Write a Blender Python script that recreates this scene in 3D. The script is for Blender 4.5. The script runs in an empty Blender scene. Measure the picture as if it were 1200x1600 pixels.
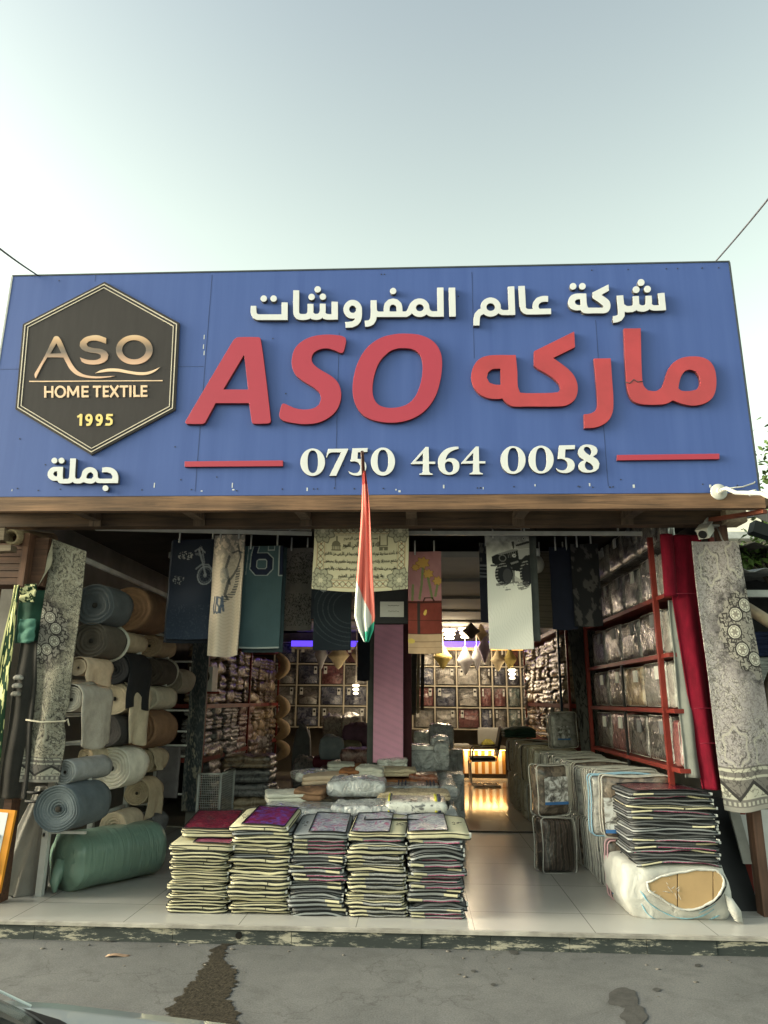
import bpy, bmesh, math, random
import numpy as np
from mathutils import Vector, Matrix
random.seed(7); rng = np.random.RandomState(7)
scene = bpy.context.scene
COL = scene.collection
R = math.radians

# ---------------------------------------------------------------- camera
CAM_P = np.array([0.0, -5.3, 1.6]); FPX = 1108.0
_p, _y, _r = R(14.8057), R(2.6963), R(-0.4426)
def _mx(p, y, r):
    cy, sy, cp, sp, cr, sr = math.cos(y), math.sin(y), math.cos(p), math.sin(p), math.cos(r), math.sin(r)
    return (np.array([[cy,-sy,0],[sy,cy,0],[0,0,1]]) @ np.array([[1,0,0],[0,cp,-sp],[0,sp,cp]]) @ np.array([[cr,0,sr],[0,1,0],[-sr,0,cr]]))
CM = _mx(_p, _y, _r)
cam = bpy.data.cameras.new('camera'); cam_o = bpy.data.objects.new('camera', cam); COL.objects.link(cam_o)
cam.sensor_fit = 'VERTICAL'; cam.sensor_height = 36.0; cam.lens = 36.0*FPX/1600.0
cam.clip_start = 0.05; cam.clip_end = 2000
rx, fw, up = CM[:,0], CM[:,1], CM[:,2]
cam_o.matrix_world = Matrix(((rx[0],up[0],-fw[0],CAM_P[0]),(rx[1],up[1],-fw[1],CAM_P[1]),(rx[2],up[2],-fw[2],CAM_P[2]),(0,0,0,1)))
scene.camera = cam_o
def at(px, py, axis, val):
    """where the sight line of a photo pixel meets a plane of the place (used to measure real positions)"""
    d = CM @ np.array([(px-600)/FPX, 1.0, (800-py)/FPX]); i = 'XYZ'.index(axis)
    return Vector(CAM_P + d*((val-CAM_P[i])/d[i]))
def W(px, py, Y): return at(px, py, 'Y', Y)

# ---------------------------------------------------------------- world, sun, exposure
SUN_EL, SUN_AZ = 16.0, 94.0      # azimuth counted from +Y (into the shop) towards -X (left)
world = bpy.data.worlds.new('World'); scene.world = world; world.use_nodes = True
wn = world.node_tree; wn.nodes.clear()
sky = wn.nodes.new('ShaderNodeTexSky'); sky.sky_type = 'NISHITA'; sky.sun_disc = False
sky.sun_elevation = R(SUN_EL); sky.sun_rotation = R(-SUN_AZ)
sky.air_density = 1.0; sky.dust_density = 3.2; sky.ozone_density = 1.0
hs = wn.nodes.new('ShaderNodeHueSaturation'); hs.inputs['Saturation'].default_value = 0.5
bg = wn.nodes.new('ShaderNodeBackground'); bg.inputs['Strength'].default_value = 0.15
wo = wn.nodes.new('ShaderNodeOutputWorld')
tint = wn.nodes.new('ShaderNodeMixRGB'); tint.blend_type = 'MULTIPLY'; tint.inputs[0].default_value = 1.0; tint.inputs[2].default_value = (0.985, 0.995, 0.95, 1)
wn.links.new(sky.outputs[0], hs.inputs['Color']); wn.links.new(hs.outputs[0], tint.inputs[1]); wtc = wn.nodes.new('ShaderNodeTexCoord'); wsx = wn.nodes.new('ShaderNodeSeparateXYZ'); wrp = wn.nodes.new('ShaderNodeValToRGB'); wmul = wn.nodes.new('ShaderNodeMixRGB')
wn.links.new(wtc.outputs['Generated'], wsx.inputs[0]); wn.links.new(wsx.outputs['Z'], wrp.inputs[0]); wmul.blend_type = 'MULTIPLY'; wmul.inputs[0].default_value = 1.0
_e = wrp.color_ramp.elements; _e[0].position = 0.30; _e[0].color = (1.42, 1.43, 1.06, 1); _e[1].position = 0.80; _e[1].color = (0.92, 0.955, 0.885, 1); _m = _e.new(0.58); _m.color = (1.21, 1.23, 1.0, 1)      # dusty brighter air near the horizon
wn.links.new(tint.outputs[0], wmul.inputs[1]); wn.links.new(wrp.outputs[0], wmul.inputs[2]); wn.links.new(wmul.outputs[0], bg.inputs[0]); wn.links.new(bg.outputs[0], wo.inputs[0])
sun = bpy.data.lights.new('sun', 'SUN'); sun_o = bpy.data.objects.new('sun', sun); COL.objects.link(sun_o)
sun.energy = 2.0; sun.angle = R(40); sun.color = (1.0, 0.965, 0.925)
_sd = Vector((-math.sin(R(SUN_AZ))*math.cos(R(SUN_EL)), math.cos(R(SUN_AZ))*math.cos(R(SUN_EL)), math.sin(R(SUN_EL))))
sun_o.rotation_euler = _sd.to_track_quat('Z', 'Y').to_euler()
sun_o.location = _sd*30
scene.view_settings.view_transform = 'Standard'; scene.view_settings.look = 'None'
scene.view_settings.exposure = 1.50; scene.view_settings.gamma = 1.0
scene.view_settings.use_curve_mapping = False
scene.cycles.max_bounces = 6; scene.cycles.diffuse_bounces = 4; scene.cycles.glossy_bounces = 3
scene.cycles.use_denoising = True

# ---------------------------------------------------------------- materials
def _new(name):
    m = bpy.data.materials.new(name); m.use_nodes = True
    return m, m.node_tree, m.node_tree.nodes['Principled BSDF']
def N(nt, typ, **kw):
    n = nt.nodes.new(typ)
    for k, v in kw.items():
        if k in n.inputs: n.inputs[k].default_value = v
        else: setattr(n, k, v)
    return n
def c4(c): return (c[0], c[1], c[2], 1.0)
def ramp(nt, stops, interp='LINEAR'):
    n = nt.nodes.new('ShaderNodeValToRGB'); e = n.color_ramp.elements
    n.color_ramp.interpolation = interp
    while len(e) < len(stops): e.new(0.5)
    for el, (p, c) in zip(e, stops): el.position = p; el.color = c4(c) if len(c) == 3 else c
    return n
def fabric(name, col, rough=0.9, var=0.25, scale=9.0, bump=0.25, bscale=220.0, rand=0.0, coat=0.0, spec=0.3, metal=0.0, stretch=None, sheen=0.0):
    """cloth, paint or plastic: a base colour with blotchy variation and a fine bump"""
    m, nt, b = _new(name); L = nt.links.new
    tc = N(nt, 'ShaderNodeTexCoord'); src = tc.outputs['Object']
    if stretch:
        mp = N(nt, 'ShaderNodeMapping'); mp.inputs['Scale'].default_value = stretch; L(src, mp.inputs[0]); src = mp.outputs[0]
    nz = N(nt, 'ShaderNodeTexNoise', Scale=scale, Detail=5.0, Roughness=0.6); L(src, nz.inputs['Vector'])
    lo = tuple(max(0, c*(1-var)) for c in col); hi = tuple(min(1, c*(1+var)) for c in col)
    rp = ramp(nt, [(0.28, lo), (0.72, hi)]); L(nz.outputs['Fac'], rp.inputs[0])
    out = rp.outputs[0]
    if rand:
        oi = N(nt, 'ShaderNodeObjectInfo'); hv = N(nt, 'ShaderNodeHueSaturation')
        mr = N(nt, 'ShaderNodeMapRange'); mr.inputs['To Min'].default_value = 1-rand; mr.inputs['To Max'].default_value = 1+rand
        L(oi.outputs['Random'], mr.inputs[0]); L(mr.outputs[0], hv.inputs['Value']); L(out, hv.inputs['Color']); out = hv.outputs[0]
    L(out, b.inputs['Base Color'])
    b.inputs['Roughness'].default_value = rough; b.inputs['Metallic'].default_value = metal
    b.inputs['Specular IOR Level'].default_value = spec; b.inputs['Coat Weight'].default_value = coat; b.inputs['Coat Roughness'].default_value = 0.12
    if sheen: b.inputs['Sheen Weight'].default_value = sheen
    if bump:
        n2 = N(nt, 'ShaderNodeTexNoise', Scale=bscale, Detail=3.0); L(src, n2.inputs['Vector'])
        bp = N(nt, 'ShaderNodeBump', Strength=bump, Distance=0.004); L(n2.outputs['Fac'], bp.inputs['Height']); L(bp.outputs[0], b.inputs['Normal'])
    return m
def wood(name, dark, light, axis='X', scale=1.0, rough=0.75):
    m, nt, b = _new(name); L = nt.links.new
    tc = N(nt, 'ShaderNodeTexCoord'); mp = N(nt, 'ShaderNodeMapping')
    s = [14*scale]*3; s['XYZ'.index(axis)] = 0.7*scale; mp.inputs['Scale'].default_value = s
    L(tc.outputs['Object'], mp.inputs[0])
    nz = N(nt, 'ShaderNodeTexNoise', Scale=2.2, Detail=8.0, Roughness=0.65, Distortion=0.6); L(mp.outputs[0], nz.inputs['Vector'])
    n3 = N(nt, 'ShaderNodeTexNoise', Scale=1.7, Detail=4.0); L(tc.outputs['Object'], n3.inputs['Vector'])
    rp = ramp(nt, [(0.3, dark), (0.5, tuple((a+c)/2 for a, c in zip(dark, light))), (0.68, light)]); L(nz.outputs['Fac'], rp.inputs[0])
    mx = N(nt, 'ShaderNodeMixRGB', blend_type='MULTIPLY'); mx.inputs[0].default_value = 0.8
    r2 = ramp(nt, [(0.35, (0.35,0.33,0.32)), (0.62, (1,1,1))]); L(n3.outputs['Fac'], r2.inputs[0])
    L(rp.outputs[0], mx.inputs[1]); L(r2.outputs[0], mx.inputs[2]); L(mx.outputs[0], b.inputs['Base Color'])
    bp = N(nt, 'ShaderNodeBump', Strength=0.35, Distance=0.006); L(nz.outputs['Fac'], bp.inputs['Height']); L(bp.outputs[0], b.inputs['Normal'])
    b.inputs['Roughness'].default_value = rough
    return m
def printed(name, stops, scale=14.0, kind='noise', rough=0.4, coat=1.0, wrinkle=0.5, wscale=11.0, rand=True, distort=1.5, emit=None):
    """printed cloth seen through shiny clear film: a busy colour pattern under a wrinkled clear coat"""
    m, nt, b = _new(name); L = nt.links.new
    tc = N(nt, 'ShaderNodeTexCoord'); oi = N(nt, 'ShaderNodeObjectInfo')
    ad = N(nt, 'ShaderNodeVectorMath', operation='ADD'); L(tc.outputs['Object'], ad.inputs[0])
    if rand:
        cb = N(nt, 'ShaderNodeVectorMath', operation='SCALE'); cb.inputs['Scale'].default_value = 37.0
        cx = N(nt, 'ShaderNodeCombineXYZ'); L(oi.outputs['Random'], cx.inputs[0]); L(oi.outputs['Random'], cx.inputs[2])
        L(cx.outputs[0], cb.inputs[0]); L(cb.outputs[0], ad.inputs[1])
    if kind == 'noise':
        t = N(nt, 'ShaderNodeTexNoise', Scale=scale, Detail=6.0, Roughness=0.62, Distortion=distort); o = t.outputs['Fac']
    elif kind == 'voronoi':
        t = N(nt, 'ShaderNodeTexVoronoi', Scale=scale); o = t.outputs['Distance']
    else:
        t = N(nt, 'ShaderNodeTexWave', Scale=scale, Distortion=6.0, Detail=3.0); o = t.outputs['Fac']
    L(ad.outputs[0], t.inputs['Vector'])
    rp = ramp(nt, stops); L(o, rp.inputs[0])
    hv = N(nt, 'ShaderNodeHueSaturation')
    mr = N(nt, 'ShaderNodeMapRange'); mr.inputs['To Min'].default_value = 0.7; mr.inputs['To Max'].default_value = 1.25
    L(oi.outputs['Random'], mr.inputs[0]); L(mr.outputs[0], hv.inputs['Value']); L(rp.outputs[0], hv.inputs['Color'])
    L(hv.outputs[0], b.inputs['Base Color']); b.inputs['Roughness'].default_value = rough
    b.inputs['Coat Weight'].default_value = coat; b.inputs['Coat Roughness'].default_value = 0.07
    n2 = N(nt, 'ShaderNodeTexNoise', Scale=wscale, Detail=4.0, Distortion=2.0); L(ad.outputs[0], n2.inputs['Vector'])
    bp = N(nt, 'ShaderNodeBump', Strength=wrinkle, Distance=0.03); L(n2.outputs['Fac'], bp.inputs['Height']); L(bp.outputs[0], b.inputs['Coat Normal'])
    return m
def film(name, col=(0.45,0.46,0.47), rough=0.18):
    """crinkled clear plastic over pale cloth"""
    m, nt, b = _new(name); L = nt.links.new
    tc = N(nt, 'ShaderNodeTexCoord')
    nz = N(nt, 'ShaderNodeTexNoise', Scale=5.0, Detail=6.0, Distortion=2.5); L(tc.outputs['Object'], nz.inputs['Vector'])
    rp = ramp(nt, [(0.3, tuple(c*0.6 for c in col)), (0.7, tuple(min(1, c*1.45) for c in col))]); L(nz.outputs['Fac'], rp.inputs[0])
    L(rp.outputs[0], b.inputs['Base Color']); b.inputs['Roughness'].default_value = rough
    b.inputs['Coat Weight'].default_value = 1.0; b.inputs['Coat Roughness'].default_value = 0.05
    v = N(nt, 'ShaderNodeTexNoise', Scale=7.0, Detail=5.0, Distortion=3.5); L(tc.outputs['Object'], v.inputs['Vector'])
    bp = N(nt, 'ShaderNodeBump', Strength=0.8, Distance=0.05); L(v.outputs['Fac'], bp.inputs['Height'])
    L(bp.outputs[0], b.inputs['Normal']); L(bp.outputs[0], b.inputs['Coat Normal'])
    return m
def emis(name, col, s):
    m, nt, b = _new(name); b.inputs['Base Color'].default_value = c4(col)
    b.inputs['Emission Color'].default_value = c4(col); b.inputs['Emission Strength'].default_value = s
    return m
def painted(name, rough=0.9, bump=0.3, bscale=260.0, coat=0.0, weave=False):
    """cloth whose woven or printed pattern is carried by the mesh's colour attribute"""
    m, nt, b = _new(name); L = nt.links.new
    a = N(nt, 'ShaderNodeVertexColor'); a.layer_name = 'pattern'
    L(a.outputs[0], b.inputs['Base Color']); b.inputs['Roughness'].default_value = rough; b.inputs['Coat Weight'].default_value = coat
    b.inputs['Specular IOR Level'].default_value = 0.2
    tc = N(nt, 'ShaderNodeTexCoord'); n2 = N(nt, 'ShaderNodeTexNoise', Scale=bscale, Detail=3.0); L(tc.outputs['Object'], n2.inputs['Vector'])
    bp = N(nt, 'ShaderNodeBump', Strength=bump, Distance=0.004); L(n2.outputs['Fac'], bp.inputs['Height']); L(bp.outputs[0], b.inputs['Normal'])
    return m

# ---------------------------------------------------------------- mesh tools
class MB:
    def __init__(s): s.v = []; s.f = []; s.sm = []
    def add(s, vs, fs, smooth=False):
        k = len(s.v); s.v += [tuple(p) for p in vs]; s.f += [tuple(i+k for i in f) for f in fs]; s.sm += [smooth]*len(fs); return s
    def box(s, x0, x1, y0, y1, z0, z1):
        vs = [(x,y,z) for z in (z0,z1) for y in (y0,y1) for x in (x0,x1)]
        return s.add(vs, [(0,2,3,1),(4,5,7,6),(0,1,5,4),(2,6,7,3),(0,4,6,2),(1,3,7,5)])
    def obox(s, a, b, w, h, upv=(0,0,1)):
        """bar from a to b with section w x h"""
        a, b = Vector(a), Vector(b); d = (b-a).normalized(); u = Vector(upv)
        if abs(d.dot(u)) > 0.95: u = Vector((0,1,0))
        r = d.cross(u).normalized()*w/2; u = r.cross(d).normalized()*h/2
        vs = [p+sr*r+su*u for p in (a,b) for sr,su in ((-1,-1),(1,-1),(1,1),(-1,1))]
        return s.add(vs, [(0,1,2,3),(7,6,5,4),(0,4,5,1),(1,5,6,2),(2,6,7,3),(3,7,4,0)])
    def tube(s, path, rad, n=8, caps=True, closed=False):
        P = [Vector(p) for p in path]; m = len(P); rs = rad if isinstance(rad, (list,tuple)) else [rad]*m
        vs = []; prev = None
        for i, p in enumerate(P):
            if closed: d = P[(i+1)%m]-P[i-1]
            else: d = P[min(i+1,m-1)]-P[max(i-1,0)]
            if d.length < 1e-9: d = Vector((0,0,1))
            d.normalize()
            if prev is None:
                u = Vector((0,0,1)) if abs(d.z) < 0.9 else Vector((0,1,0))
                a = d.cross(u).normalized()
            else:
                a = prev - d*prev.dot(d)
                a = a.normalized() if a.length > 1e-6 else d.orthogonal().normalized()
            prev = a; b = d.cross(a)
            for k in range(n):
                t = 2*math.pi*k/n; vs.append(p+(a*math.cos(t)+b*math.sin(t))*rs[i])
        fs = []
        for i in range(m if closed else m-1):
            j = (i+1)%m
            for k in range(n): fs.append((i*n+k, i*n+(k+1)%n, j*n+(k+1)%n, j*n+k))
        s.add(vs, fs, True)
        if caps and not closed:
            k = len(s.v)-m*n
            s.f += [tuple(k+i for i in range(n))[::-1], tuple(k+(m-1)*n+i for i in range(n))]; s.sm += [False]*2
        return s
    def loft(s, loops, capa=True, capb=True, smooth=True, closed=True):
        n = len(loops[0]); vs = [p for l in loops for p in l]; fs = []
        for i in range(len(loops)-1):
            for k in range(n if closed else n-1):
                fs.append((i*n+k, i*n+(k+1)%n, (i+1)*n+(k+1)%n, (i+1)*n+k))
        k0 = len(s.v); s.add(vs, fs, smooth)
        if capa: s.f.append(tuple(k0+i for i in range(n))[::-1]); s.sm.append(smooth)
        if capb: s.f.append(tuple(k0+(len(loops)-1)*n+i for i in range(n))); s.sm.append(smooth)
        return s
    def grid(s, nu, nv, fn, smooth=True):
        vs = [fn(i/nu, j/nv) for j in range(nv+1) for i in range(nu+1)]
        return s.add(vs, [(j*(nu+1)+i, j*(nu+1)+i+1, (j+1)*(nu+1)+i+1, (j+1)*(nu+1)+i) for j in range(nv) for i in range(nu)], smooth)
    def ell(s, c, r, nu=12, nv=8, fn=None):
        loops = []
        for j in range(1, nv):
            t = math.pi*j/nv
            loops.append([(c[0]+r[0]*math.sin(t)*math.cos(2*math.pi*k/nu), c[1]+r[1]*math.sin(t)*math.sin(2*math.pi*k/nu), c[2]-r[2]*math.cos(t)) for k in range(nu)])
        return s.loft(loops)
    def xf(s, M):
        s.v = [tuple(M @ Vector(p)) for p in s.v]; return s
    def warp(s, fn):
        s.v = [tuple(fn(*p)) for p in s.v]; return s
    def mesh(s, name, mat):
        me = bpy.data.meshes.new(name); me.from_pydata(s.v, [], s.f)
        me.polygons.foreach_set('use_smooth', s.sm); me.update()
        if mat: me.materials.append(mat)
        return me
    def build(s, name, mat, parent=None, world=True):
        return link(name, s.mesh(name, mat), parent, world)
def link(name, me, parent=None, world=True):
    o = bpy.data.objects.new(name, me); COL.objects.link(o)
    if parent is not None:
        o.parent = parent
        if world:
            off = Vector(parent.location); p = parent.parent
            while p is not None: off = off+Vector(p.location); p = p.parent
            me.transform(Matrix.Translation(-off))
    return o
def tag(o, label=None, cat=None, group=None, kind=None):
    if label: o['label'] = label
    if cat: o['category'] = cat
    if group: o['group'] = group
    if kind: o['kind'] = kind
    return o
def thing(name, label, cat, loc=(0,0,0), rotz=0, group=None):
    o = bpy.data.objects.new(name, None); COL.objects.link(o); o.empty_display_size = 0.05
    o.location = loc; o.rotation_euler = (0,0,rotz)
    return tag(o, label, cat, group)
def solo(name, mb, mat, label, cat, group=None, base=None):
    """a thing that is one mesh: its origin goes to its base"""
    me = mb.mesh(name, mat) if isinstance(mb, MB) else mb
    co = np.empty(len(me.vertices)*3); me.vertices.foreach_get('co', co); co = co.reshape(-1,3)
    b = Vector(base) if base is not None else Vector(((co[:,0].min()+co[:,0].max())/2, (co[:,1].min()+co[:,1].max())/2, co[:,2].min()))
    me.transform(Matrix.Translation(-b))
    o = bpy.data.objects.new(name, me); COL.objects.link(o); o.location = b
    return tag(o, label, cat, group)
def dup(root, loc, rotz=None, label=None, group=None, scale=None, tilt=None):
    r = root.copy(); COL.objects.link(r); r.location = loc
    if rotz is not None or tilt is not None:
        t = tilt or (0,0); r.rotation_euler = (t[0], t[1], rotz or 0)
    if scale is not None: r.scale = scale
    if label: r['label'] = label
    if group: r['group'] = group
    for ch in list(root.children):
        c = ch.copy(); COL.objects.link(c); c.parent = r
        for g in list(ch.children):
            d = g.copy(); COL.objects.link(d); d.parent = c
    return r
def rrect(w, d, r, n=5, z=0.0):
    out = []
    for sx, sy, a0 in ((1,1,0),(-1,1,90),(-1,-1,180),(1,-1,270)):
        for k in range(n+1):
            a = R(a0+90*k/n); out.append((sx*(w/2-r)+r*math.cos(a), sy*(d/2-r)+r*math.sin(a), z))
    return out
def dense(loop, step):
    out = []
    for i, p in enumerate(loop):
        q = loop[(i+1)%len(loop)]; L = math.dist(p, q); m = max(1, int(L/step))
        for k in range(m): out.append(tuple(a+(b-a)*k/m for a, b in zip(p, q)))
    return out
def slab(mb, w, d, h, r=0.05, edge=0.012, step=0.05, puff=0.3, rings=4):
    """soft slab lying on z=0: rounded-rectangle plan, rounded rim, slightly puffed top"""
    base = dense(rrect(w, d, r), step); loops = []
    def ring(ins, z): return [(x*max(0.02, 1-2*ins/w), y*max(0.02, 1-2*ins/d), z) for x, y, _ in base]
    m = min(w, d)/2
    for ins, z in ((m*0.92, 0), (m*0.4, 0), (edge, 0)): loops.append(ring(ins, z))
    for a in (20, 45, 70, 90, 110, 135, 160):
        loops.append(ring(edge*(1-math.sin(R(a))), h*(0.5-0.5*math.cos(R(a)))))
    for k in range(1, rings+1):
        t = k/rings; loops.append(ring(edge+(m*0.92-edge)*t, h*(1+puff*math.sin(t*math.pi/2))))
    return mb.loft(loops)
def slab_layers(mb, w, d, h, r=0.05, layers=3, step=0.04, puff=0.1, rings=4, seed=0):
    """folded cloth: a stack of rounded folds showing on all sides"""
    rs = random.Random(seed); base = dense(rrect(w, d, r), step); loops = []; m = min(w, d)/2
    def ring(ins, z): return [(x*max(0.02, 1-2*ins/w), y*max(0.02, 1-2*ins/d), z) for x, y, _ in base]
    loops.append(ring(m*0.9, 0)); loops.append(ring(m*0.3, 0)); hs = [rs.uniform(0.7,1.3) for _ in range(layers)]; k = h/sum(hs); z = 0.0
    for i, q in enumerate(hs):
        t = q*k; off = rs.uniform(0, 0.018)
        for a in (8, 40, 90, 140, 172): loops.append(ring(off+t*0.42*(1-math.sin(R(a))), z+t*(0.5-0.5*math.cos(R(a)))))
        z += t
    for j in range(1, rings+1):
        t = j/rings; loops.append(ring(0.02+(m*0.92-0.02)*t, h*(1+puff*math.sin(t*math.pi/2))))
    return mb.loft(loops)
_T = {}
def vnoise(x, y, seed=0):
    """smooth value noise in numpy"""
    if seed not in _T: _T[seed] = np.random.RandomState(seed).rand(64,64)
    T = _T[seed]
    xi, yi = np.floor(x).astype(int), np.floor(y).astype(int); fx, fy = x-xi, y-yi
    fx, fy = fx*fx*(3-2*fx), fy*fy*(3-2*fy); g = lambda a, b: T[b%64, a%64]
    return (g(xi,yi)*(1-fx)+g(xi+1,yi)*fx)*(1-fy)+(g(xi,yi+1)*(1-fx)+g(xi+1,yi+1)*fx)*fy
def fbm(x, y, seed=0, o=4):
    t = 0; a = 0.5
    for k in range(o):
        c, s_ = math.cos(0.65+1.1*k), math.sin(0.65+1.1*k); t = t+a*vnoise((x*c-y*s_)*2**k+17*k+400, (x*s_+y*c)*2**k-9*k+400, seed+k); a *= 0.5
    return t/0.9375
_TL = {}
def hnoise(*p, s=0):
    x, y, z = p; x, y = x+z*1.7, y-z*2.3
    if s not in _TL: _TL[s] = np.random.RandomState(s).rand(64,64).tolist()
    T = _TL[s]; xi, yi = math.floor(x), math.floor(y); fx, fy = x-xi, y-yi; fx, fy = fx*fx*(3-2*fx), fy*fy*(3-2*fy); a, b = T[yi%64], T[(yi+1)%64]; i, j = xi%64, (xi+1)%64
    return (a[i]*(1-fx)+a[j]*fx)*(1-fy)+(b[i]*(1-fx)+b[j]*fx)*fy-0.5
def lerp3(a, b, t):
    t = np.clip(t, 0, 1)[..., None]; return a*(1-t)+np.asarray(b)*t
def inpoly(u, v, poly):
    r = np.zeros(u.shape, bool); n = len(poly)
    for i in range(n):
        (x1,y1),(x2,y2) = poly[i], poly[(i+1)%n]
        if y1 == y2: continue
        c = ((y1 > v) != (y2 > v)) & (u < (x2-x1)*(v-y1)/(y2-y1)+x1); r ^= c
    return r
def pline(u, v, pts, hw):
    d = np.full(u.shape, 1e9)
    for (x1,y1),(x2,y2) in zip(pts[:-1], pts[1:]):
        dx, dy = x2-x1, y2-y1; t = np.clip(((u-x1)*dx+(v-y1)*dy)/(dx*dx+dy*dy+1e-12), 0, 1)
        d = np.minimum(d, np.hypot(u-x1-t*dx, v-y1-t*dy))
    return d < hw
def cloth(name, pos, nu, nv, colfn, mat, parent=None, thick=0.006, world=True):
    """sheet: pos(u,v) -> arrays of x,y,z ; colfn(u,v) -> rgb array (woven / printed pattern) or None"""
    U, V = np.meshgrid(np.linspace(0,1,nu+1), np.linspace(0,1,nv+1)); X, Y, Z = pos(U, V)
    co = np.stack([X, Y, Z], -1).reshape(-1,3)
    me = bpy.data.meshes.new(name)
    idx = np.arange((nu+1)*(nv+1)).reshape(nv+1, nu+1)
    fs = np.stack([idx[:-1,:-1], idx[1:,:-1], idx[1:,1:], idx[:-1,1:]], -1).reshape(-1,4)
    me.from_pydata(co.tolist(), [], fs.tolist()); me.polygons.foreach_set('use_smooth', [True]*len(fs))
    if colfn is not None:
        c = np.clip(colfn(U, V), 0, 1).reshape(-1,3); a = me.color_attributes.new('pattern', 'FLOAT_COLOR', 'POINT')
        a.data.foreach_set('color', np.hstack([c, np.ones((len(c),1))]).ravel())
    me.materials.append(mat); me.update()
    o = link(name, me, parent, world)
    md = o.modifiers.new('thickness', 'SOLIDIFY'); md.thickness = thick; md.offset = 0
    return o
def cloth_thing(name, label, cat, pos, nu, nv, colfn, mat, thick=0.006, group=None):
    o = cloth(name, pos, nu, nv, colfn, mat, None, thick); me = o.data
    co = np.empty(len(me.vertices)*3); me.vertices.foreach_get('co', co); co = co.reshape(-1,3)
    b = Vector((co[:,0].mean(), co[:,1].mean(), co[:,2].min())); me.transform(Matrix.Translation(-b)); o.location = b
    return tag(o, label, cat, group)
def smooth_poly(P, corner=38.0, sub=5):
    """round a traced outline except at its sharp corners"""
    n = len(P); out = []
    A = [np.array(p, float) for p in P]; tan = []
    for i in range(n):
        a, b, c = A[i-1], A[i], A[(i+1)%n]; d1, d2 = b-a, c-b
        cr = d1[0]*d2[1]-d1[1]*d2[0]; ang = abs(math.degrees(math.atan2(cr, d1@d2)))
        tan.append(None if ang > corner else (c-a)/(np.linalg.norm(c-a)+1e-9))
    for i in range(n):
        p, q = A[i], A[(i+1)%n]; L = np.linalg.norm(q-p); t0, t1 = tan[i], tan[(i+1)%n]
        ch = (q-p)/(L+1e-9); m0 = (ch if t0 is None else t0)*L; m1 = (ch if t1 is None else t1)*L
        k = sub if (t0 is not None or t1 is not None) else 1
        for s in range(k):
            t = s/k; out.append(tuple((2*t**3-3*t*t+1)*p+(t**3-2*t*t+t)*m0+(-2*t**3+3*t*t)*q+(t**3-t*t)*m1))
    return out
def outline_mesh(name, contours, depth, mat, bevel=0.003, side=None):
    """solid letter from outlines (x,z); holes by winding. front face at y=-depth, back at y=0"""
    cu = bpy.data.curves.new(name, 'CURVE'); cu.dimensions = '2D'; cu.fill_mode = 'BOTH'
    cu.extrude = max(1e-4, depth/2-bevel); cu.bevel_depth = bevel; cu.bevel_resolution = 1; cu.offset = -bevel
    for c in contours:
        s = cu.splines.new('POLY'); s.points.add(len(c)-1); s.use_cyclic_u = True
        for p, (x, z) in zip(s.points, c): p.co = (x, z, 0, 1)
    o = bpy.data.objects.new(name, cu); COL.objects.link(o)
    dg = bpy.context.evaluated_depsgraph_get(); me = bpy.data.meshes.new_from_object(o.evaluated_get(dg))
    bpy.data.objects.remove(o); bpy.data.curves.remove(cu)
    me.transform(Matrix(((1,0,0,0),(0,0,-1,-depth/2),(0,1,0,0),(0,0,0,1))))
    me.materials.clear(); me.materials.append(mat); me.name = name
    if side is not None:
        me.materials.append(side)
        for p in me.polygons: p.material_index = 1 if abs(p.normal.y) < 0.3 else 0; p.use_smooth = False
    return me
def text_mesh(name, body, mat, depth, box, bold=0.0, shear=0.0):
    """raised lettering fitted in box=(x0,x1,z0,z1), front face at y=-depth"""
    cu = bpy.data.curves.new(name, 'FONT'); cu.body = body; cu.size = 1.0; cu.offset = bold; cu.shear = shear; cu.resolution_u = 3
    o = bpy.data.objects.new(name, cu); COL.objects.link(o)
    dg = bpy.context.evaluated_depsgraph_get(); me = bpy.data.meshes.new_from_object(o.evaluated_get(dg))
    bpy.data.objects.remove(o); bpy.data.curves.remove(cu)
    bm = bmesh.new(); bm.from_mesh(me)
    g = bmesh.ops.extrude_face_region(bm, geom=bm.faces[:])
    co = [v.co for v in bm.verts]; x0 = min(c.x for c in co); x1 = max(c.x for c in co); y0 = min(c.y for c in co); y1 = max(c.y for c in co)
    top = {v for v in g['geom'] if isinstance(v, bmesh.types.BMVert)}
    for v in bm.verts:
        X = box[0]+(v.co.x-x0)/(x1-x0)*(box[1]-box[0]); Z = box[2]+(v.co.y-y0)/(y1-y0)*(box[3]-box[2])
        v.co = Vector((X, -depth if v in top else 0.0, Z))
    bmesh.ops.recalc_face_normals(bm, faces=bm.faces[:]); bm.to_mesh(me); bm.free()
    me.materials.clear(); me.materials.append(mat); me.name = name
    return me
ORD = ['topmost','second','third','fourth','fifth','sixth','seventh','eighth','ninth','tenth','eleventh','twelfth','thirteenth','fourteenth','fifteenth','sixteenth','seventeenth','eighteenth','nineteenth','twentieth','twenty-first','twenty-second','twenty-third','twenty-fourth']
def nth(k): return ['first']+ORD[1:] and (['first']+ORD[1:])[k]
FZ = 0.11      # height of the tiled shop floor above the road

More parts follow.
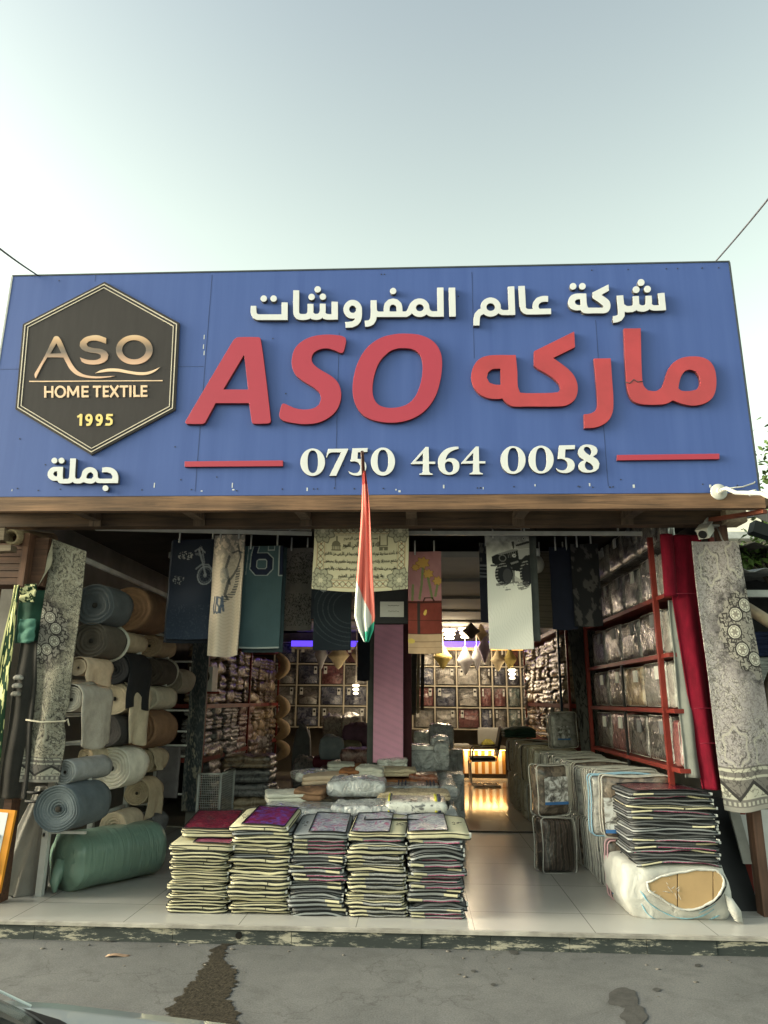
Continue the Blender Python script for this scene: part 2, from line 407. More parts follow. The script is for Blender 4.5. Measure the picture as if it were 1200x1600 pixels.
# ================================================================ the setting: road, kerb, shop floor
def road_mat():
    m, nt, b = _new('asphalt'); L = nt.links.new
    tc = N(nt, 'ShaderNodeTexCoord')
    n1 = N(nt, 'ShaderNodeTexNoise', Scale=0.9, Detail=6.0, Roughness=0.6); n2 = N(nt, 'ShaderNodeTexNoise', Scale=95.0, Detail=5.0, Roughness=0.85)
    n3 = N(nt, 'ShaderNodeTexVoronoi', Scale=5.0); n4 = N(nt, 'ShaderNodeTexNoise', Scale=4.5, Detail=5.0, Roughness=0.7, Distortion=0.8)
    for n in (n1, n2, n3, n4): L(tc.outputs['Object'], n.inputs['Vector'])
    r1 = ramp(nt, [(0.3, (0.088,0.089,0.090)), (0.7, (0.132,0.132,0.132))]); L(n1.outputs['Fac'], r1.inputs[0])
    r2 = ramp(nt, [(0.30, (0.35,0.35,0.35)), (0.5, (1,1,1)), (0.70, (1.55,1.55,1.53))]); L(n2.outputs['Fac'], r2.inputs[0])
    mx = N(nt, 'ShaderNodeMixRGB', blend_type='MULTIPLY'); mx.inputs[0].default_value = 0.8; L(r1.outputs[0], mx.inputs[1]); L(r2.outputs[0], mx.inputs[2])
    r3 = ramp(nt, [(0.0, (0.45,0.43,0.42)), (0.07, (1,1,1))]); L(n3.outputs['Distance'], r3.inputs[0])
    m2 = N(nt, 'ShaderNodeMixRGB', blend_type='MULTIPLY'); m2.inputs[0].default_value = 0.7; L(mx.outputs[0], m2.inputs[1]); L(r3.outputs[0], m2.inputs[2])
    r4 = ramp(nt, [(0.36, (0.80,0.80,0.79)), (0.5, (1,1,1)), (0.68, (1.12,1.11,1.10))]); L(n4.outputs['Fac'], r4.inputs[0])
    m3 = N(nt, 'ShaderNodeMixRGB', blend_type='MULTIPLY'); m3.inputs[0].default_value = 0.9; L(m2.outputs[0], m3.inputs[1]); L(r4.outputs[0], m3.inputs[2])
    v5 = N(nt, 'ShaderNodeTexVoronoi', Scale=0.55, feature='DISTANCE_TO_EDGE'); n6 = N(nt, 'ShaderNodeTexNoise', Scale=3.0, Detail=6.0); L(tc.outputs['Object'], n6.inputs['Vector'])
    mxv = N(nt, 'ShaderNodeMixRGB', blend_type='ADD'); mxv.inputs[0].default_value = 0.9; L(tc.outputs['Object'], mxv.inputs[1]); L(n6.outputs['Color'], mxv.inputs[2]); L(mxv.outputs[0], v5.inputs['Vector'])
    r6 = ramp(nt, [(0.0, (0.45,0.44,0.42)), (0.006, (1,1,1))]); L(v5.outputs['Distance'], r6.inputs[0]); m4 = N(nt, 'ShaderNodeMixRGB', blend_type='MULTIPLY'); m4.inputs[0].default_value = 0.55; L(m3.outputs[0], m4.inputs[1]); L(r6.outputs[0], m4.inputs[2]); m3 = m4
    L(m3.outputs[0], b.inputs['Base Color']); b.inputs['Roughness'].default_value = 0.85
    bp = N(nt, 'ShaderNodeBump', Strength=0.6, Distance=0.006); L(n2.outputs['Fac'], bp.inputs['Height']); L(bp.outputs[0], b.inputs['Normal'])
    return m
tag(MB().grid(40, 40, lambda u, v: (-300+600*u, -300+600*v, 0)).build('road', road_mat()), kind='structure')
# wet streak running from the drain hole in the kerb
m_wet = fabric('wet_asphalt', (0.034,0.028,0.021), rough=0.5, var=0.75, scale=45, bump=0.9, bscale=70, spec=0.35)
left = [(366,1470),(345,1475),(336,1480),(329,1488),(322,1502),(312,1513),(303,1528),(296,1535),(284,1552),(275,1562),(262,1574),(263,1590),(258,1606),(250,1640)]
right = [(372,1470),(360,1478),(353,1486),(352,1496),(357,1506),(371,1517),(369,1528),(362,1540),(359,1556),(361,1566),(370,1578),(373,1592),(380,1606),(392,1640)]
loop = [at(x, y, 'Z', 0.004) for x, y in left]+[at(x, y, 'Z', 0.004) for x, y in right[::-1]]
loop = [Vector((p[0]+0.045*hnoise(p[0]*28, p[1]*28, 0, s=3)+0.03*hnoise(p[0]*80, p[1]*80, 0, s=9), p[1]+0.02*hnoise(p[0]*47, p[1]*43, 2, s=4), 0.004)) for p in dense(loop, 0.008)]
mb = MB(); mb.add(loop, [tuple(range(len(loop)))]); tag(mb.build('wet_streak', m_wet), kind='structure')
m_stain = fabric('oil_stain', (0.06,0.058,0.055), rough=0.8, var=0.3, scale=14, bump=0.6, bscale=70)
mb = MB()
for cx, cy, rx_, ry_, sd in ((975,1560,24,16,1),(992,1588,20,20,5),(803,1488,7,3.5,2),(1026,1546,6,3,3),(905,1605,10,5,4),(170,1467,22,4,6),(740,1517,4,2,8),(770,1538,4,2,9),(1090,1508,5,2.5,10)):
    lp = []
    for k in range(40):
        a = 2*math.pi*k/40; q = 1+0.5*hnoise(math.cos(a)*2+sd, math.sin(a)*2, 0, s=sd)
        lp.append(at(cx+rx_*q*math.cos(a), cy+ry_*q*math.sin(a), 'Z', 0.0035+0.0002*sd))
    mb.add(lp, [tuple(range(40))])
tag(mb.build('road_stain', m_stain), kind='structure')

def tile_mat(name, a, c, grout, rough, size=0.8, offx=0.0):
    m, nt, b = _new(name); L = nt.links.new
    tc = N(nt, 'ShaderNodeTexCoord'); mp = N(nt, 'ShaderNodeMapping'); mp.inputs['Location'].default_value = (offx, 0.33, 0)
    L(tc.outputs['Object'], mp.inputs[0])
    br = N(nt, 'ShaderNodeTexBrick', offset=0.0, squash=1.0)
    br.inputs['Scale'].default_value = 1.0; br.inputs['Brick Width'].default_value = size; br.inputs['Row Height'].default_value = size
    br.inputs['Mortar Size'].default_value = 0.003; br.inputs['Mortar Smooth'].default_value = 0.0
    br.inputs['Color1'].default_value = c4(a); br.inputs['Color2'].default_value = c4(c); br.inputs['Mortar'].default_value = c4(grout)
    L(mp.outputs[0], br.inputs['Vector'])
    nz = N(nt, 'ShaderNodeTexNoise', Scale=3.0, Detail=7.0, Distortion=1.0); L(tc.outputs['Object'], nz.inputs['Vector'])
    r2 = ramp(nt, [(0.25, (0.93,0.925,0.915)), (0.6, (1,1,1))]); L(nz.outputs['Fac'], r2.inputs[0])
    mx = N(nt, 'ShaderNodeMixRGB', blend_type='MULTIPLY'); mx.inputs[0].default_value = 0.75; L(br.outputs['Color'], mx.inputs[1]); L(r2.outputs[0], mx.inputs[2])
    L(mx.outputs[0], b.inputs['Base Color'])
    rr = ramp(nt, [(0.3, (rough*1.1,)*3), (0.7, (rough,)*3)]); L(nz.outputs['Fac'], rr.inputs[0]); L(rr.outputs[0], b.inputs['Roughness'])
    return m
XL, XR = -3.62, 2.72
fl = MB().box(XL-0.6, XR+0.35, 0.03, 3.72, -0.2, FZ); tag(fl.build('shop_floor', tile_mat('cream_tile', (0.47,0.455,0.43), (0.45,0.435,0.41), (0.2,0.19,0.18), 0.24, 0.8, 0.42)), kind='structure')
fl = MB().box(XL-0.2, XR+0.2, 3.72, 11.6, -0.2, FZ+0.012); tag(fl.build('inner_floor', tile_mat('beige_tile', (0.46,0.42,0.36), (0.42,0.385,0.33), (0.15,0.13,0.11), 0.09, 0.8, 0.42)), kind='structure')
fl = MB().box(-1.3, 1.5, 3.70, 3.74, FZ, FZ+0.016); tag(fl.build('floor_strip', fabric('dark_strip', (0.05,0.045,0.04), 0.5, bump=0)), kind='structure')
def kerb_mat():
    m, nt, b = _new('flaking_kerb_paint'); L = nt.links.new
    tc = N(nt, 'ShaderNodeTexCoord'); mp = N(nt, 'ShaderNodeMapping'); mp.inputs['Scale'].default_value = (2.4,2.4,13.0); L(tc.outputs['Object'], mp.inputs[0])
    nz = N(nt, 'ShaderNodeTexNoise', Scale=1.3, Detail=10.0, Roughness=0.78); L(mp.outputs[0], nz.inputs['Vector'])
    rp = ramp(nt, [(0.0, (0.018,0.024,0.024)), (0.50, (0.03,0.038,0.038)), (0.535, (0.07,0.075,0.07)), (0.56, (0.33,0.31,0.25)), (0.66, (0.42,0.39,0.32)), (0.72, (0.30,0.2,0.11))]); L(nz.outputs['Fac'], rp.inputs[0])
    L(rp.outputs[0], b.inputs['Base Color']); b.inputs['Roughness'].default_value = 0.8
    bp = N(nt, 'ShaderNodeBump', Strength=0.5, Distance=0.01); L(nz.outputs['Fac'], bp.inputs['Height']); L(bp.outputs[0], b.inputs['Normal'])
    return m
mk = kerb_mat(); mb = MB()
xs = [-4.2,-3.35,-2.62,-1.66,-0.85,0.02,0.48,1.0,1.5,1.95,2.5,3.07]
for i, (a, c) in enumerate(zip(xs[:-1], xs[1:])):
    o = 0.002*((i*7)%4); mb.box(a+0.002, c-0.002, 0.0+o, 0.03, -0.1, FZ-0.017-0.001*(i%3))
tag(mb.build('kerb', mk), kind='structure')
mb = MB().box(-4.2, 3.07, -0.016, 0.03, FZ-0.016, FZ+0.001); tag(mb.build('kerb_lip', fabric('worn_slab_edge', (0.33,0.31,0.28), 0.6, 0.5, 5, 0.4, 60)), kind='structure')
p = W(373, 1459, -0.004); mb = MB().tube([(p.x,-0.006,0.055),(p.x,0.0,0.055)], [0.022,0.022], 14)
tag(mb.build('drain_hole', fabric('drain_dark', (0.006,0.006,0.006), 0.9, bump=0)), kind='structure')
mb = MB()
for k in range(46):        # bits of grit and litter in the gutter
    x = random.uniform(-3.2, 2.8); y = -abs(random.gauss(0, 0.25))-0.02; r = random.uniform(0.004, 0.012)
    mb.ell((x, y, r*0.3), (r*random.uniform(0.8,1.8), r, r*0.5), 6, 4)
tag(mb.build('grit', fabric('grit_grey', (0.12,0.11,0.1), 0.9, 0.5, 30)), kind='stuff')
p = at(183, 1494, 'Z', 0.005); mb = MB().grid(6, 3, lambda u, v: (p.x-0.07+0.14*u, p.y-0.02+0.04*v+0.03*u, 0.006+0.006*math.sin(u*5)))
o = solo('paper_scrap', mb, fabric('brown_paper', (0.33,0.22,0.15), 0.9), 'torn brown scrap of paper lying on the asphalt left of the wet streak', 'litter'); o.modifiers.new('t','SOLIDIFY').thickness = 0.001

# ================================================================ shop building
m_wall = fabric('dull_wall', (0.20,0.19,0.175), 0.9, 0.3, 2.0, 0.3, 60)
m_beam = wood('brown_beam', (0.06,0.032,0.018), (0.30,0.165,0.09), 'X')
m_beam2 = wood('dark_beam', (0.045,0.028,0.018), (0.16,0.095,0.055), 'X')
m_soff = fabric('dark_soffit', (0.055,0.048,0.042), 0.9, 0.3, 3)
m_ceil = fabric('grey_ceiling', (0.30,0.29,0.27), 0.8, 0.15, 1.2)
zb0 = W(600, 797, -0.03).z; zb1 = W(600, 774.5, -0.03).z
Y2 = 0.46; z20 = W(600, 821, Y2).z; z21 = W(600, 806, Y2).z
shop = thing('shop_building', 'open-fronted textile shop with a brown timber beam over its entrance', 'shop', (-0.45,0.5,FZ))
mb = MB().box(XL-0.12, XL, 0.9, 11.6, FZ, 3.3); mb.build('side_wall', m_wall, shop)
mb = MB().box(XR, XR+0.12, 1.2, 11.6, FZ, 3.3); mb.build('side_wall', m_wall, shop)
MB().box(XL-0.12, XR+0.12, 11.6, 11.72, FZ, 3.3).build('back_wall', m_wall, shop)
MB().box(XL-0.12, XR+0.12, 0.62, 11.72, 3.30, 3.40).build('roof', m_soff, shop)
mb = MB(); y = 1.9
for k in range(12):                   # false ceiling of wide panels with dark joints
    mb.box(-2.6, 1.9, y, y+0.70, 3.02+0.03*(k%2), 3.08+0.03*(k%2)); y += 0.78
mb.build('ceiling', m_ceil, shop)
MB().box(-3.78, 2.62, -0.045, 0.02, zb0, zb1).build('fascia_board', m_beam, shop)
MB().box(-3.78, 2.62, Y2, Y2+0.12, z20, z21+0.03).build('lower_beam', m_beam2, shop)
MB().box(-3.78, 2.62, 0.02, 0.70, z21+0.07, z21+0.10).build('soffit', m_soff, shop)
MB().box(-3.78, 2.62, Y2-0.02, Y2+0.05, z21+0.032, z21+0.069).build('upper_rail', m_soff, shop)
for px in (150, 312, 478, 643, 810, 980):       # short timber brackets between the beams
    q = W(px, 815, Y2); mb = MB()
    mb.obox((q.x, 0.02, zb0+0.05), (q.x, Y2-0.012, z21-0.005), 0.085, 0.06); mb.box(q.x-0.05, q.x+0.05, Y2-0.02, Y2-0.003, z20-0.004, z21+0.015)
    mb.build('bracket', wood('bracket_wood_%d' % px, (0.05,0.035,0.025), (0.22,0.15,0.10), 'Z'), shop)
q = W(1137, 825, Y2); q2 = W(1124, 825, Y2); MB().box(q2.x+0.005, q.x+0.005, Y2+0.02, Y2+0.13, FZ, z20-0.002).build('post', wood('post_wood', (0.06,0.032,0.022), (0.17,0.085,0.055), 'Z'), shop)
mb = MB(); mb.obox((2.40,Y2-0.03,z20+0.03), (2.62,-0.02,zb0-0.02), 0.045, 0.03); mb.build('rusty_strut', fabric('rust_red', (0.2,0.06,0.035), 0.8, 0.4), shop)
MB().box(2.50, 2.66, Y2-0.1, Y2+0.10, z20-0.004, z21+0.025).build('beam_end', wood('beam_end_wood', (0.25,0.19,0.12), (0.5,0.4,0.27), 'Y'), shop)
# ceiling rails from which cloths hang
def rail(px0, px1, py0, py1, Y, label, r=0.016):
    a, c = W(px0, py0, Y), W(px1, py1, Y); t = thing('hanging_rail', label, 'rail', ((a.x+c.x)/2, Y, min(a.z,c.z)), 0, 'metal rails under the beam')
    MB().obox(a, c, 0.03, 0.034).build('bar', m_rail, t)
    for s in (0.1, 0.5, 0.9):
        p = a.lerp(c, s); MB().obox(p+Vector((0,0,0.02)), Vector((p.x, Y, 3.27)), 0.014, 0.014).build('hanger', m_rail, t)
m_rail = fabric('grey_rail', (0.36,0.36,0.35), 0.5, 0.2, 8, 0.1)
rail(150, 487, 826, 834, 0.86, 'pale grey rail under the beam left of the Arabic tapestry, carrying the jersey towel')
rail(638, 1003, 833, 834, 0.74, 'pale grey rail under the beam right of the tapestry, carrying the white off-road vehicle towel')
rail(360, 486, 824, 826, 1.5, 'second thin grey rail set back behind the left hanging towels')
rail(640, 828, 821, 823, 1.25, 'thin grey rail set back above the pink towel on the right')

# ================================================================ signboard
GLYPHS={'te':[[4117,4653,4137,4650,4157,4655,4172,4667,4182,4683,4185,4703,4181,4720,4170,4736,4153,4747,4133,4750,4113,4745,4098,4733,4088,4717,4085,4697,4089,4680,4100,4664],[4270,4653,4290,4650,4310,4655,4326,4667,4335,4683,4338,4703,4334,4720,4323,4736,4306,4747,4287,4750,4267,4745,4251,4733,4241,4717,4238,4697,4243,4680,4253,4664],[4412,4760,4413,4758,4508,4760,4507,5035,4077,5035,4033,5032,4020,5028,3980,5010,3968,5000,3955,4980,3940,4954,3932,4907,3933,4813,4020,4813,4022,4897,4026,4923,4033,4935,4047,4942,4077,4945,4410,4945]],'sha':[[4955,4510,4975,4507,4995,4512,5011,4523,5020,4540,5023,4560,5019,4577,5008,4592,4991,4603,4972,4607,4952,4602,4936,4590,4926,4573,4923,4553,4928,4537,4938,4521],[4593,4573,4598,4571,4687,4573,4685,4897,4689,4923,4698,4934,4715,4940,4775,4940,4798,4933,4807,4920,4815,4887,4815,4783,4818,4782,4908,4783,4908,4893,4904,4917,4912,4917,4925,4934,4948,4939,4978,4933,4996,4913,5005,4883,5005,4780,5098,4780,5098,4893,5093,4917,5098,4918,5111,4937,5115,4938,5138,4943,5185,4943,5188,4940,5188,4837,5188,4750,5192,4748,5288,4750,5288,5027,5128,5030,5072,5017,5058,5009,5048,4998,5028,5014,5015,5021,4952,5033,4885,5022,4872,5016,4862,5008,4838,5020,4785,5033,4702,5033,4648,5016,4631,5003,4604,4963,4599,4950,4592,4907],[5041,4623,5058,4622,5078,4628,5095,4643,5102,4660,5103,4680,5097,4697,5085,4710,5066,4720,5048,4721,5028,4715,5012,4700,5005,4683,5004,4663,5010,4647,5022,4633],[4866,4627,4885,4625,4905,4633,4920,4647,4927,4663,4928,4683,4922,4700,4908,4715,4891,4723,4872,4725,4852,4717,4837,4703,4830,4687,4829,4667,4835,4650,4848,4635]],'waw':[[5495,4722,5538,4722,5578,4734,5605,4751,5633,4782,5652,4818,5660,4852,5660,4978,5641,5055,5602,5105,5591,5115,5528,5145,5512,5150,5412,5156,5408,5155,5406,5128,5402,5065,5498,5056,5535,5038,5557,5012,5555,5008,5518,5013,5492,5011,5468,5005,5435,4987,5415,4970,5398,4949,5381,4915,5375,4892,5373,4868,5375,4842,5387,4805,5400,4782,5417,4762,5448,4738,5472,4727],[5508,4811,5492,4817,5475,4832,5466,4852,5464,4875,5471,4895,5485,4912,5502,4921,5522,4923,5542,4916,5561,4898,5567,4885,5567,4848,5558,4832,5545,4819,5525,4811]],'lmfr':[[6878,4530,6927,4529,6928,4533,6933,4983,6743,4983,6683,4960,6667,4948,6630,4971,6607,4981,6580,4987,6540,4987,6513,4981,6477,4964,6455,4947,6437,4926,6426,4943,6417,4952,6370,4982,6353,4987,5910,4988,5890,4985,5881,5037,5850,5091,5840,5103,5780,5133,5713,5140,5710,5137,5703,5044,5753,5039,5773,5030,5790,5000,5797,4947,5796,4813,5795,4727,5890,4725,5893,4873,5900,4892,5920,4902,5997,4902,5999,4843,6014,4780,6020,4767,6064,4723,6077,4715,6133,4701,6150,4700,6200,4711,6213,4716,6263,4761,6275,4780,6289,4840,6290,4900,6337,4900,6360,4883,6413,4773,6472,4720,6487,4712,6537,4700,6580,4700,6607,4706,6630,4715,6661,4737,6680,4756,6693,4777,6703,4800,6708,4820,6711,4853,6730,4885,6760,4897,6830,4897,6832,4893,6828,4533,6833,4530],[6127,4537,6147,4533,6167,4538,6182,4550,6192,4567,6195,4587,6191,4603,6180,4619,6163,4630,6143,4633,6123,4628,6108,4617,6098,4600,6095,4580,6099,4563,6110,4548],[6550,4789,6527,4798,6510,4813,6501,4833,6501,4853,6510,4873,6523,4887,6543,4896,6570,4897,6593,4889,6610,4873,6619,4853,6619,4833,6614,4820,6597,4800,6563,4789],[6133,4797,6119,4800,6100,4820,6092,4857,6092,4900,6157,4902,6197,4900,6196,4853,6188,4820,6170,4802,6143,4794]],'alif':[[7058,4530,7110,4530,7120,4973,7118,4981,7068,4982,7022,4983,7017,4980,7007,4550,7008,4531]],'lm':[[7977,4512,8025,4510,8028,4512,8044,4952,8039,4957,7849,4958,7804,4943,7783,4929,7753,4954,7729,4968,7708,4976,7689,4980,7660,4983,7636,4981,7612,4975,7588,4965,7556,4944,7521,4957,7500,4981,7491,5037,7489,5121,7393,5121,7392,5043,7392,5027,7405,4952,7412,4933,7463,4875,7473,4868,7506,4856,7504,4829,7506,4811,7511,4789,7521,4765,7535,4744,7551,4727,7570,4712,7591,4700,7615,4691,7641,4685,7663,4684,7684,4686,7711,4692,7732,4700,7749,4709,7775,4730,7788,4745,7801,4765,7811,4787,7816,4808,7819,4832,7817,4853,7819,4856,7839,4871,7860,4879,7939,4877,7927,4515],[7649,4776,7628,4783,7614,4792,7607,4800,7601,4808,7596,4824,7596,4843,7601,4858,7607,4867,7621,4880,7631,4885,7649,4891,7673,4891,7695,4884,7708,4875,7716,4867,7721,4858,7727,4843,7727,4824,7721,4808,7716,4800,7701,4787,7692,4781,7673,4776]],'aa':[[8140,4504,8191,4503,8208,4821,8205,4827,8209,4844,8223,4856,8252,4863,8313,4861,8315,4859,8311,4837,8316,4776,8319,4763,8325,4752,8369,4699,8383,4687,8393,4682,8473,4659,8554,4661,8552,4752,8487,4752,8433,4768,8408,4800,8405,4829,8409,4839,8420,4859,8599,4855,8601,4939,8599,4943,8241,4950,8180,4935,8170,4928,8135,4894,8127,4880,8115,4832,8113,4829,8108,4829,8107,4827,8090,4509,8091,4507]],'shr':[[9980,4400,9999,4398,10020,4402,10038,4415,10048,4433,10051,4454,10046,4475,10032,4493,10015,4502,9996,4505,9975,4501,9957,4487,9947,4469,9944,4448,9949,4427,9963,4410],[10084,4502,10104,4502,10125,4509,10140,4523,10149,4541,10150,4562,10142,4583,10128,4599,10109,4607,10089,4608,10068,4601,10053,4586,10044,4568,10043,4547,10051,4526,10065,4511],[9903,4511,9924,4509,9945,4514,9961,4526,9972,4544,9975,4565,9969,4586,9957,4603,9939,4613,9918,4616,9897,4611,9881,4598,9870,4580,9867,4559,9873,4538,9885,4522],[10357,4610,10362,4613,10387,4877,10383,4879,10380,4883,10284,4888,10197,4889,10146,4877,10125,4865,10113,4880,10101,4888,10032,4907,9957,4897,9944,4892,9930,4882,9876,4907,9861,4912,9777,4915,9744,4906,9742,4964,9740,4976,9734,4988,9702,5033,9693,5043,9681,5050,9618,5073,9570,5078,9567,5054,9558,5039,9555,5021,9561,4997,9559,4976,9561,4974,9594,4970,9624,4959,9637,4943,9637,4886,9624,4742,9618,4657,9720,4648,9735,4797,9744,4791,9762,4808,9786,4816,9843,4813,9862,4805,9870,4784,9867,4665,9963,4661,9969,4783,9990,4802,10026,4807,10050,4800,10063,4781,10068,4748,10065,4660,10161,4655,10167,4748,10163,4781,10179,4798,10203,4805,10272,4803,10274,4799,10257,4622,10260,4620]]}
def sign_mat():
    m, nt, b = _new('sign_blue'); L = nt.links.new
    tc = N(nt, 'ShaderNodeTexCoord'); mp = N(nt, 'ShaderNodeMapping'); mp.inputs['Scale'].default_value = (9,1,0.5); L(tc.outputs['Object'], mp.inputs[0])
    nz = N(nt, 'ShaderNodeTexNoise', Scale=1.0, Detail=7.0, Roughness=0.65); L(mp.outputs[0], nz.inputs['Vector'])
    n2 = N(nt, 'ShaderNodeTexNoise', Scale=0.6, Detail=3.0); L(tc.outputs['Object'], n2.inputs['Vector'])
    rp = ramp(nt, [(0.3, (0.048,0.088,0.285)), (0.5, (0.056,0.100,0.31)), (0.75, (0.066,0.113,0.335))]); L(nz.outputs['Fac'], rp.inputs[0])
    L(rp.outputs[0], b.inputs['Base Color'])
    r2 = ramp(nt, [(0.3, (0.42,)*3), (0.7, (0.5,)*3)]); L(n2.outputs['Fac'], r2.inputs[0]); L(r2.outputs[0], b.inputs['Roughness'])
    b.inputs['Specular IOR Level'].default_value = 0.3
    bp = N(nt, 'ShaderNodeBump', Strength=0.12, Distance=0.02); L(n2.outputs['Fac'], bp.inputs['Height']); L(bp.outputs[0], b.inputs['Normal'])
    return m
TL, TR, BL, BR = W(14,430,0), W(1142,412,0), W(-22,777,0), W(1182,768,0)
sx0, sx1, sz0, sz1 = -3.50, 2.605, 3.142, 5.14
sign = thing('shop_sign', 'long blue signboard with raised red ASO and Arabic lettering and a phone number', 'signboard', ((sx0+sx1)/2, 0.0, sz0))
MB().box(sx0, sx1, 0.0, 0.16, sz0, sz1).build('panel', sign_mat(), sign)
m_trim = fabric('dark_trim', (0.05,0.06,0.07), 0.5, bump=0)
m_ltrim = fabric('pale_trim', (0.4,0.42,0.43), 0.4, bump=0)
MB().box(sx0-0.01, sx1+0.01, -0.004, 0.165, sz1+0.001, sz1+0.014).build('edge_trim', m_trim, sign)
MB().box(sx1+0.001, sx1+0.014, -0.004, 0.165, sz0, sz1).build('edge_trim', m_trim, sign)
MB().box(sx0-0.016, sx0-0.001, -0.004, 0.165, sz0, sz1).build('edge_trim', m_ltrim, sign)
m_seam = fabric('seam_dark', (0.035,0.06,0.17), 0.6, bump=0)
for px, y0, y1 in ((318,430,768),(128,430,440),(528,520,760),(742,425,560),(938,500,760)):
    a = W(px, 600, 0).x; MB().box(a-0.0025, a+0.0025, -0.0012, 0.0005, W(px,y1,0).z, W(px,y0,0).z).build('seam', m_seam, sign)
a = W(0,577,0).z; MB().box(sx0, W(318,576,0).x, -0.0013, 0.0005, a-0.0022, a+0.0022).build('seam', m_seam, sign)
m_screw = fabric('screw_dark', (0.03,0.035,0.06), 0.5, bump=0)
screw_me = MB().tube([(0,0,0),(0,-0.003,0)], 0.006, 6).mesh('screw', m_screw)
for k in range(52):
    x = random.choice([random.uniform(sx0+0.05, sx1-0.05)]*3+[W(random.choice((313,528,742,938)),600,0).x+random.uniform(-0.03,0.03)])
    z = random.choice([sz0+0.05+random.uniform(0,0.02), sz0+0.05, sz1-0.05, random.uniform(sz0,sz1)])
    o = link('screw', screw_me, sign, False); o.location = (x-sign.location.x, 0, z-sign.location.z)
m_scuff = fabric('bare_metal', (0.5,0.52,0.55), 0.5)
def scuff(x, z, w, h): MB().box(x, x+w, -0.0016, 0.0004, z, z+h).build('scuff', m_scuff, sign)
for k in range(12):
    scuff(random.uniform(sx0+0.2, sx1-0.2), sz0+random.uniform(0.02,0.16)*random.random()+0.015, random.uniform(0.006,0.018), random.uniform(0.006,0.03))
for px, py in ((318,530),(317,545),(318,555),(240,762),(362,762)):
    q = W(px, py, 0); scuff(q.x, q.z, 0.008, 0.04)

def PX(z, pts): ox, oy, s = z; return [(ox+x/s, oy+y/s) for x, y in pts]
def onsign(pts): return [(lambda q: (q.x, q.z))(W(x, y, 0)) for x, y in pts]
def ellp(cx, cy, rx_, ry_, e=2.0, n=48):
    out = []
    for k in range(n):
        a = 2*math.pi*k/n; c, s = math.cos(a), math.sin(a); out.append((cx+rx_*math.copysign(abs(c)**(2/e), c), cy+ry_*math.copysign(abs(s)**(2/e), s)))
    return out
m_side = fabric('letter_side', (0.085,0.08,0.08), 0.6, 0.2, bump=0); m_side2 = fabric('red_letter_side', (0.12,0.03,0.035), 0.6, 0.2, bump=0)
def letters(name, shapes, depth, mat, y=0.0, parent=None, label=None, bevel=0.0015):
    cs = [onsign(c) for c in shapes]; me = outline_mesh(name, cs, depth, mat, bevel, None if y or parent else (m_side2 if mat.name.startswith('sign_red') else m_side))
    me.transform(Matrix.Translation((0, y, 0))); o = link(name, me, parent or sign)
    if label: o['label'] = label
    return o
m_red = fabric('sign_red', (0.37,0.029,0.060), 0.45, 0.05, 2.0, 0.05, 40, spec=0.5)
m_red2 = fabric('sign_red_faded', (0.39,0.034,0.044), 0.32, 0.16, 3.0, 0.05, 40, spec=0.6)
m_white = fabric('sign_white', (0.635,0.645,0.67), 0.5, 0.05, 3.0, 0.05, 40)
D = 0.036
A2 = (280,420,2.7273); A3 = (700,400,2.4)
S = lambda z, p: smooth_poly(PX(z, p))
redA = [S(A2,[(248,303),(256,300),(343,300),(350,304),(362,380),(394,650),(392,661),(382,666),(324,667),(315,663),(312,652),(302,580),(160,580),(118,658),(112,665),(102,668),(37,668),(31,662),(36,650),(232,318),(240,308)]), S(A2,[(281,374),(298,522),(193,522)])]
redS = [S(A2,[(680,292),(700,297),(710,303),(713,318),(703,360),(697,367),(688,366),(670,358),(640,349),(615,349),(590,357),(573,371),(567,393),(574,413),(598,434),(650,465),(678,492),(691,528),(690,568),(671,612),(636,644),(590,664),(535,669),(490,664),(450,655),(433,644),(430,628),(439,588),(446,581),(455,583),(470,590),(500,602),(540,607),(578,600),(599,585),(606,560),(599,535),(578,515),(530,485),(500,460),(484,425),(484,385),(498,345),(530,315),(575,296),(630,289)])]
redO = [S(A2,[(970,285),(1030,292),(1082,318),(1111,358),(1120,410),(1111,490),(1086,562),(1040,618),(980,651),(910,663),(840,655),(788,632),(755,590),(741,537),(745,470),(766,400),(805,341),(860,303),(915,288)]), S(A2,[(955,347),(1000,353),(1028,378),(1037,422),(1030,490),(1005,553),(965,588),(905,600),(860,592),(835,568),(825,528),(832,465),(855,405),(895,363),(925,350)])]
letters('latin_letter', redA, D, m_red); letters('latin_letter', redS, D, m_red); letters('latin_letter', redO, D, m_red)
ma = [S(A3,[(655,280),(718,279),(722,440),(728,492),(745,511),(775,513),(797,500),(808,470),(820,433),(840,407),(870,390),(905,384),(945,387),(975,402),(993,430),(1000,470),(997,510),(984,540),(955,560),(915,568),(880,563),(855,555),(838,548),(815,560),(790,564),(735,564),(705,558),(685,545),(672,520),(666,490),(660,400)]), S(A3,[(903,434),(925,441),(937,462),(938,490),(925,508),(900,513),(870,512),(858,503),(862,480),(870,456),(885,438)])]
ra = [S(A3,[(543,392),(606,391),(612,480),(616,540),(614,588),(600,620),(575,640),(545,650),(508,652),(506,600),(530,597),(548,588),(556,570),(556,540),(550,460)])]
ke = [S(A3,[(470,291),(473,350),(392,390),(440,425),(465,450),(480,480),(483,510),(475,540),(455,560),(425,570),(300,571),(245,571),(225,563),(210,550),(204,541),(185,543),(150,540),(115,522),(92,490),(86,455),(95,420),(115,395),(140,383),(175,379),(252,379),(258,440),(260,495),(268,519),(290,521),(380,520),(410,517),(420,503),(412,485),(395,468),(370,450),(335,430),(320,418),(320,365)]), S(A3,[(195,430),(196,490),(175,489),(154,482),(144,464),(149,444),(165,432)])]
for s in (ma, ra, ke): letters('red_arabic_letter', s, D, m_red2)
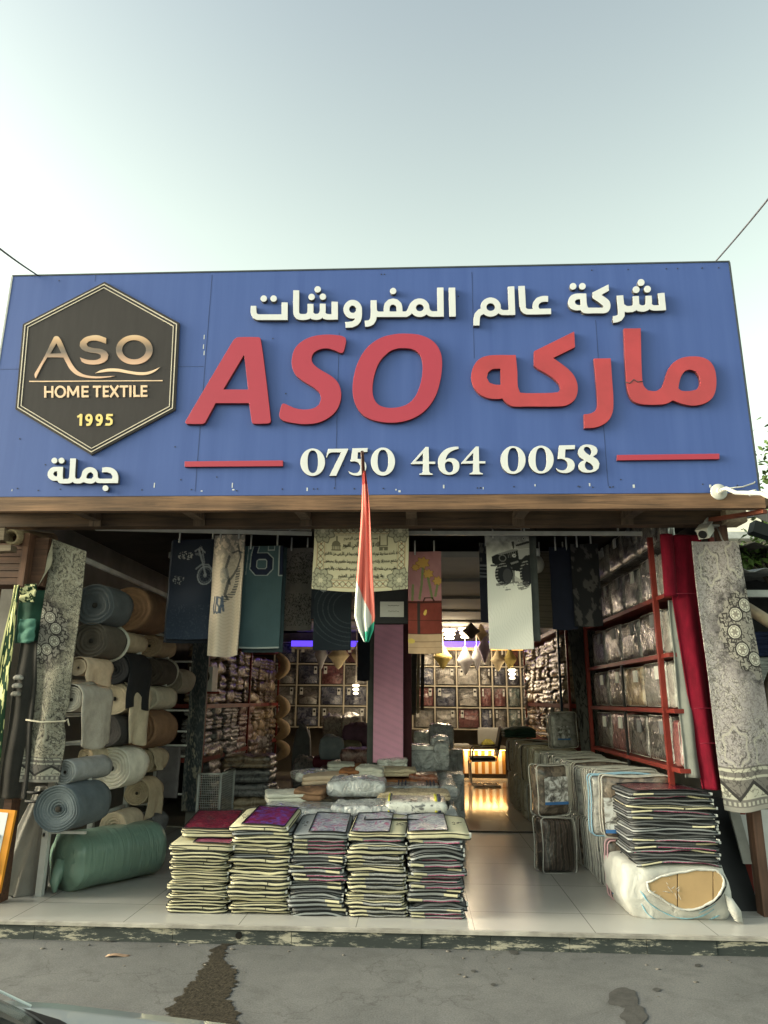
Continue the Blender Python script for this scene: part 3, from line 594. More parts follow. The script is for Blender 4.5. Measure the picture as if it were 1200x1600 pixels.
mb = MB(); q = [W(x, y, 0) for x, y in ((974,600),(982,602),(988,596),(994,600),(1002,599))]      # crack across the tall stroke
mb.tube([(p.x, -D-0.001, p.z) for p in q], 0.004, 5); mb.build('crack', m_trim, sign)
for a in ([(290,722.5),(443,721),(443,730),(290,731)], [(963,712.5),(1122,710.5),(1122,719),(963,721)]): letters('underline_bar', [a], 0.026, m_red)
# white Arabic words
G = {k: [[(c[i]/10, c[i+1]/10) for i in range(0, len(c), 2)] for c in v] for k, v in GLYPHS.items()}
for k in ('te','sha','waw','lmfr','alif','lm','aa','shr'): letters('white_arabic_letter', [smooth_poly(c, 42, 3) for c in G[k]], D, m_white)
Z4 = (870,430,6.6667); Z5 = (60,700,8.0)
ka = [S(Z4,[(528,120),(533,185),(455,230),(520,275),(543,308),(548,345),(538,385),(512,412),(475,420),(400,420),(285,420),(255,405),(240,388),(190,390),(140,372),(113,335),(109,295),(128,248),(162,224),(200,215),(297,215),(305,330),(318,362),(400,362),(465,362),(477,350),(460,332),(420,300),(362,262),(360,205)]), S(Z4,[(235,275),(238,335),(205,333),(184,318),(179,300),(190,283),(210,276)]), ellp(*[v for v in PX(Z4,[(161,140)])[0]], 5.2, 5.2), ellp(*[v for v in PX(Z4,[(257,140)])[0]], 5.2, 5.2)]
letters('white_arabic_letter', ka, D, m_white)
jm = [S(Z5,[(337,252),(331,380),(337,402),(398,402),(410,380),(424,148),(497,148),(485,370),(496,400),(535,400),(560,370),(577,310),(612,272),(670,256),(730,275),(763,320),(768,378),(788,400),(942,400),(949,370),(930,337),(880,320),(820,322),(822,262),(880,256),(950,270),(1000,312),(1022,372),(1018,455),(780,455),(750,445),(740,435),(712,455),(670,462),(625,455),(590,445),(550,460),(500,460),(470,453),(455,440),(430,455),(400,460),(310,460),(280,450),(265,425),(210,425),(165,400),(143,360),(150,312),(180,272),(220,254)]), S(Z5,[(262,308),(262,370),(237,368),(216,350),(216,330),(232,312)]), S(Z5,[(680,318),(705,340),(712,375),(690,398),(650,400),(624,391),(630,360),(650,332)])]
for d in ((228,175),(315,175),(862,518)): q = PX(Z5,[d])[0]; jm.append(ellp(q[0], q[1], 4.6, 4.6))
letters('white_arabic_letter', jm, D, m_white)
# phone number
Z6 = (460,690,6.6667); Z7 = (630,690,7.5); Z8 = (770,690,6.6667)
E_ = lambda z, c, r, e=2.0: PX(z, ellp(c[0], c[1], r[0], r[1], e))
seven = S(Z6,[(355,88),(563,85),(565,92),(440,368),(368,368),(490,125),(400,125),(372,132),(355,150),(344,178),(335,176)])
five1 = S(Z6,[(608,82),(768,78),(762,120),(665,124),(660,190),(700,196),(735,220),(752,262),(745,312),(715,348),(670,366),(615,360),(580,342),(565,317),(590,330),(625,340),(660,335),(683,308),(688,268),(672,236),(640,220),(588,220)])
five2 = S(Z8,[(684,52),(850,48),(848,90),(750,94),(745,178),(790,186),(828,210),(846,252),(838,298),(800,328),(750,340),(700,333),(665,313),(652,287),(680,303),(720,311),(755,300),(772,268),(768,230),(745,203),(710,192),(668,195)])
eight = [S(Z8,[(975,42),(1030,50),(1070,72),(1082,105),(1072,140),(1035,168),(1080,197),(1103,240),(1094,290),(1055,322),(990,335),(930,328),(891,300),(883,265),(900,230),(945,205),(900,173),(881,138),(883,100),(907,65),(940,47)]), S(Z8,[(970,65),(1000,78),(1017,108),(1015,138),(1003,155),(962,127),(939,97),(947,73)]), S(Z8,[(968,218),(1010,240),(1038,270),(1039,297),(1010,310),(977,305),(956,280),(950,248)])]
def four(dx): 
    return [PX(Z7,[(x+dx[0],y+dx[1]) for x,y in o_]) for o_ in ([(262,76),(298,76),(302,248),(375,248),(375,275),(302,275),(305,365),(318,380),(345,390),(345,402),(190,402),(190,390),(215,382),(229,366),(232,275),(92,278),(92,268)], [(232,150),(232,245),(145,246)])]
six = [S(Z7,[(645,72),(648,98),(580,120),(530,155),(503,200),(496,228),(540,208),(600,213),(643,247),(657,295),(645,350),(603,388),(540,402),(470,386),(422,338),(406,270),(416,200),(456,137),(512,95),(580,76)]), S(Z7,[(535,245),(568,258),(584,300),(580,348),(560,371),(535,375),(506,355),(489,312),(488,272),(507,252)])]
for s in ([E_(Z6,(196,226),(128,143)), E_(Z6,(197,221),(54,117),2.4)], [seven], [five1], [E_(Z6,(924,220),(126,146)), E_(Z6,(924,213),(55,115),2.4)], four((0,0)), six, four((585,-5)),
          [E_(Z8,(207,204),(130,145)), E_(Z8,(208,200),(56,122),2.4)], [E_(Z8,(497,199),(131,145)), E_(Z8,(497,198),(56,122),2.4)], [five2], eight):
    letters('phone_digit', s, 0.028, m_white)
# dark hexagon badge
HX = (0,400,3.0); hexo = PX(HX,[(495,127),(845,320),(825,725),(433,937),(78,722),(113,325)])
m_hex = fabric('badge_charcoal', (0.036,0.032,0.034), 0.75, 0.12, 3.0, 0.1, 30, stretch=(6,1,0.8))
hexc = (sum(p[0] for p in hexo)/6, sum(p[1] for p in hexo)/6)
def hsc(k): return [(hexc[0]+(x-hexc[0])*k, hexc[1]+(y-hexc[1])*k) for x, y in hexo]
badge = letters('hexagon_badge', [hexo], 0.022, m_hex); badge['label'] = 'charcoal hexagon badge with copper ASO HOME TEXTILE 1995 lettering'
m_line = fabric('badge_line', (0.62,0.55,0.46), 0.5, 0.05, bump=0)
for a, c in ((0.972,0.960),(0.932,0.922)):
    letters('border_line', [hsc(a), hsc(c)], 0.004, m_line, -0.022, badge, bevel=0.0)
def copper_mat():
    m, nt, b = _new('copper_print'); L = nt.links.new
    tc = N(nt, 'ShaderNodeTexCoord'); sp = N(nt, 'ShaderNodeSeparateXYZ'); L(tc.outputs['Object'], sp.inputs[0])
    mr = N(nt, 'ShaderNodeMapRange'); mr.inputs['From Min'].default_value = W(150,574,0).z-sz0; mr.inputs['From Max'].default_value = W(150,525,0).z-sz0; L(sp.outputs['Z'], mr.inputs[0])
    rp = ramp(nt, [(0.0, (0.66,0.43,0.31)), (0.15, (0.55,0.34,0.24)), (0.46, (0.15,0.115,0.10)), (0.60, (0.20,0.14,0.10)), (0.85, (0.55,0.35,0.21)), (1.0, (0.66,0.49,0.33))]); L(mr.outputs[0], rp.inputs[0])
    L(rp.outputs[0], b.inputs['Base Color']); b.inputs['Roughness'].default_value = 0.45; return m
m_cop = copper_mat(); ZH = (40,510,5.2174)
letters('badge_lettering', [S(ZH,[(90,432),(88,400),(110,360),(165,262),(238,112),(248,97),(262,92),(280,97),(300,122),(330,188),(368,275),(410,345),(452,385),(510,410),(600,420),(742,415),(690,427),(600,435),(510,430),(435,410),(380,368),(342,305),(322,265),(190,265),(150,330),(98,432)]), S(ZH,[(264,150),(305,232),(215,235)])], 0.006, m_cop, -0.022, badge, bevel=0.001)
letters('badge_lettering', [S(ZH,[(668,108),(668,155),(620,137),(570,128),(530,135),(508,155),(520,176),(560,188),(630,198),(670,218),(686,245),(675,283),(640,310),(580,323),(510,318),(470,300),(455,265),(490,277),(530,286),(590,285),(625,268),(625,245),(600,234),(530,224),(477,203),(453,173),(457,140),(490,107),(540,89),(600,85)])], 0.006, m_cop, -0.022, badge, bevel=0.001)
letters('badge_lettering', [E_(ZH,(897,203),(149,120)), E_(ZH,(895,203),(97,78))], 0.006, m_cop, -0.022, badge, bevel=0.001)
m_pale = fabric('badge_peach', (0.78,0.56,0.40), 0.4, 0.05, bump=0); m_yel = fabric('badge_gold', (0.80,0.62,0.24), 0.4, 0.05, bump=0)
letters('swoosh', [S(ZH,[(578,393),(620,370),(690,355),(770,357),(850,373),(930,384),(1000,382),(1060,364),(1105,343),(1060,382),(1000,405),(930,408),(850,396),(760,381),(690,380),(630,387)])], 0.005, m_pale, -0.022, badge, bevel=0.001)
letters('badge_rule', [PX(ZH,[(42,455),(1125,449),(1125,457),(42,463)])], 0.004, m_pale, -0.022, badge, bevel=0.0)
BADGE={'h0':[[1432,12115,1442,12109,1496,12111,1498,12253,1503,12259,1649,12258,1655,12253,1657,12107,1718,12107,1718,12467,1657,12467,1655,12322,1649,12317,1503,12318,1498,12329,1498,12467,1433,12467]],'h1':[[1913,12095,1960,12095,1990,12103,2043,12134,2075,12168,2091,12195,2109,12256,2109,12310,2103,12341,2079,12394,2059,12420,2021,12451,1990,12467,1960,12475,1929,12476,1883,12469,1829,12439,1789,12394,1768,12348,1761,12318,1759,12279,1765,12233,1793,12172,1828,12134,1852,12116,1883,12102],[1906,12164,1868,12186,1837,12226,1825,12272,1829,12325,1847,12364,1883,12397,1921,12410,1960,12408,2000,12387,2030,12348,2044,12302,2041,12249,2021,12205,1985,12172,1952,12160]],'h2':[[2447,12101,2513,12101,2525,12453,2519,12460,2466,12462,2460,12453,2450,12230,2363,12392,2351,12405,2335,12410,2320,12407,2309,12400,2220,12239,2214,12246,2205,12463,2142,12461,2153,12108,2159,12102,2220,12103,2328,12299,2335,12306]],'h3':[[2619,12099,2811,12098,2816,12107,2817,12153,2811,12163,2665,12164,2659,12176,2661,12245,2803,12247,2805,12306,2795,12311,2665,12312,2659,12322,2659,12345,2660,12391,2665,12394,2811,12393,2816,12398,2817,12452,2811,12458,2596,12460,2594,12107,2596,12099]],'h4':[[3069,12096,3200,12095,3206,12096,3207,12104,3207,12158,3115,12161,3110,12165,3110,12449,3108,12456,3085,12456,3046,12456,3044,12449,3044,12165,3039,12161,2954,12162,2947,12157,2946,12104,2954,12097]],'h5':[[3282,12094,3444,12094,3443,12158,3328,12159,3323,12163,3325,12240,3428,12241,3433,12247,3434,12293,3428,12306,3324,12309,3322,12378,3328,12389,3435,12388,3445,12393,3443,12452,3259,12454,3257,12102,3259,12094]],'h6':[[3709,12075,3711,12073,3761,12106,3762,12114,3657,12267,3655,12275,3762,12428,3760,12436,3711,12469,3619,12337,3612,12332,3520,12466,3512,12469,3464,12436,3572,12275,3464,12114,3512,12077,3520,12080,3612,12212]],'h7':[[3913,12089,4043,12088,4049,12089,4050,12097,4051,12151,3959,12154,3949,12158,3949,12442,3943,12449,3920,12449,3890,12449,3884,12442,3884,12158,3874,12155,3790,12155,3783,12150,3782,12143,3782,12097,3790,12090]],'h8':[[4083,12095,4085,12088,4146,12088,4148,12095,4146,12448,4085,12448,4083,12440]],'h9':[[4208,12094,4210,12087,4271,12087,4273,12094,4274,12378,4279,12381,4409,12382,4409,12444,4210,12447]],'h10':[[4459,12085,4644,12085,4643,12148,4505,12150,4500,12154,4501,12230,4628,12231,4633,12238,4633,12284,4628,12296,4505,12297,4499,12307,4499,12345,4500,12376,4505,12380,4635,12379,4645,12384,4643,12442,4436,12445,4434,12092,4436,12085]],'d0':[[2546,12975,2609,12976,2621,12983,2606,13336,2602,13345,2533,13341,2530,13320,2538,13075,2479,13094,2471,13088,2455,13044,2458,13037,2510,13016]],'d1':[[2790,12979,2820,12974,2851,12977,2876,12987,2904,13009,2931,13056,2939,13125,2924,13224,2866,13325,2843,13341,2751,13349,2746,13339,2741,13278,2812,13270,2845,13217,2789,13209,2759,13193,2731,13163,2715,13125,2712,13079,2723,13040,2751,13002],[2820,13047,2805,13052,2793,13063,2786,13079,2784,13102,2789,13117,2800,13132,2812,13140,2828,13142,2843,13136,2855,13125,2862,13109,2864,13086,2859,13071,2848,13056,2835,13048]],'d2':[[3108,12979,3138,12974,3169,12977,3194,12987,3223,13009,3249,13056,3257,13125,3242,13224,3184,13325,3161,13341,3069,13349,3064,13339,3059,13278,3131,13270,3163,13217,3108,13209,3077,13193,3049,13163,3033,13125,3030,13079,3041,13040,3069,13002],[3138,13047,3123,13052,3112,13063,3104,13079,3103,13102,3107,13117,3119,13132,3131,13140,3146,13142,3161,13136,3173,13125,3180,13109,3182,13086,3177,13071,3166,13056,3154,13048]],'d3':[[3399,12975,3568,12975,3568,13044,3445,13046,3433,13052,3430,13083,3460,13077,3483,13082,3552,13146,3565,13167,3555,13282,3541,13297,3479,13336,3453,13345,3345,13335,3335,13328,3341,13267,3345,13262,3445,13271,3487,13244,3492,13190,3460,13159,3453,13154,3399,13170,3393,13167,3384,13144,3354,13136,3372,12983,3376,12979,3391,12981]]}
for k, cs in BADGE.items():
    letters('badge_lettering', [smooth_poly([(c[i]/20, c[i+1]/20) for i in range(0, len(c), 2)], 40, 2) for c in cs], 0.006, m_pale if k[0] == 'h' else m_yel, -0.022, badge, bevel=0.0005)

# ================================================================ front stacks of folded bedding bags
m_cream = fabric('cream_cloth', (0.56,0.52,0.36), 0.75, 0.10, 14, 0.25, 160, rand=0.12)
m_grey = fabric('grey_cloth', (0.27,0.285,0.295), 0.7, 0.12, 14, 0.25, 160, rand=0.15)
m_greyd = fabric('dark_grey_cloth', (0.135,0.14,0.15), 0.65, 0.15, 14, 0.25, 160, rand=0.2)
m_pipe = fabric('black_piping', (0.010,0.011,0.013), 0.55, 0.2, 30, 0.1)
m_zip = fabric('white_tape', (0.6,0.6,0.58), 0.6, 0.1, 20, 0.1)
m_ink = fabric('black_ink', (0.02,0.02,0.022), 0.6, bump=0)
m_floral = printed('maroon_print', [(0.30,(0.02,0.003,0.008)),(0.44,(0.13,0.008,0.025)),(0.50,(0.34,0.03,0.07)),(0.54,(0.08,0.006,0.02)),(0.62,(0.05,0.006,0.03)),(0.70,(0.45,0.25,0.26))], 26, wrinkle=0.35)
m_violet = printed('violet_print', [(0.30,(0.10,0.008,0.03)),(0.44,(0.19,0.012,0.06)),(0.53,(0.16,0.03,0.2)),(0.62,(0.11,0.07,0.36)),(0.74,(0.42,0.32,0.55))], 13, wrinkle=0.4)
m_silver = printed('silver_print', [(0.30,(0.08,0.07,0.14)),(0.42,(0.26,0.27,0.36)),(0.50,(0.52,0.55,0.58)),(0.56,(0.22,0.24,0.38)),(0.63,(0.48,0.08,0.17)),(0.67,(0.30,0.31,0.40)),(0.74,(0.6,0.6,0.62))], 11, wrinkle=0.6)
m_paisley = printed('grey_print', [(0.32,(0.05,0.05,0.055)),(0.46,(0.42,0.42,0.41)),(0.52,(0.10,0.10,0.10)),(0.58,(0.5,0.49,0.47)),(0.7,(0.16,0.16,0.16))], 34, wrinkle=0.35, distort=3)
m_pinkp = printed('pink_print', [(0.32,(0.10,0.012,0.03)),(0.46,(0.42,0.05,0.13)),(0.53,(0.10,0.04,0.09)),(0.60,(0.55,0.2,0.3)),(0.72,(0.12,0.03,0.05))], 30, wrinkle=0.35, distort=3)
def bag(kind, seed, h=0.027, w=0.47, d=0.42, label='bag', top=None, flop=1.0):
    """folded zip bag of bedding: soft body, black piped rims, side patch; a top one also has a clear window"""
    rs = random.Random(seed)
    t = thing('bedding_bag', label, 'bedding bag', (0,0,0))
    a1, a2, p1, p2 = rs.uniform(.001,.0036), rs.uniform(.0005,.0018), rs.uniform(0,6), rs.uniform(0,6); sg = rs.uniform(0.005,0.019); a1 *= flop; a2 *= flop; sg *= flop
    def wv(x, y, z): return (x*(1+0.008*math.sin(5*z/h+p1)), y+0.004*math.sin(x*13+p2), z+a1*math.sin(x*14+p1+y*3)+a2*math.sin(x*31+p2)-sg*(2*abs(x)/w)**3*(0.6+0.4*math.sin(p1)))
    mb = slab(MB(), w, d, h*0.96, 0.045, 0.011, 0.03, 0.25); mb.warp(wv)
    body = {'cream': m_cream, 'grey': m_grey, 'dark': m_greyd, 'pattern': m_cream}[kind]
    mb.build('body', body, t, False)
    for z, q in ((h*0.12, 0.0038), (h*0.88, 0.0040)):
        lp = [wv(x*0.997, y*0.997, z) for x, y, _ in dense(rrect(w, d, 0.045), 0.03)]
        MB().tube(lp, q, 6, closed=True).build('piping', m_pipe, t, False)
    def frontpatch(x0, x1, mat, name, out=0.0035, zz=(0.2,0.8)):
        g = MB().grid(max(2,int((x1-x0)/0.02)), 3, lambda u, v: wv(x0+(x1-x0)*u, -d/2-out+0.004*(2*v-1)**2, h*(zz[0]+(zz[1]-zz[0])*v)))
        g.build(name, mat, t, False)
    if kind in ('grey','dark'):
        if rs.random() < 0.7:
            r = rs.random() < 0.4
            frontpatch(w*0.20 if not (seed % 2) else -w*0.46, w*0.45 if not (seed % 2) else -w*0.22, m_cream, 'label_patch')
            if r: frontpatch(-w*0.44 if not (seed % 2) else -w*0.20, w*0.18 if not (seed % 2) else w*0.44, m_pinkp, 'print_panel', zz=(0.18,0.42))
    elif kind == 'pattern':
        frontpatch(-w*0.18, w*0.45, m_paisley, 'print_panel', zz=(0.2,0.75)); 
    elif rs.random() < 0.5:
        frontpatch(w*0.12, w*0.12+0.006, m_ink, 'seam_tab', zz=(0.25,0.75))
    if rs.random() < 0.7:
        x = w/2-0.006; MB().box(x-0.004, x+0.010, -d/2+0.02, -d/2+0.045, h*0.15, h*0.85).build('zip_tab', m_zip, t, False)
    if top:
        mat, x0, x1, flip = top
        zt = lambda x, y: h*0.96*1.25+0.004+a1*math.sin(x*14+p1+y*3)+a2*math.sin(x*31+p2)-sg*(2*abs(x)/w)**3*(0.6+0.4*math.sin(p1))
        g = MB().grid(14, 14, lambda u, v: (lambda x, y: (x, y+0.004*math.sin(x*13+p2), zt(x, y)+0.004*math.sin(7*u)*math.sin(5*v)))(x0+(x1-x0)*u, -d*0.47+d*0.94*v)); g.build('window', mat, t, False)
        fr = [(x0,-d*0.47),(x1,-d*0.47),(x1,d*0.47),(x0,d*0.47)]
        lp = dense([(x,y,zt(x,y)+0.003) for x,y in fr], 0.04); MB().tube([(x,y,zt(x,y)+0.003) for x,y,_ in lp], 0.0045, 6, closed=True).build('window_piping', m_pipe, t, False)
        mb = MB(); cx = (x1+w/2)/2 if w/2-x1 > x0+w/2 else (x0-w/2)/2      # small inked emblem on the cream strip
        for k in range(7):
            a = rs.uniform(0,6.28); px, py = cx+rs.uniform(-.025,.025), -0.03+rs.uniform(-.05,.05)
            mb.obox((px,py,zt(px,py)+0.001), (px+0.02*math.cos(a),py+0.02*math.sin(a),zt(px,py)+0.001), 0.006, 0.002)
        mb.build('emblem', m_ink, t, False)
    return t
PROTO = {}
def stack(px0, px1, kindseq, y0, ztop, where, topspec, toplabel, first_top=None):
    a, c = at(px0, 1400, 'Y', y0), at(px1, 1400, 'Y', y0); cx = (a.x+c.x)/2; wid = (c.x-a.x)*1.045
    n = len(kindseq); h = (ztop-FZ)/(n); z = FZ+0.003; hv = [random.uniform(0.72,1.3) for _ in kindseq]; hv = [q*n/sum(hv) for q in hv]
    names = {'cream':'black-piped cream zip bag', 'grey':'black-piped grey zip bag', 'dark':'black-piped charcoal zip bag', 'pattern':'cream zip bag with printed front'}
    for k, kd in enumerate(kindseq):          # from the floor up
        v = random.randrange(5); hk = h*hv[k]; frm = n-1-k
        lab = '%s, %s from top of %s' % (names[kd], nth(frm) if frm else 'first', where)
        dx, ry = random.uniform(-.02,.02), random.uniform(-.06,.06)
        if frm == 0 and topspec:
            o = bag(kd, 100+len(PROTO)+random.randrange(50), hk, 0.47, 0.54, toplabel, topspec); o.location = (cx+dx, y0+0.27, z+0.03); o.rotation_euler = (0.11,0,ry)
            o.scale = (wid/0.48, 1, 1); o['group'] = 'folded bedding bags stacked at the front of the floor'
        else:
            key = (kd, v)
            if key not in PROTO:
                PROTO[key] = o = bag(kd, v*7+len(kd), 0.027, flop=[1,1.7,0.8,1.4,2.1][v]); o['label'] = lab; o['group'] = 'folded bedding bags stacked at the front of the floor'
                o.location = (cx+dx, y0+0.21, z); o.rotation_euler = (0,0,ry); o.scale = (wid/0.48, 1, hk/0.0275)
            else:
                o = dup(PROTO[key], (cx+dx, y0+0.215+random.uniform(-.03,.025), z), ry, lab, 'folded bedding bags stacked at the front of the floor', (wid/0.48*random.uniform(.98,1.02), 1, hk/0.0275))
        z += hk
    return cx, z
zt = lambda py, Y: W(500, py, Y).z
cr, gr, pt, dk = 'cream', 'grey', 'pattern', 'dark'
s1x, s1z = stack(262, 352, [cr]*19, 0.27, zt(1328,0.27), 'the leftmost front stack', None, None)
s2x, s2z = stack(355, 449, [cr]*13+[gr]+[cr]*5+[gr,cr], 0.27, zt(1294,0.27), 'the second-leftmost front stack', (m_violet,-0.13,0.21,0), 'cream zip bag with a shiny purple and maroon window, on the second-leftmost front stack')
s3x, s3z = stack(453, 540, [gr,dk,gr,gr]*5, 0.27, zt(1304,0.27), 'the middle front stack', (m_silver,-0.10,0.21,0), 'zip bag with a silvery blue window, lying on the middle front stack')
s4x, s4z = stack(543, 634, [pt,pt,cr,pt,pt,pt,cr,pt,pt,pt,pt,cr,pt,pt,pt,cr,pt]+[gr,gr,cr], 0.27, zt(1302,0.27), 'the second-rightmost front stack', (m_silver,-0.21,0.10,1), 'zip bag with a silvery pink window and cream strip, on the second-rightmost front stack')
s5x, s5z = stack(639, 724, [gr,gr,gr,dk]*4+[gr,gr], 0.27, zt(1309,0.27), 'the rightmost front stack', None, None)
G1 = 'folded bedding bags stacked at the front of the floor'
def loose(kind, seed, x, y, z, rz, lab, top=None, h=0.034, w=0.47, tilt=(0,0), d=0.42):
    o = bag(kind, seed, h, w, d, lab, top); o.location = (x, y, z); o.rotation_euler = (tilt[0], tilt[1], rz); o['group'] = G1; return o
loose(cr, 31, s1x+0.02, 0.50, s1z+0.002, -0.04, 'cream zip bag with a red window, its front corner drooping over the leftmost front stack', (m_pinkp,-0.06,0.22,0), 0.04, 0.49, (0.09,0.0), 0.5)
loose(cr, 33, s1x+0.05, 0.56, s1z+0.052, 0.12, 'cream zip bag second from the top, skewed on the leftmost front stack', None, 0.036, 0.47)
loose(cr, 35, s1x+0.04, 0.62, s1z+0.10, 0.05, 'cream zip bag with a dark red shiny window, topmost on the leftmost front stack', (m_floral,-0.22,0.14,0), 0.03, 0.47, (0.12,0), 0.52)
loose(cr, 37, s1x+0.30, 0.66, s1z+0.115, 0.55, 'small cream zip bag lying askew between the first two front stacks', None, 0.03, 0.26, (0.05,-0.12), 0.30)
loose(cr, 41, s5x+0.015, 0.53, s5z+0.024, 0.03, 'cream zip bag with a silver lattice window, topmost on the rightmost front stack', (m_silver,-0.22,0.07,1), 0.042, 0.47, (0.10,0), 0.5)
loose(cr, 43, s4x+0.10, 0.78, s4z-0.012, 0.02, 'cream zip bag with a crinkled clear window behind the fourth front stack', (m_silver,-0.22,0.20,1), 0.05, 0.5)

# ================================================================ long low display of wrapped bedding behind the stacks
plat = thing('display_platform', 'low platform of grey cartons carrying the wrapped bedding behind the front stacks', 'platform', (-0.45,2.2,FZ))
MB().box(-1.22, 0.22, 0.86, 3.5, FZ, 0.58).build('box_body', fabric('grey_carton', (0.30,0.30,0.30), 0.7, 0.2), plat)
m_film = film('silver_film', (0.46,0.47,0.49)); m_film2 = film('grey_film', (0.33,0.34,0.35)); m_filmw = film('white_film', (0.62,0.61,0.58))
m_tan = fabric('tan_knit', (0.50,0.42,0.30), 0.95, 0.2, 20, 0.8, 90); m_rust = fabric('rust_knit', (0.30,0.125,0.055), 0.95, 0.35, 24, 0.8, 90)
m_white_t = fabric('white_towel', (0.62,0.60,0.53), 0.95, 0.12, 20, 0.8, 110); m_peach = fabric('peach_cloth', (0.66,0.5,0.37), 0.85, 0.08, 8, 0.4)
m_knit = fabric('beige_frill', (0.42,0.34,0.24), 0.95, 0.5, 60, 1.0, 60); m_brownc = fabric('brown_blanket', (0.22,0.125,0.075), 0.9, 0.3, 12, 0.7, 80)
def lump(name, label, cat, cx, cy, z, w, d, h, mat, seed, rz=0.0, amp=0.25, group=None, puff=0.35, bands=None, tilt=(0,0), fs=7.0):
    """soft folded or wrapped bundle with sagging, creased sides; bands are stripes or seams laid over it"""
    lay = max(2, int(h/0.035)) if name.startswith('folded') else (2 if name in ('film_blanket','wrapped_blanket','towel_bundle') else 0)
    mb = slab_layers(MB(), w, d, h, min(w,d)*0.08, lay, 0.028, puff, 8, seed) if lay else slab(MB(), w, d, h, min(w,d)*0.10, 0.02 if name == 'film_parcel' else min(h*0.30, 0.05), 0.028, puff, 8)
    def wv(x, y, zz):
        f = 0.25+0.75*zz/h
        n = hnoise(x*fs+seed*3.1, y*fs, zz*9, s=seed % 50); n2 = hnoise(x*fs*3, y*fs*3+seed, zz*14, s=(seed+9) % 50)
        return (x+0.10*w*amp*hnoise(y*6+seed, zz*12, 0, s=3), y+0.10*d*amp*hnoise(x*6+seed, zz*14, 0, s=4), max(0.0, zz+h*amp*f*(n*0.8+n2*0.5)))
    mb.warp(wv)
    t = thing(name, label, cat, (cx, cy, z), rz, group); t.rotation_euler = (tilt[0], tilt[1], rz)
    mb.build('wrapped_body', mat, t, False)
    for (u0, u1, bm_) in (bands or []):
        sm = []
        for k in range(15):
            y = -d*0.5+d*k/14; e = 1-abs(2*k/14-1)**6
            sm.append((y, h*(0.12+0.98*e)+h*puff*0.35*e+0.008))
        g = MB()
        xa, xb = -w/2+w*u0, -w/2+w*u1
        g.loft([[(x,y,zz) for y, zz in sm] for x in (xa, (xa+xb)/2, xb)], False, False, True, False)
        o = g.build('stripe', bm_, t, False); o.modifiers.new('t', 'SOLIDIFY').thickness = 0.004
    return t
GP = 'wrapped bedding laid out behind the front stacks'
def pile(px, py, Y, wpx, h, d, name, label, cat, mat, seed, rz=0.0, amp=0.25, bands=None, tilt=(0,0), fs=7.0):
    p = W(px, py, Y); w = (W(px+wpx/2, py, Y)-W(px-wpx/2, py, Y)).x*1.12; h *= 0.8
    return lump(name, label, cat, p.x, Y+d/2, max(0.58, p.z), w, d, h, mat, seed, rz, amp, GP, 0.10, bands, tilt, fs)
m_yel = fabric('yellow_band', (0.6,0.56,0.08), 0.7, bump=0); m_navy = fabric('navy_band', (0.04,0.045,0.08), 0.7, bump=0)
m_sketch = printed('sketch_print', [(0.40,(0.10,0.10,0.10)),(0.44,(0.5,0.5,0.47)),(0.56,(0.56,0.56,0.52)),(0.62,(0.4,0.4,0.38)),(0.66,(0.52,0.52,0.48))], 9, wrinkle=0.5)
_fm = [m_film, m_film2, m_filmw]
for j in range(5):
    for i in range(3):
        lump('wrapped_quilt', 'flat film-wrapped quilt in the base layer of the display, %s row from the front, %s' % (nth(j), ['left','middle','right'][i]), 'wrapped quilt', -0.98+0.47*i+random.uniform(-.02,.02), 1.08+0.5*j, 0.581, 0.49, 0.52, 0.10, _fm[(i+2*j) % 3], 140+3*j+i, random.uniform(-.06,.06), 0.5, GP, 0.08)
pile(441, 1279, 0.86, 66, 0.10, 0.45, 'wrapped_quilt', 'silvery wrapped quilt at the left front corner of the display', 'wrapped quilt', m_film, 1, 0.1)
pile(487, 1279, 0.86, 60, 0.09, 0.45, 'wrapped_quilt', 'silvery grey wrapped quilt second from the left front corner of the display', 'wrapped quilt', m_film2, 2)
pile(552, 1277, 0.86, 66, 0.10, 0.5, 'wrapped_quilt', 'silver wrapped quilt in the front row just left of the yellow striped one', 'wrapped quilt', m_film, 3)
pile(598, 1274, 0.86, 36, 0.08, 0.5, 'wrapped_quilt', 'narrow dull wrapped quilt squeezed left of the yellow striped one', 'wrapped quilt', m_film2, 4)
pile(650, 1273, 0.86, 88, 0.12, 0.45, 'wrapped_quilt', 'pale wrapped bedding with a sketch print and yellow and navy end stripes', 'wrapped quilt', m_sketch, 5, 0, 0.12, [(0.05,0.08,m_yel),(0.08,0.1,m_navy),(0.80,0.84,m_yel),(0.85,0.90,m_navy)])
pile(440, 1256, 1.35, 60, 0.10, 0.4, 'folded_towel', 'rumpled white towel at the left edge of the display with a tan one under it', 'towel', m_white_t, 6, 0.25, 0.4)
pile(484, 1252, 1.38, 44, 0.11, 0.4, 'folded_towel', 'rumpled tan towel left of the shiny silver roll', 'towel', m_brownc, 7, -0.1, 0.45)
pile(555, 1246, 1.45, 84, 0.17, 0.45, 'wrapped_quilt', 'plump bright silver wrapped quilt in the middle of the display', 'wrapped quilt', m_film, 8, 0, 0.3)
pile(648, 1251, 1.4, 104, 0.075, 0.4, 'folded_blanket', 'beige blanket with a fringed frill lying behind the yellow striped bedding', 'blanket', m_knit, 9, 0, 0.35, fs=13)
pile(640, 1240, 1.9, 84, 0.085, 0.4, 'folded_blanket', 'grey wrapped blanket with dark bar stripes behind the frilled one', 'blanket', m_film2, 10, 0, 0.2, [(0.30,0.32,m_navy),(0.36,0.38,m_navy),(0.42,0.44,m_navy),(0.78,0.80,m_navy),(0.84,0.86,m_navy),(0.9,0.92,m_navy)])
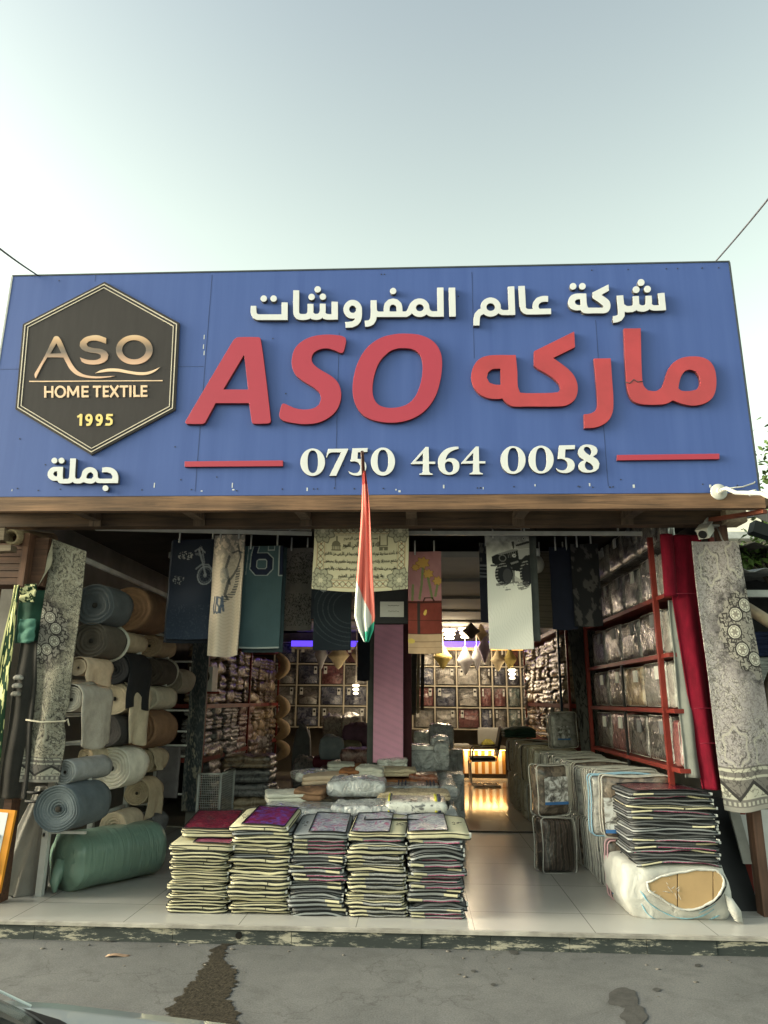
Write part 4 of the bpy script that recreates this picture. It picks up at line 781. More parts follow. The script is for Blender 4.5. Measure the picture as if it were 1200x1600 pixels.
pile(624, 1228, 2.2, 54, 0.06, 0.4, 'folded_blanket', 'rust brown knitted blanket, bottom one of the pair beside the pink banner', 'blanket', m_rust, 11, 0, 0.3, fs=14)
pile(622, 1214, 2.25, 52, 0.085, 0.4, 'folded_blanket', 'tan knitted throw on top of the rust brown one below the pink banner', 'blanket', m_tan, 12, 0.05, 0.3, fs=14)
pile(662, 1228, 2.2, 46, 0.12, 0.4, 'wrapped_blanket', 'orange brown blanket in crinkled clear film right of the rust brown one', 'blanket', printed('orange_film', [(0.35,(0.12,0.03,0.012)),(0.55,(0.36,0.11,0.05)),(0.7,(0.5,0.25,0.17))], 18, wrinkle=0.9), 13, 0, 0.35)
pile(505, 1226, 2.0, 70, 0.10, 0.45, 'folded_sheet', 'smooth peach folded sheet on the left half of the display', 'sheet', m_peach, 14, 0.1, 0.15, tilt=(0,-0.06))
pile(545, 1222, 2.1, 30, 0.13, 0.4, 'folded_blanket', 'small rust brown folded blanket right of the peach sheet', 'blanket', m_rust, 15, 0, 0.25, fs=14)
pile(577, 1222, 2.1, 44, 0.15, 0.4, 'folded_towel', 'white towel with crumpled edges beside the pink banner foot', 'towel', m_white_t, 16, 0, 0.4, fs=12)
pile(480, 1222, 2.2, 52, 0.10, 0.5, 'wrapped_sheet', 'pale grey sheet in loose film at the far left of the display', 'sheet', m_filmw, 17, 0.3, 0.5)
pile(530, 1206, 2.9, 40, 0.10, 0.35, 'folded_sheet', 'white folded sheet behind the peach one', 'sheet', m_white_t, 18, 0.1, 0.3)
pile(575, 1204, 3.0, 46, 0.07, 0.35, 'folded_blanket', 'rust folded blanket at the back of the display left of the pink banner', 'blanket', m_rust, 19, 0, 0.25)
pile(612, 1200, 2.75, 48, 0.10, 0.3, 'folded_towel', 'crumpled grey white towel right under the pink banner', 'towel', m_filmw, 20, 0, 0.5)
# stack of grey film bundles at the right end of the display
for k, (px, Y, w, z0, h, d) in enumerate([(672,1.5,0.14,FZ,0.30,1.7),(672,1.5,0.14,0.42,0.26,1.7),(684,2.0,0.18,0.69,0.13,1.2)]):
    p = W(px+20, 1280, 1.4); lump('film_bundle', ['lowest grey film bundle of the upright pile at the right end of the display','middle grey film bundle of the upright pile at the right end of the display','top grey film bundle of the pile at the right end of the display'][k], 'bundle', 0.295, Y+d/2-0.15, z0, w, d, h, m_film2, 30+k, 0, 0.12, GP, 0.1)
for k, (px, py, Y, wpx, h, lab, mt) in enumerate([(658,1208,3.1,50,0.24,'pale carton-shaped bundle in film with a barred lower edge, right of the pink banner',m_film2),(659,1184,3.15,52,0.13,'glossy film parcel on the pale carton-shaped bundle',m_filmw),(690,1204,3.1,26,0.30,'upright grey film parcel left of the striped counter',m_film2),(688,1180,3.3,30,0.2,'rear upright film parcel in front of the striped counter',m_film),(664,1163,4.6,36,0.16,'whitish film bundle on top of the parcels by the pink banner',m_filmw),(690,1170,4.5,40,0.3,'beige film parcel further back beside the counter',m_film2)]):
    p = W(px, py, Y); w = (W(px+wpx/2,py,Y)-W(px-wpx/2,py,Y)).x
    lump('film_parcel', lab, 'parcel', p.x, Y+0.17, p.z, w, 0.34, h, mt, 40+k, 0, 0.12, GP, 0.08)
MB().box(0.0, 0.52, 3.12, 3.5, FZ, W(660,1209,3.1).z-0.002).build('box_body', m_film2, plat)
MB().box(0.05, 0.6, 4.5, 4.9, FZ, W(690,1171,4.5).z-0.002).build('box_body', m_film2, plat)

# ================================================================ left rack of cloth rolls
def lump_mat(c, v=0.15, r=0.0, s=10): return fabric('roll_cloth_%02x%02x%02x' % tuple(int(x*255) for x in c), c, 0.95, max(v,0.2), s, 1.0, 75, rand=r)
RACKX = -2.93
rack = thing('roll_rack', 'white metal rack of cloth rolls along the left wall', 'rack', (RACKX, 1.9, FZ))
m_rackw = fabric('rack_white', (0.50,0.51,0.50), 0.5, 0.15, 6, 0.1)
ry = [0.62, 1.42, 2.2, 3.0]
for Y in ry: MB().box(RACKX-0.025, RACKX+0.025, Y, Y+0.05, FZ, 2.62).build('upright', m_rackw, rack)
a, c = W(137,872,0.62), W(262,925,2.9)
MB().obox((RACKX+0.03, 0.5, a.z), (RACKX+0.03, 3.2, a.z-0.02), 0.03, 0.04).build('top_rail', m_rackw, rack)
LV = [W(120, y, 1.0).z for y in (985,1030,1068,1112,1170,1232,1300)]
for z in (0.55, 0.95, 1.22, 1.45, 1.72, 2.0, 2.3):
    MB().obox((RACKX-0.01, 0.62, z), (RACKX-0.01, 3.05, z), 0.02, 0.03).build('shelf_bar', m_rackw, rack)
    for Y in ry: MB().obox((RACKX-0.03, Y+0.06, z+0.01), (RACKX+0.3, Y+0.06, z+0.01), 0.02, 0.02).build('arm', m_rackw, rack)
def roll(px, py, rpx, farpx, X, col, label, flap=None, sag=0.10, turns=4, edge=None, core=None, yaw=0.10, name='cloth_roll', drop=None):
    """roll of cloth lying along the rack, spiral end towards the street; flap=(x0px,x1px,ypx bottom)"""
    p = at(px, py, 'X', X); d = math.hypot(p.x-CAM_P[0], p.y-CAM_P[1]); r = rpx/1108.0*(d*0.985)
    q = at(farpx, py, 'X', X+r*0.9); L = max(0.35, min(1.3, q.y-p.y))
    t = thing(name, label, 'cloth roll', (p.x, p.y, p.z-r), -yaw, 'cloth rolls lying on the rack along the left wall')
    m = lump_mat(col)
    loops = []; n = 28
    def ring(rr, y, k=0): return [((rr*(1+0.045*math.sin(2*a_+k*2+px)+0.025*math.sin(5*a_+k*3)))*math.cos(a_), y, r+rr*(1-sag*(0.5 if math.sin(a_) > 0 else 0.9))*math.sin(a_)*(1+0.02*math.sin(2*a_+k))) for a_ in [2*math.pi*i/n for i in range(n)]]
    rc = r*0.10; K = turns*4
    for i in range(K+1):
        rr = rc+(r*0.97-rc)*i/K; loops.append(ring(rr, [0.0, 0.007, 0.010, 0.003][i % 4]+0.03*(1-i/K)+0.006*math.sin(i*1.7+px), 1.0))
    loops.append(ring(r, 0.008, 1.0))
    for i in range(1, 9): loops.append(ring(r*(1+0.022*math.sin(i*2.1+px)+0.012*math.sin(i*5.3)), L*i/8, 1.0+0.12*i))
    MB().loft(loops, True, True).build('roll_body', m, t, False)
    MB().ell((0, 0.022, r), (rc*1.3, 0.004, rc*1.3), 10, 6).build('core', fabric('core_dark', (0.02,0.018,0.016), 0.9, bump=0), t, False)
    if edge:
        MB().tube([v for v in ring(r*1.005, L*0.97)], 0.014, 6, closed=True).build('pale_edge', lump_mat(edge), t, False)
    if flap:
        x0, x1, yb = flap; Yf = p.y+0.02
        A, B = at(x0, yb, 'X', X+r), at(x1, yb, 'X', X+r)
        y0 = max(p.y, A.y)-p.y; y1 = max(y0+0.2, min(B.y-p.y, L*1.02)); zb = A.z-(p.z-r)
        m2 = lump_mat(drop or col)
        def pos(U, V):
            top = V < 0.28; s = np.clip(V/0.28, 0, 1); ang = math.pi*0.75*(1-s)
            xx = np.where(top, (r+0.012)*np.cos(ang), r+0.012+0.02*np.sin(U*9+px)*((V-0.28)/0.72))
            t2 = np.clip((V-0.28)/0.72, 0, 1)
            zz = np.where(top, r+(r+0.012)*np.sin(ang), r+(zb-r)*t2+0.02*np.sin(U*5+px)*t2)
            return xx, y0+(y1-y0)*U+0.015*np.sin(V*6+px), zz
        cloth('flap', pos, 14, 26, None, m2, t, 0.008, False)
    return t
def rolls(specs):
    for s in specs: roll(*s[0], **(s[1] if len(s) > 1 else {}))
XA = -2.74
rolls([
 ((146,945,33,188,XA,(0.075,0.085,0.095),'large charcoal roll at the top of the rack beside the tall patterned rug'),),
 ((200,952,36,262,XA,(0.17,0.10,0.06),'large brown roll at the top of the rack, right of the charcoal one'),),
 ((140,1001,28,178,XA,(0.085,0.072,0.06),'dark taupe roll with a pale selvedge under the large charcoal roll'),{'edge':(0.42,0.41,0.36)}),
 ((186,1003,17,224,XA,(0.46,0.38,0.27),'small cream roll right of the dark taupe roll'),),
 ((232,1009,18,270,XA,(0.36,0.27,0.18),'small tan roll at the right end of the second row'),),
 ((120,1043,13,166,XA,(0.47,0.36,0.26),'thin beige roll with a short frayed flap over the pale grey roll'),{'flap':(113,166,1067)}),
 ((176,1046,24,226,XA,(0.012,0.013,0.016),'black roll with a long black flap hanging over the cream roll'),{'flap':(192,228,1108)}),
 ((232,1050,22,272,XA,(0.07,0.058,0.05),'dark brown roll with a pale selvedge right of the black roll'),{'edge':(0.38,0.36,0.32)}),
 ((266,1064,20,288,XA+0.05,(0.34,0.30,0.25),'short beige roll at the right end beside the blue pillar rug'),),
 ((109,1093,19,166,XA,(0.36,0.33,0.29),'pale taupe roll with a long taupe flap hanging far down'),{'flap':(106,166,1172)}),
 ((177,1092,25,228,XA,(0.47,0.40,0.30),'cream roll with a spiral end and a tan flap below the black one'),{'flap':(187,222,1166)}),
 ((226,1091,19,270,XA,(0.50,0.46,0.38),'off-white roll at the right of the cream spiral roll'),),
 ((164,1143,24,190,XA,(0.045,0.042,0.042),'small dark charcoal roll tucked under the cream spiral roll'),),
 ((212,1141,30,268,XA,(0.20,0.115,0.07),'chestnut brown roll at the right of the middle row'),),
 ((134,1182,12,150,XA-0.1,(0.45,0.38,0.28),'thin cream roll half hidden above the light grey roll'),),
 ((99,1207,18,164,XA,(0.27,0.28,0.29),'light grey ribbed roll low on the rack by the front post'),),
 ((172,1201,31,222,XA+0.03,(0.60,0.57,0.50),'thick white quilted roll right of the light grey roll'),{'turns':5}),
 ((222,1190,18,244,XA,(0.40,0.33,0.24),'small tan roll right of the white quilted roll'),{'flap':(216,244,1208)}),
 ((88,1265,33,164,XA+0.04,(0.085,0.105,0.12),'thick slate blue roll with a big spiral end above the green bundle'),{'turns':7}),
 ((212,1240,18,246,XA,(0.42,0.34,0.24),'tan roll with a square flap hanging above the green bundle'),{'flap':(204,244,1288)}),
 ((176,1292,20,208,XA+0.1,(0.42,0.35,0.26),'short beige roll lying on the green bundle'),),
 ((222,1292,17,244,XA,(0.20,0.20,0.21),'grey roll with a flap at the low right end of the rack'),{'flap':(208,241,1318)}),
])
# the big green wrapped bundle on the floor
gA, gB = at(80, 1404, 'Z', FZ), at(226, 1370, 'Z', FZ); ax = Vector((gB.x-gA.x, gB.y-gA.y, 0)); L = ax.length*1.02; r = 0.215
t = thing('wrapped_roll', 'big green plastic-wrapped roll with a twisted near end lying on the tiles', 'wrapped roll', (gA.x-0.04, gA.y+0.22, FZ), math.atan2(ax.y, ax.x)-0.05)
loops = []; n = 40
for i in range(25):
    u = i/24; e = 1-0.55*max(0, (0.05-u)/0.05)**3-0.30*max(0, (u-0.93)/0.07)**2
    lp = []
    for k in range(n):
        a = 2*math.pi*k/n; f = e*(1+0.035*hnoise(u*9, a*1.2, 0, s=5)+0.05*(1-min(1,u*4))*math.sin(a*7+u*20))
        y = 1.12*r*f*math.copysign(abs(math.cos(a))**0.8, math.cos(a)); z = r+r*f*math.copysign(abs(math.sin(a))**0.8, math.sin(a))
        lp.append((-0.02+L*u, y, max(0.0, z)))
    loops.append(lp)
def green_mat():
    m = fabric('green_plastic', (0.15,0.235,0.19), 0.33, 0.14, 2.5, 0, coat=0.35); nt = m.node_tree; L_ = nt.links.new; b = nt.nodes['Principled BSDF']
    tc = N(nt, 'ShaderNodeTexCoord'); mp = N(nt, 'ShaderNodeMapping'); mp.inputs['Scale'].default_value = (9,1.6,1.6); L_(tc.outputs['Object'], mp.inputs[0])
    nz = N(nt, 'ShaderNodeTexNoise', Scale=2.0, Detail=5.0, Distortion=0.8); L_(mp.outputs[0], nz.inputs['Vector'])
    bp = N(nt, 'ShaderNodeBump', Strength=0.5, Distance=0.03); L_(nz.outputs['Fac'], bp.inputs['Height']); L_(bp.outputs[0], b.inputs['Normal']); return m
m_green = green_mat(); MB().loft(loops).build('wrap', m_green, t, False)
mb = MB()
for k in range(7):      # folded plastic at the near end
    a = -0.5+k*0.55; rr = r*random.uniform(0.5,0.8)
    mb.obox((-0.02,0.1*r*math.cos(a),r+0.1*r*math.sin(a)), (0.0,rr*math.cos(a),r+rr*math.sin(a)), 0.10, 0.012, (1,0,0))
mb.build('gathered_end', m_green, t, False)
mb = MB().tube([(0.0,0.0,r),(-0.045,-0.01,r*0.6),(-0.07,-0.03,0.08),(-0.08,-0.06,0.012)], [0.06,0.05,0.04,0.012], 8); mb.build('loose_tail', m_green, t, False)

# ================================================================ deep inside the shop
BW = 10.3
m_white_bar = fabric('cream_bar', (0.55,0.5,0.4), 0.5, 0.05, bump=0)
m_bagA = printed('bedding_dark', [(0.32,(0.015,0.014,0.014)),(0.46,(0.073,0.068,0.064)),(0.54,(0.156,0.143,0.130)),(0.64,(0.060,0.051,0.051)),(0.74,(0.272,0.259,0.232))], 7, wrinkle=0.8)
m_bagB = printed('bedding_red', [(0.32,(0.026,0.009,0.010)),(0.46,(0.125,0.038,0.042)),(0.54,(0.190,0.077,0.073)),(0.64,(0.063,0.024,0.024)),(0.76,(0.293,0.250,0.219))], 7, wrinkle=0.8)
m_bagC = printed('bedding_pale', [(0.32,(0.085,0.081,0.076)),(0.46,(0.231,0.223,0.210)),(0.54,(0.303,0.290,0.268)),(0.64,(0.170,0.161,0.153)),(0.76,(0.364,0.351,0.321))], 6, wrinkle=0.8)
m_bagD = printed('bedding_blue', [(0.32,(0.009,0.011,0.022)),(0.46,(0.040,0.048,0.092)),(0.54,(0.156,0.160,0.199)),(0.64,(0.055,0.068,0.081)),(0.76,(0.310,0.310,0.310))], 7, wrinkle=0.8)
m_bagE = printed('bedding_teal', [(0.32,(0.016,0.029,0.029)),(0.46,(0.074,0.117,0.113)),(0.54,(0.218,0.231,0.209)),(0.64,(0.056,0.082,0.078)),(0.76,(0.307,0.307,0.285))], 7, wrinkle=0.8)
m_card = fabric('white_card', (0.6,0.6,0.57), 0.5, 0.05, bump=0); m_disc = fabric('black_disc', (0.012,0.012,0.014), 0.4, bump=0)
ROWN = ['top row','second row','third row','bottom row']
cprint = {0:'dark',1:'red',2:'pale',3:'blue',4:'teal'}
cmats = [m_bagA, m_bagB, m_bagC, m_bagD, m_bagE]
_wb = {}
def wall_bag(x0, x1, z0, z1, mi, label, side):
    """clear zip bag of bedding standing in one cell of the back wall grid"""
    w, h = x1-x0-0.04, z1-z0-0.04; t = thing('bedding_pack', label, 'bedding pack', ((x0+x1)/2, BW-0.12, z0+0.018), 0, 'bedding packs in the back wall grid')
    mb = MB().grid(10, 10, lambda u, v: (-w/2+w*u, -0.10-0.05*math.sin(math.pi*u)*math.sin(math.pi*min(1,v*1.2))*(1 if v < .6 else .4)+0.012*hnoise(u*7, v*7, 0, s=mi), h*v))
    mb.box(-w/2, w/2, -0.0999, 0.08, 0, h); mb.build('clear_bag', cmats[mi], t, False)
    mb = MB().grid(10, 6, lambda u, v: (-w*0.42+w*0.84*u, -0.125-0.05*math.sin(math.pi*u), h*0.03+h*0.42*v*(0.55+0.45*math.sin(math.pi*u)))); mb.build('folded_cover', cmats[(mi+2) % 5 if mi == 0 else mi], t, False)
    x = -w*0.40 if side else w*0.26
    MB().box(x, x+w*0.15, -0.158, -0.152, h*0.55, h*0.95).build('label_card', m_card, t, False)
    MB().tube([(x+w*0.075,-0.159,h*0.8),(x+w*0.075,-0.162,h*0.8)], w*0.055, 12).build('disc', m_disc, t, False)
    return t
def back_grid(cols, rows, name, side):
    g = thing('wall_rack', 'cream grid rack of bedding packs on the back wall, %s the striped counter' % name, 'rack', (W((cols[0]+cols[-1])/2,1100,BW).x, BW, FZ+0.6))
    xs = [W(c, 1090, BW).x for c in cols]; zs = [W(650, r, BW).z for r in rows]
    for x in xs: MB().box(x-0.014, x+0.014, BW-0.28, BW-0.25, zs[-1], zs[0]).build('upright', m_white_bar, g)
    for z in zs: MB().box(xs[0]-0.02, xs[-1]+0.02, BW-0.27, BW+0.05, z-0.012, z+0.012).build('shelf', m_white_bar, g)
    for j in range(len(rows)-1):
        for i in range(len(cols)-1):
            mi = random.choice([0,0,1,2,2,3,4]) if side else random.choice([0,0,2,3,3,1])
            if side and (j, i) in SPEC: mi = SPEC[(j, i)]
            wall_bag(xs[i]+0.012, xs[i+1]-0.012, zs[j+1]+0.012, zs[j]-0.012, mi, '%s bedding pack, %s, column %s of the rack %s the counter' % (cprint[mi], ROWN[j], ['one','two','three','four','five','six','seven'][i], name), (i+j) % 2)
SPEC = {(2,0):1,(2,1):3,(2,2):0,(3,0):2,(3,1):2,(3,2):1,(1,1):0,(1,2):2,(2,3):1,(2,4):1,(2,5):4,(3,3):3,(1,4):3}
back_grid([430,466,502,539,575,611], [1006,1039,1072,1104,1137], 'left of', 0)
back_grid([645,679,713,748,768,790,812,834], [1008,1042,1072,1105,1138], 'behind', 1)
MB().box(XL, XR, BW+0.06, BW+0.12, FZ, 3.0).build('rear_panel', fabric('rear_dark', (0.10,0.085,0.07), 0.8, 0.3, 3), shop)
# cove with violet light above the grid
cz = W(640, 1007, BW-0.4).z
cove = thing('cove_light', 'long violet-blue cove light above the bedding grid on the back wall', 'light', (-0.3, BW-0.4, cz))
x0, x1 = W(455,1007,BW-0.4).x, W(830,1007,BW-0.4).x
MB().box(x0, x1, BW-0.4, BW-0.1, cz-0.10, cz-0.05).build('cornice', fabric('cornice_cream', (0.5,0.42,0.3), 0.6), cove)
MB().box(x0, x1, BW-0.40, BW-0.36, cz-0.045, cz+0.07).build('led_strip', emis('violet_led', (0.10,0.05,1.0), 0.6), cove)
MB().box(x0+2.5, x1, BW-0.41, BW-0.38, cz-0.11, cz-0.09).build('led_strip', emis('amber_led', (1.0,0.5,0.12), 0.8), cove)
def lamp(name, x, y, z, watts, col, size, parent, typ='AREA', rot=(0,0,0)):
    l = bpy.data.lights.new(name, typ); l.energy = watts; l.color = col
    if typ == 'AREA': l.shape = 'RECTANGLE'; l.size, l.size_y = size
    else: l.shadow_soft_size = size
    o = bpy.data.objects.new(name, l); COL.objects.link(o); o.parent = parent; o.location = Vector((x,y,z))-Vector(parent.location); o.rotation_euler = rot
    return o
lamp('violet_glow', -0.3, BW-0.5, cz-0.0, 0.3, (0.35,0.25,1.0), (5.0,0.05), cove, rot=(R(-90),0,0))
m_bulb = emis('warm_bulb', (1.0,0.86,0.62), 2.5); m_shade = fabric('white_shade', (0.7,0.66,0.58), 0.5, 0.1, bump=0)
def bulb(px, py, Y, label, watts, r=0.12):
    p = W(px, py, Y); t = thing('hanging_lamp', label, 'lamp', (p.x, Y, p.z-0.1), 0, 'white tiered hanging lamps near the back wall')
    for k in range(3):
        MB().tube([(p.x+r*(1-0.18*k)*math.cos(a), Y+r*(1-0.18*k)*math.sin(a), p.z+0.06-0.075*k) for a in [2*math.pi*i/16 for i in range(16)]], 0.02, 6, closed=True).build('glow_ring', m_bulb, t)
    mb = MB()
    for k in range(3): mb.loft([[(p.x+rr*math.cos(a), Y+rr*math.sin(a), p.z+0.09-0.075*k+dz) for a in [2*math.pi*i/16 for i in range(16)]] for rr, dz in ((0.04,0.03),(r*(1-0.18*k)*1.1,0.0))], False, False)
    mb.tube([(p.x,Y,p.z-0.12),(p.x,Y,3.1)], 0.008, 5); mb.build('shade', m_shade, t)
    lamp('lamp_glow', p.x, Y-0.05, p.z-0.22, watts, (1.0,0.80,0.52), 0.22, t, 'POINT')
bulb(702, 990, 9.0, 'white tiered lamp glowing right of the pink towel', 26)
bulb(727, 988, 9.0, 'white tiered lamp glowing left of the white vehicle towel', 6.5)
bulb(556, 1076, 9.2, 'small glowing lamp in front of the left back rack', 5, 0.05)
bulb(800, 1052, 9.0, 'glowing lamp hanging before the yellow cushions at the back right', 5, 0.06)
m_cush = {k: fabric('cushion_'+k, c, 0.8, 0.15, 14, 0.5, 60) for k, c in dict(cream=(0.52,0.44,0.28), white=(0.5,0.5,0.52), lilac=(0.36,0.30,0.42), yellow=(0.52,0.42,0.14), tan=(0.4,0.31,0.2), dark=(0.05,0.045,0.045)).items()}
def cushion(px, py, Y, w, h, k, label):
    p = W(px, py, Y); sx = w/1147*(Y+5.3)/2; sz = h/1147*(Y+5.3)/2; loops = []
    for i in range(13):
        v = -1+2*i/12; ww = (1-abs(v))**0.75*(0.9+0.1*math.cos(v*6)); loops.append([(p.x+sx*ww*math.copysign(abs(math.cos(a))**1.2, math.cos(a))+1e-4*math.cos(a), Y+0.5*sx*ww*math.sin(a)+1e-4*math.sin(a), p.z+sz*v) for a in [2*math.pi*q/16 for q in range(16)]])
    mb = MB().loft(loops); t = thing('pointed_cushion', label, 'cushion', (p.x, Y, p.z-sz), 0, 'pointed cushions hung near the back wall'); mb.build('cover', m_cush[k], t)
    MB().tube([(p.x,Y,p.z+sz*0.9),(p.x,Y,3.05)], 0.006, 5).build('cord', m_shade, t)
for a in ((502,1022,9.3,22,50,'white','white pointed cushion hung under the navy towel at the back'),(529,1024,9.3,36,44,'cream','cream diamond cushion hung at the back left of the flag tip'),(560,1022,9.3,24,42,'tan','tan pointed cushion hung at the back behind the flag tip'),
          (692,1027,9.0,30,38,'yellow','lit yellow diamond cushion below the left glowing lamp'),(727,1032,9.0,26,46,'white','pale diamond cushion below the right glowing lamp'),(745,1028,9.0,18,42,'white','slim white pointed cushion beside the pale diamond one'),
          (757,1012,8.6,22,50,'lilac','lilac long cushion hung left of the white vehicle towel'),(752,990,8.6,20,32,'tan','small tan cushion above the lilac one'),(736,986,8.4,30,26,'dark','black cushion above the right glowing lamp'),
          (778,1032,9.0,24,34,'cream','cream pointed cushion hung under the white vehicle towel'),(797,1030,9.0,22,36,'yellow','yellow pointed cushion hung under the white vehicle towel edge')): cushion(*a)
# counter
cy = 9.55; cxa, cxb = W(694,1200,cy).x, W(790,1200,cy).x; ctz = W(735,1167,cy).z
cnt = thing('shop_counter', 'white and gold striped counter glowing along its top edge at the back', 'counter', ((cxa+cxb)/2, cy+0.3, FZ+0.012))
MB().box(cxa, cxb, cy, cy+0.6, FZ+0.09, ctz-0.05).build('counter_body', fabric('gold_panel', (0.42,0.21,0.05), 0.35, 0.15, 6, bump=0), cnt)
MB().box(cxa, cxb, cy+0.02, cy+0.58, FZ+0.012, FZ+0.089).build('plinth', fabric('plinth_dark', (0.03,0.022,0.02), 0.5, bump=0), cnt)
nst = 9; sw = (cxb-cxa)/(2*nst)
for k in range(nst): MB().box(cxa+sw*(2*k), cxa+sw*(2*k+1), cy-0.012, cy-0.001, FZ+0.10, ctz-0.06).build('white_slat', fabric('white_gloss', (0.72,0.66,0.58), 0.3, 0.03, bump=0) if k == 0 else bpy.data.materials['white_gloss'], cnt)
MB().box(cxa-0.05, cxb+0.05, cy-0.10, cy+0.65, ctz-0.045, ctz).build('counter_top', fabric('counter_top', (0.4,0.35,0.27), 0.3, 0.1, bump=0), cnt)
MB().box(cxa, cxb, cy-0.05, cy-0.03, ctz-0.062, ctz-0.046).build('led_strip', emis('gold_led', (1.0,0.62,0.22), 4.0), cnt)
lamp('counter_glow', (cxa+cxb)/2, cy-0.08, ctz-0.07, 4, (1.0,0.62,0.25), (cxb-cxa,0.03), cnt)
m_alu = fabric('pale_metal', (0.5,0.5,0.48), 0.35, 0.05, bump=0); mx_, mz0, mz1 = W(765,1150,9.6).x, W(765,1164,9.6).z, W(765,1137,9.6).z
t = thing('monitor', 'white-backed computer monitor standing on the striped counter', 'monitor', (mx_, 9.7, ctz))
mw = (W(783,1150,9.6)-W(747,1150,9.6)).x; hh = mz1-mz0
mb = slab(MB(), mw, hh, 0.03, 0.03, 0.01, 0.05, 0.2); mb.xf(Matrix.Translation((0,0,mz0+hh/2-ctz)) @ Matrix.Rotation(R(90),4,'X')); mb.build('casing', m_alu, t, False)
mb = MB().obox((0,0,0.012),(0,0,mz0-ctz+0.06),0.10,0.02,(0,1,0)); mb.box(-0.12,0.12,-0.08,0.08,0,0.012); mb.build('stand', m_alu, t, False)
p = W(763,1163,9.5); mb = slab(MB(), 0.26, 0.2, 0.10, 0.05, 0.03, 0.03, 0.5); mb.xf(Matrix.Translation((p.x, 9.55, ctz))); solo('sweet_bowl', mb, fabric('olive_yellow', (0.3,0.27,0.04), 0.5, 0.4, 30), 'olive yellow tray heaped on the counter below the monitor', 'tray')
p = W(745,1166,9.5); mb = slab(MB(), 0.16, 0.12, 0.03, 0.02, 0.01, 0.03, 0.2); mb.xf(Matrix.Translation((p.x, 9.55, ctz))); solo('notepad', mb, fabric('bright_yellow', (0.65,0.5,0.05), 0.5), 'bright yellow pad on the counter left of the monitor', 'notepad')
for k, (px, w) in enumerate(((717,0.2),(728,0.14))):
    p = W(px,1164,9.6); mb = slab(MB(), w, 0.2, 0.05, 0.02, 0.01, 0.03, 0.2); mb.xf(Matrix.Translation((p.x, 9.65, ctz))); solo('paper_pile', mb, m_card, ['pile of white papers near the left end of the striped counter','small pile of white papers left of the yellow pad'][k], 'papers')
m_blackp = fabric('black_leather', (0.012,0.011,0.011), 0.4, 0.2, 12, 0.2); m_chrome = fabric('chrome', (0.5,0.48,0.45), 0.2, 0.05, bump=0, metal=1.0)
p = at(757, 1228, 'Z', FZ+0.012); ch = thing('office_chair', 'black cantilever chair with chrome frame beside the striped counter', 'chair', (p.x, p.y, FZ+0.012))
mb = slab(MB(), 0.46, 0.46, 0.06, 0.06, 0.02, 0.04, 0.15); mb.xf(Matrix.Translation((-0.03,0,0.44))); mb.build('seat', m_blackp, ch, False)
mb = slab(MB(), 0.44, 0.52, 0.05, 0.06, 0.02, 0.04, 0.15); mb.xf(Matrix.Translation((0.25,0,0.77)) @ Matrix.Rotation(R(12),4,'Y') @ Matrix.Rotation(R(90),4,'Y') @ Matrix.Rotation(R(90),4,'Z')); mb.build('backrest', m_blackp, ch, False)
for s in (-1,1):
    y = 0.23*s; MB().tube([(0.24,y,0.62),(0.2,y,0.44),(-0.22,y,0.43),(-0.26,y,0.40),(-0.24,y,0.05),(-0.2,y,0.014),(0.26,y,0.014)], 0.013, 8).build('frame_tube', m_chrome, ch, False)
    MB().tube([(0.24,y*1.1,0.68),(0.1,y*1.1,0.67),(-0.18,y*1.1,0.66),(-0.22,y*1.1,0.6),(-0.22,y*1.1,0.44)], 0.014, 8).build('armrest', m_blackp, ch, False)
MB().tube([(0.26,-0.23,0.014),(0.26,0.23,0.014)], 0.013, 8).build('floor_bar', m_chrome, ch, False)

# ---------------------------------------------------------------- side shelves of wrapped towel bundles
m_redm = fabric('red_steel', (0.17,0.022,0.016), 0.5, 0.25, 6, 0.1)
m_wrapB = printed('wrap_brown', [(0.32,(0.025,0.016,0.01)),(0.46,(0.10,0.066,0.042)),(0.54,(0.2,0.14,0.09)),(0.64,(0.07,0.05,0.034)),(0.74,(0.3,0.24,0.17))], 5, wrinkle=0.9)
m_wrapG = printed('wrap_grey', [(0.32,(0.03,0.03,0.035)),(0.46,(0.13,0.13,0.14)),(0.54,(0.24,0.23,0.23)),(0.64,(0.09,0.09,0.10)),(0.74,(0.4,0.38,0.36))], 7, wrinkle=0.9)
m_wrapT = printed('wrap_tan', [(0.32,(0.10,0.07,0.045)),(0.46,(0.34,0.25,0.16)),(0.54,(0.48,0.38,0.25)),(0.64,(0.25,0.18,0.11)),(0.74,(0.55,0.48,0.36))], 5, wrinkle=0.8)
m_wrapP = printed('wrap_rose', [(0.32,(0.06,0.025,0.025)),(0.46,(0.22,0.11,0.10)),(0.54,(0.33,0.2,0.18)),(0.64,(0.14,0.07,0.07)),(0.74,(0.4,0.3,0.27))], 6, wrinkle=0.8)
def bundle_mesh(seed, w, d, h, mat, amp=0.18):
    mb = slab_layers(MB(), w, d, h, min(w,d)*0.14, 2+seed % 2, 0.05, 0.15, 4, seed) if seed % 4 else slab(MB(), w, d, h, min(w,d)*0.2, h*0.3, 0.05, 0.2, 4)
    mb.warp(lambda x, y, z: (x+0.10*w*hnoise(y*9+seed, z*9, x*4, s=seed), y+0.08*d*hnoise(x*9, z*11+seed, 0, s=seed+1), max(0, z+h*amp*hnoise(x*8+seed, y*8, z*6, s=seed+2))))
    return mb.mesh('towel_bundle', mat)
BM = {(k, v): bundle_mesh(v*5+i*3, 0.36, 0.42, 0.19, m) for i, (k, m) in enumerate((('brown',m_wrapB),('grey',m_wrapG),('tan',m_wrapT),('rose',m_wrapP))) for v in range(4)}
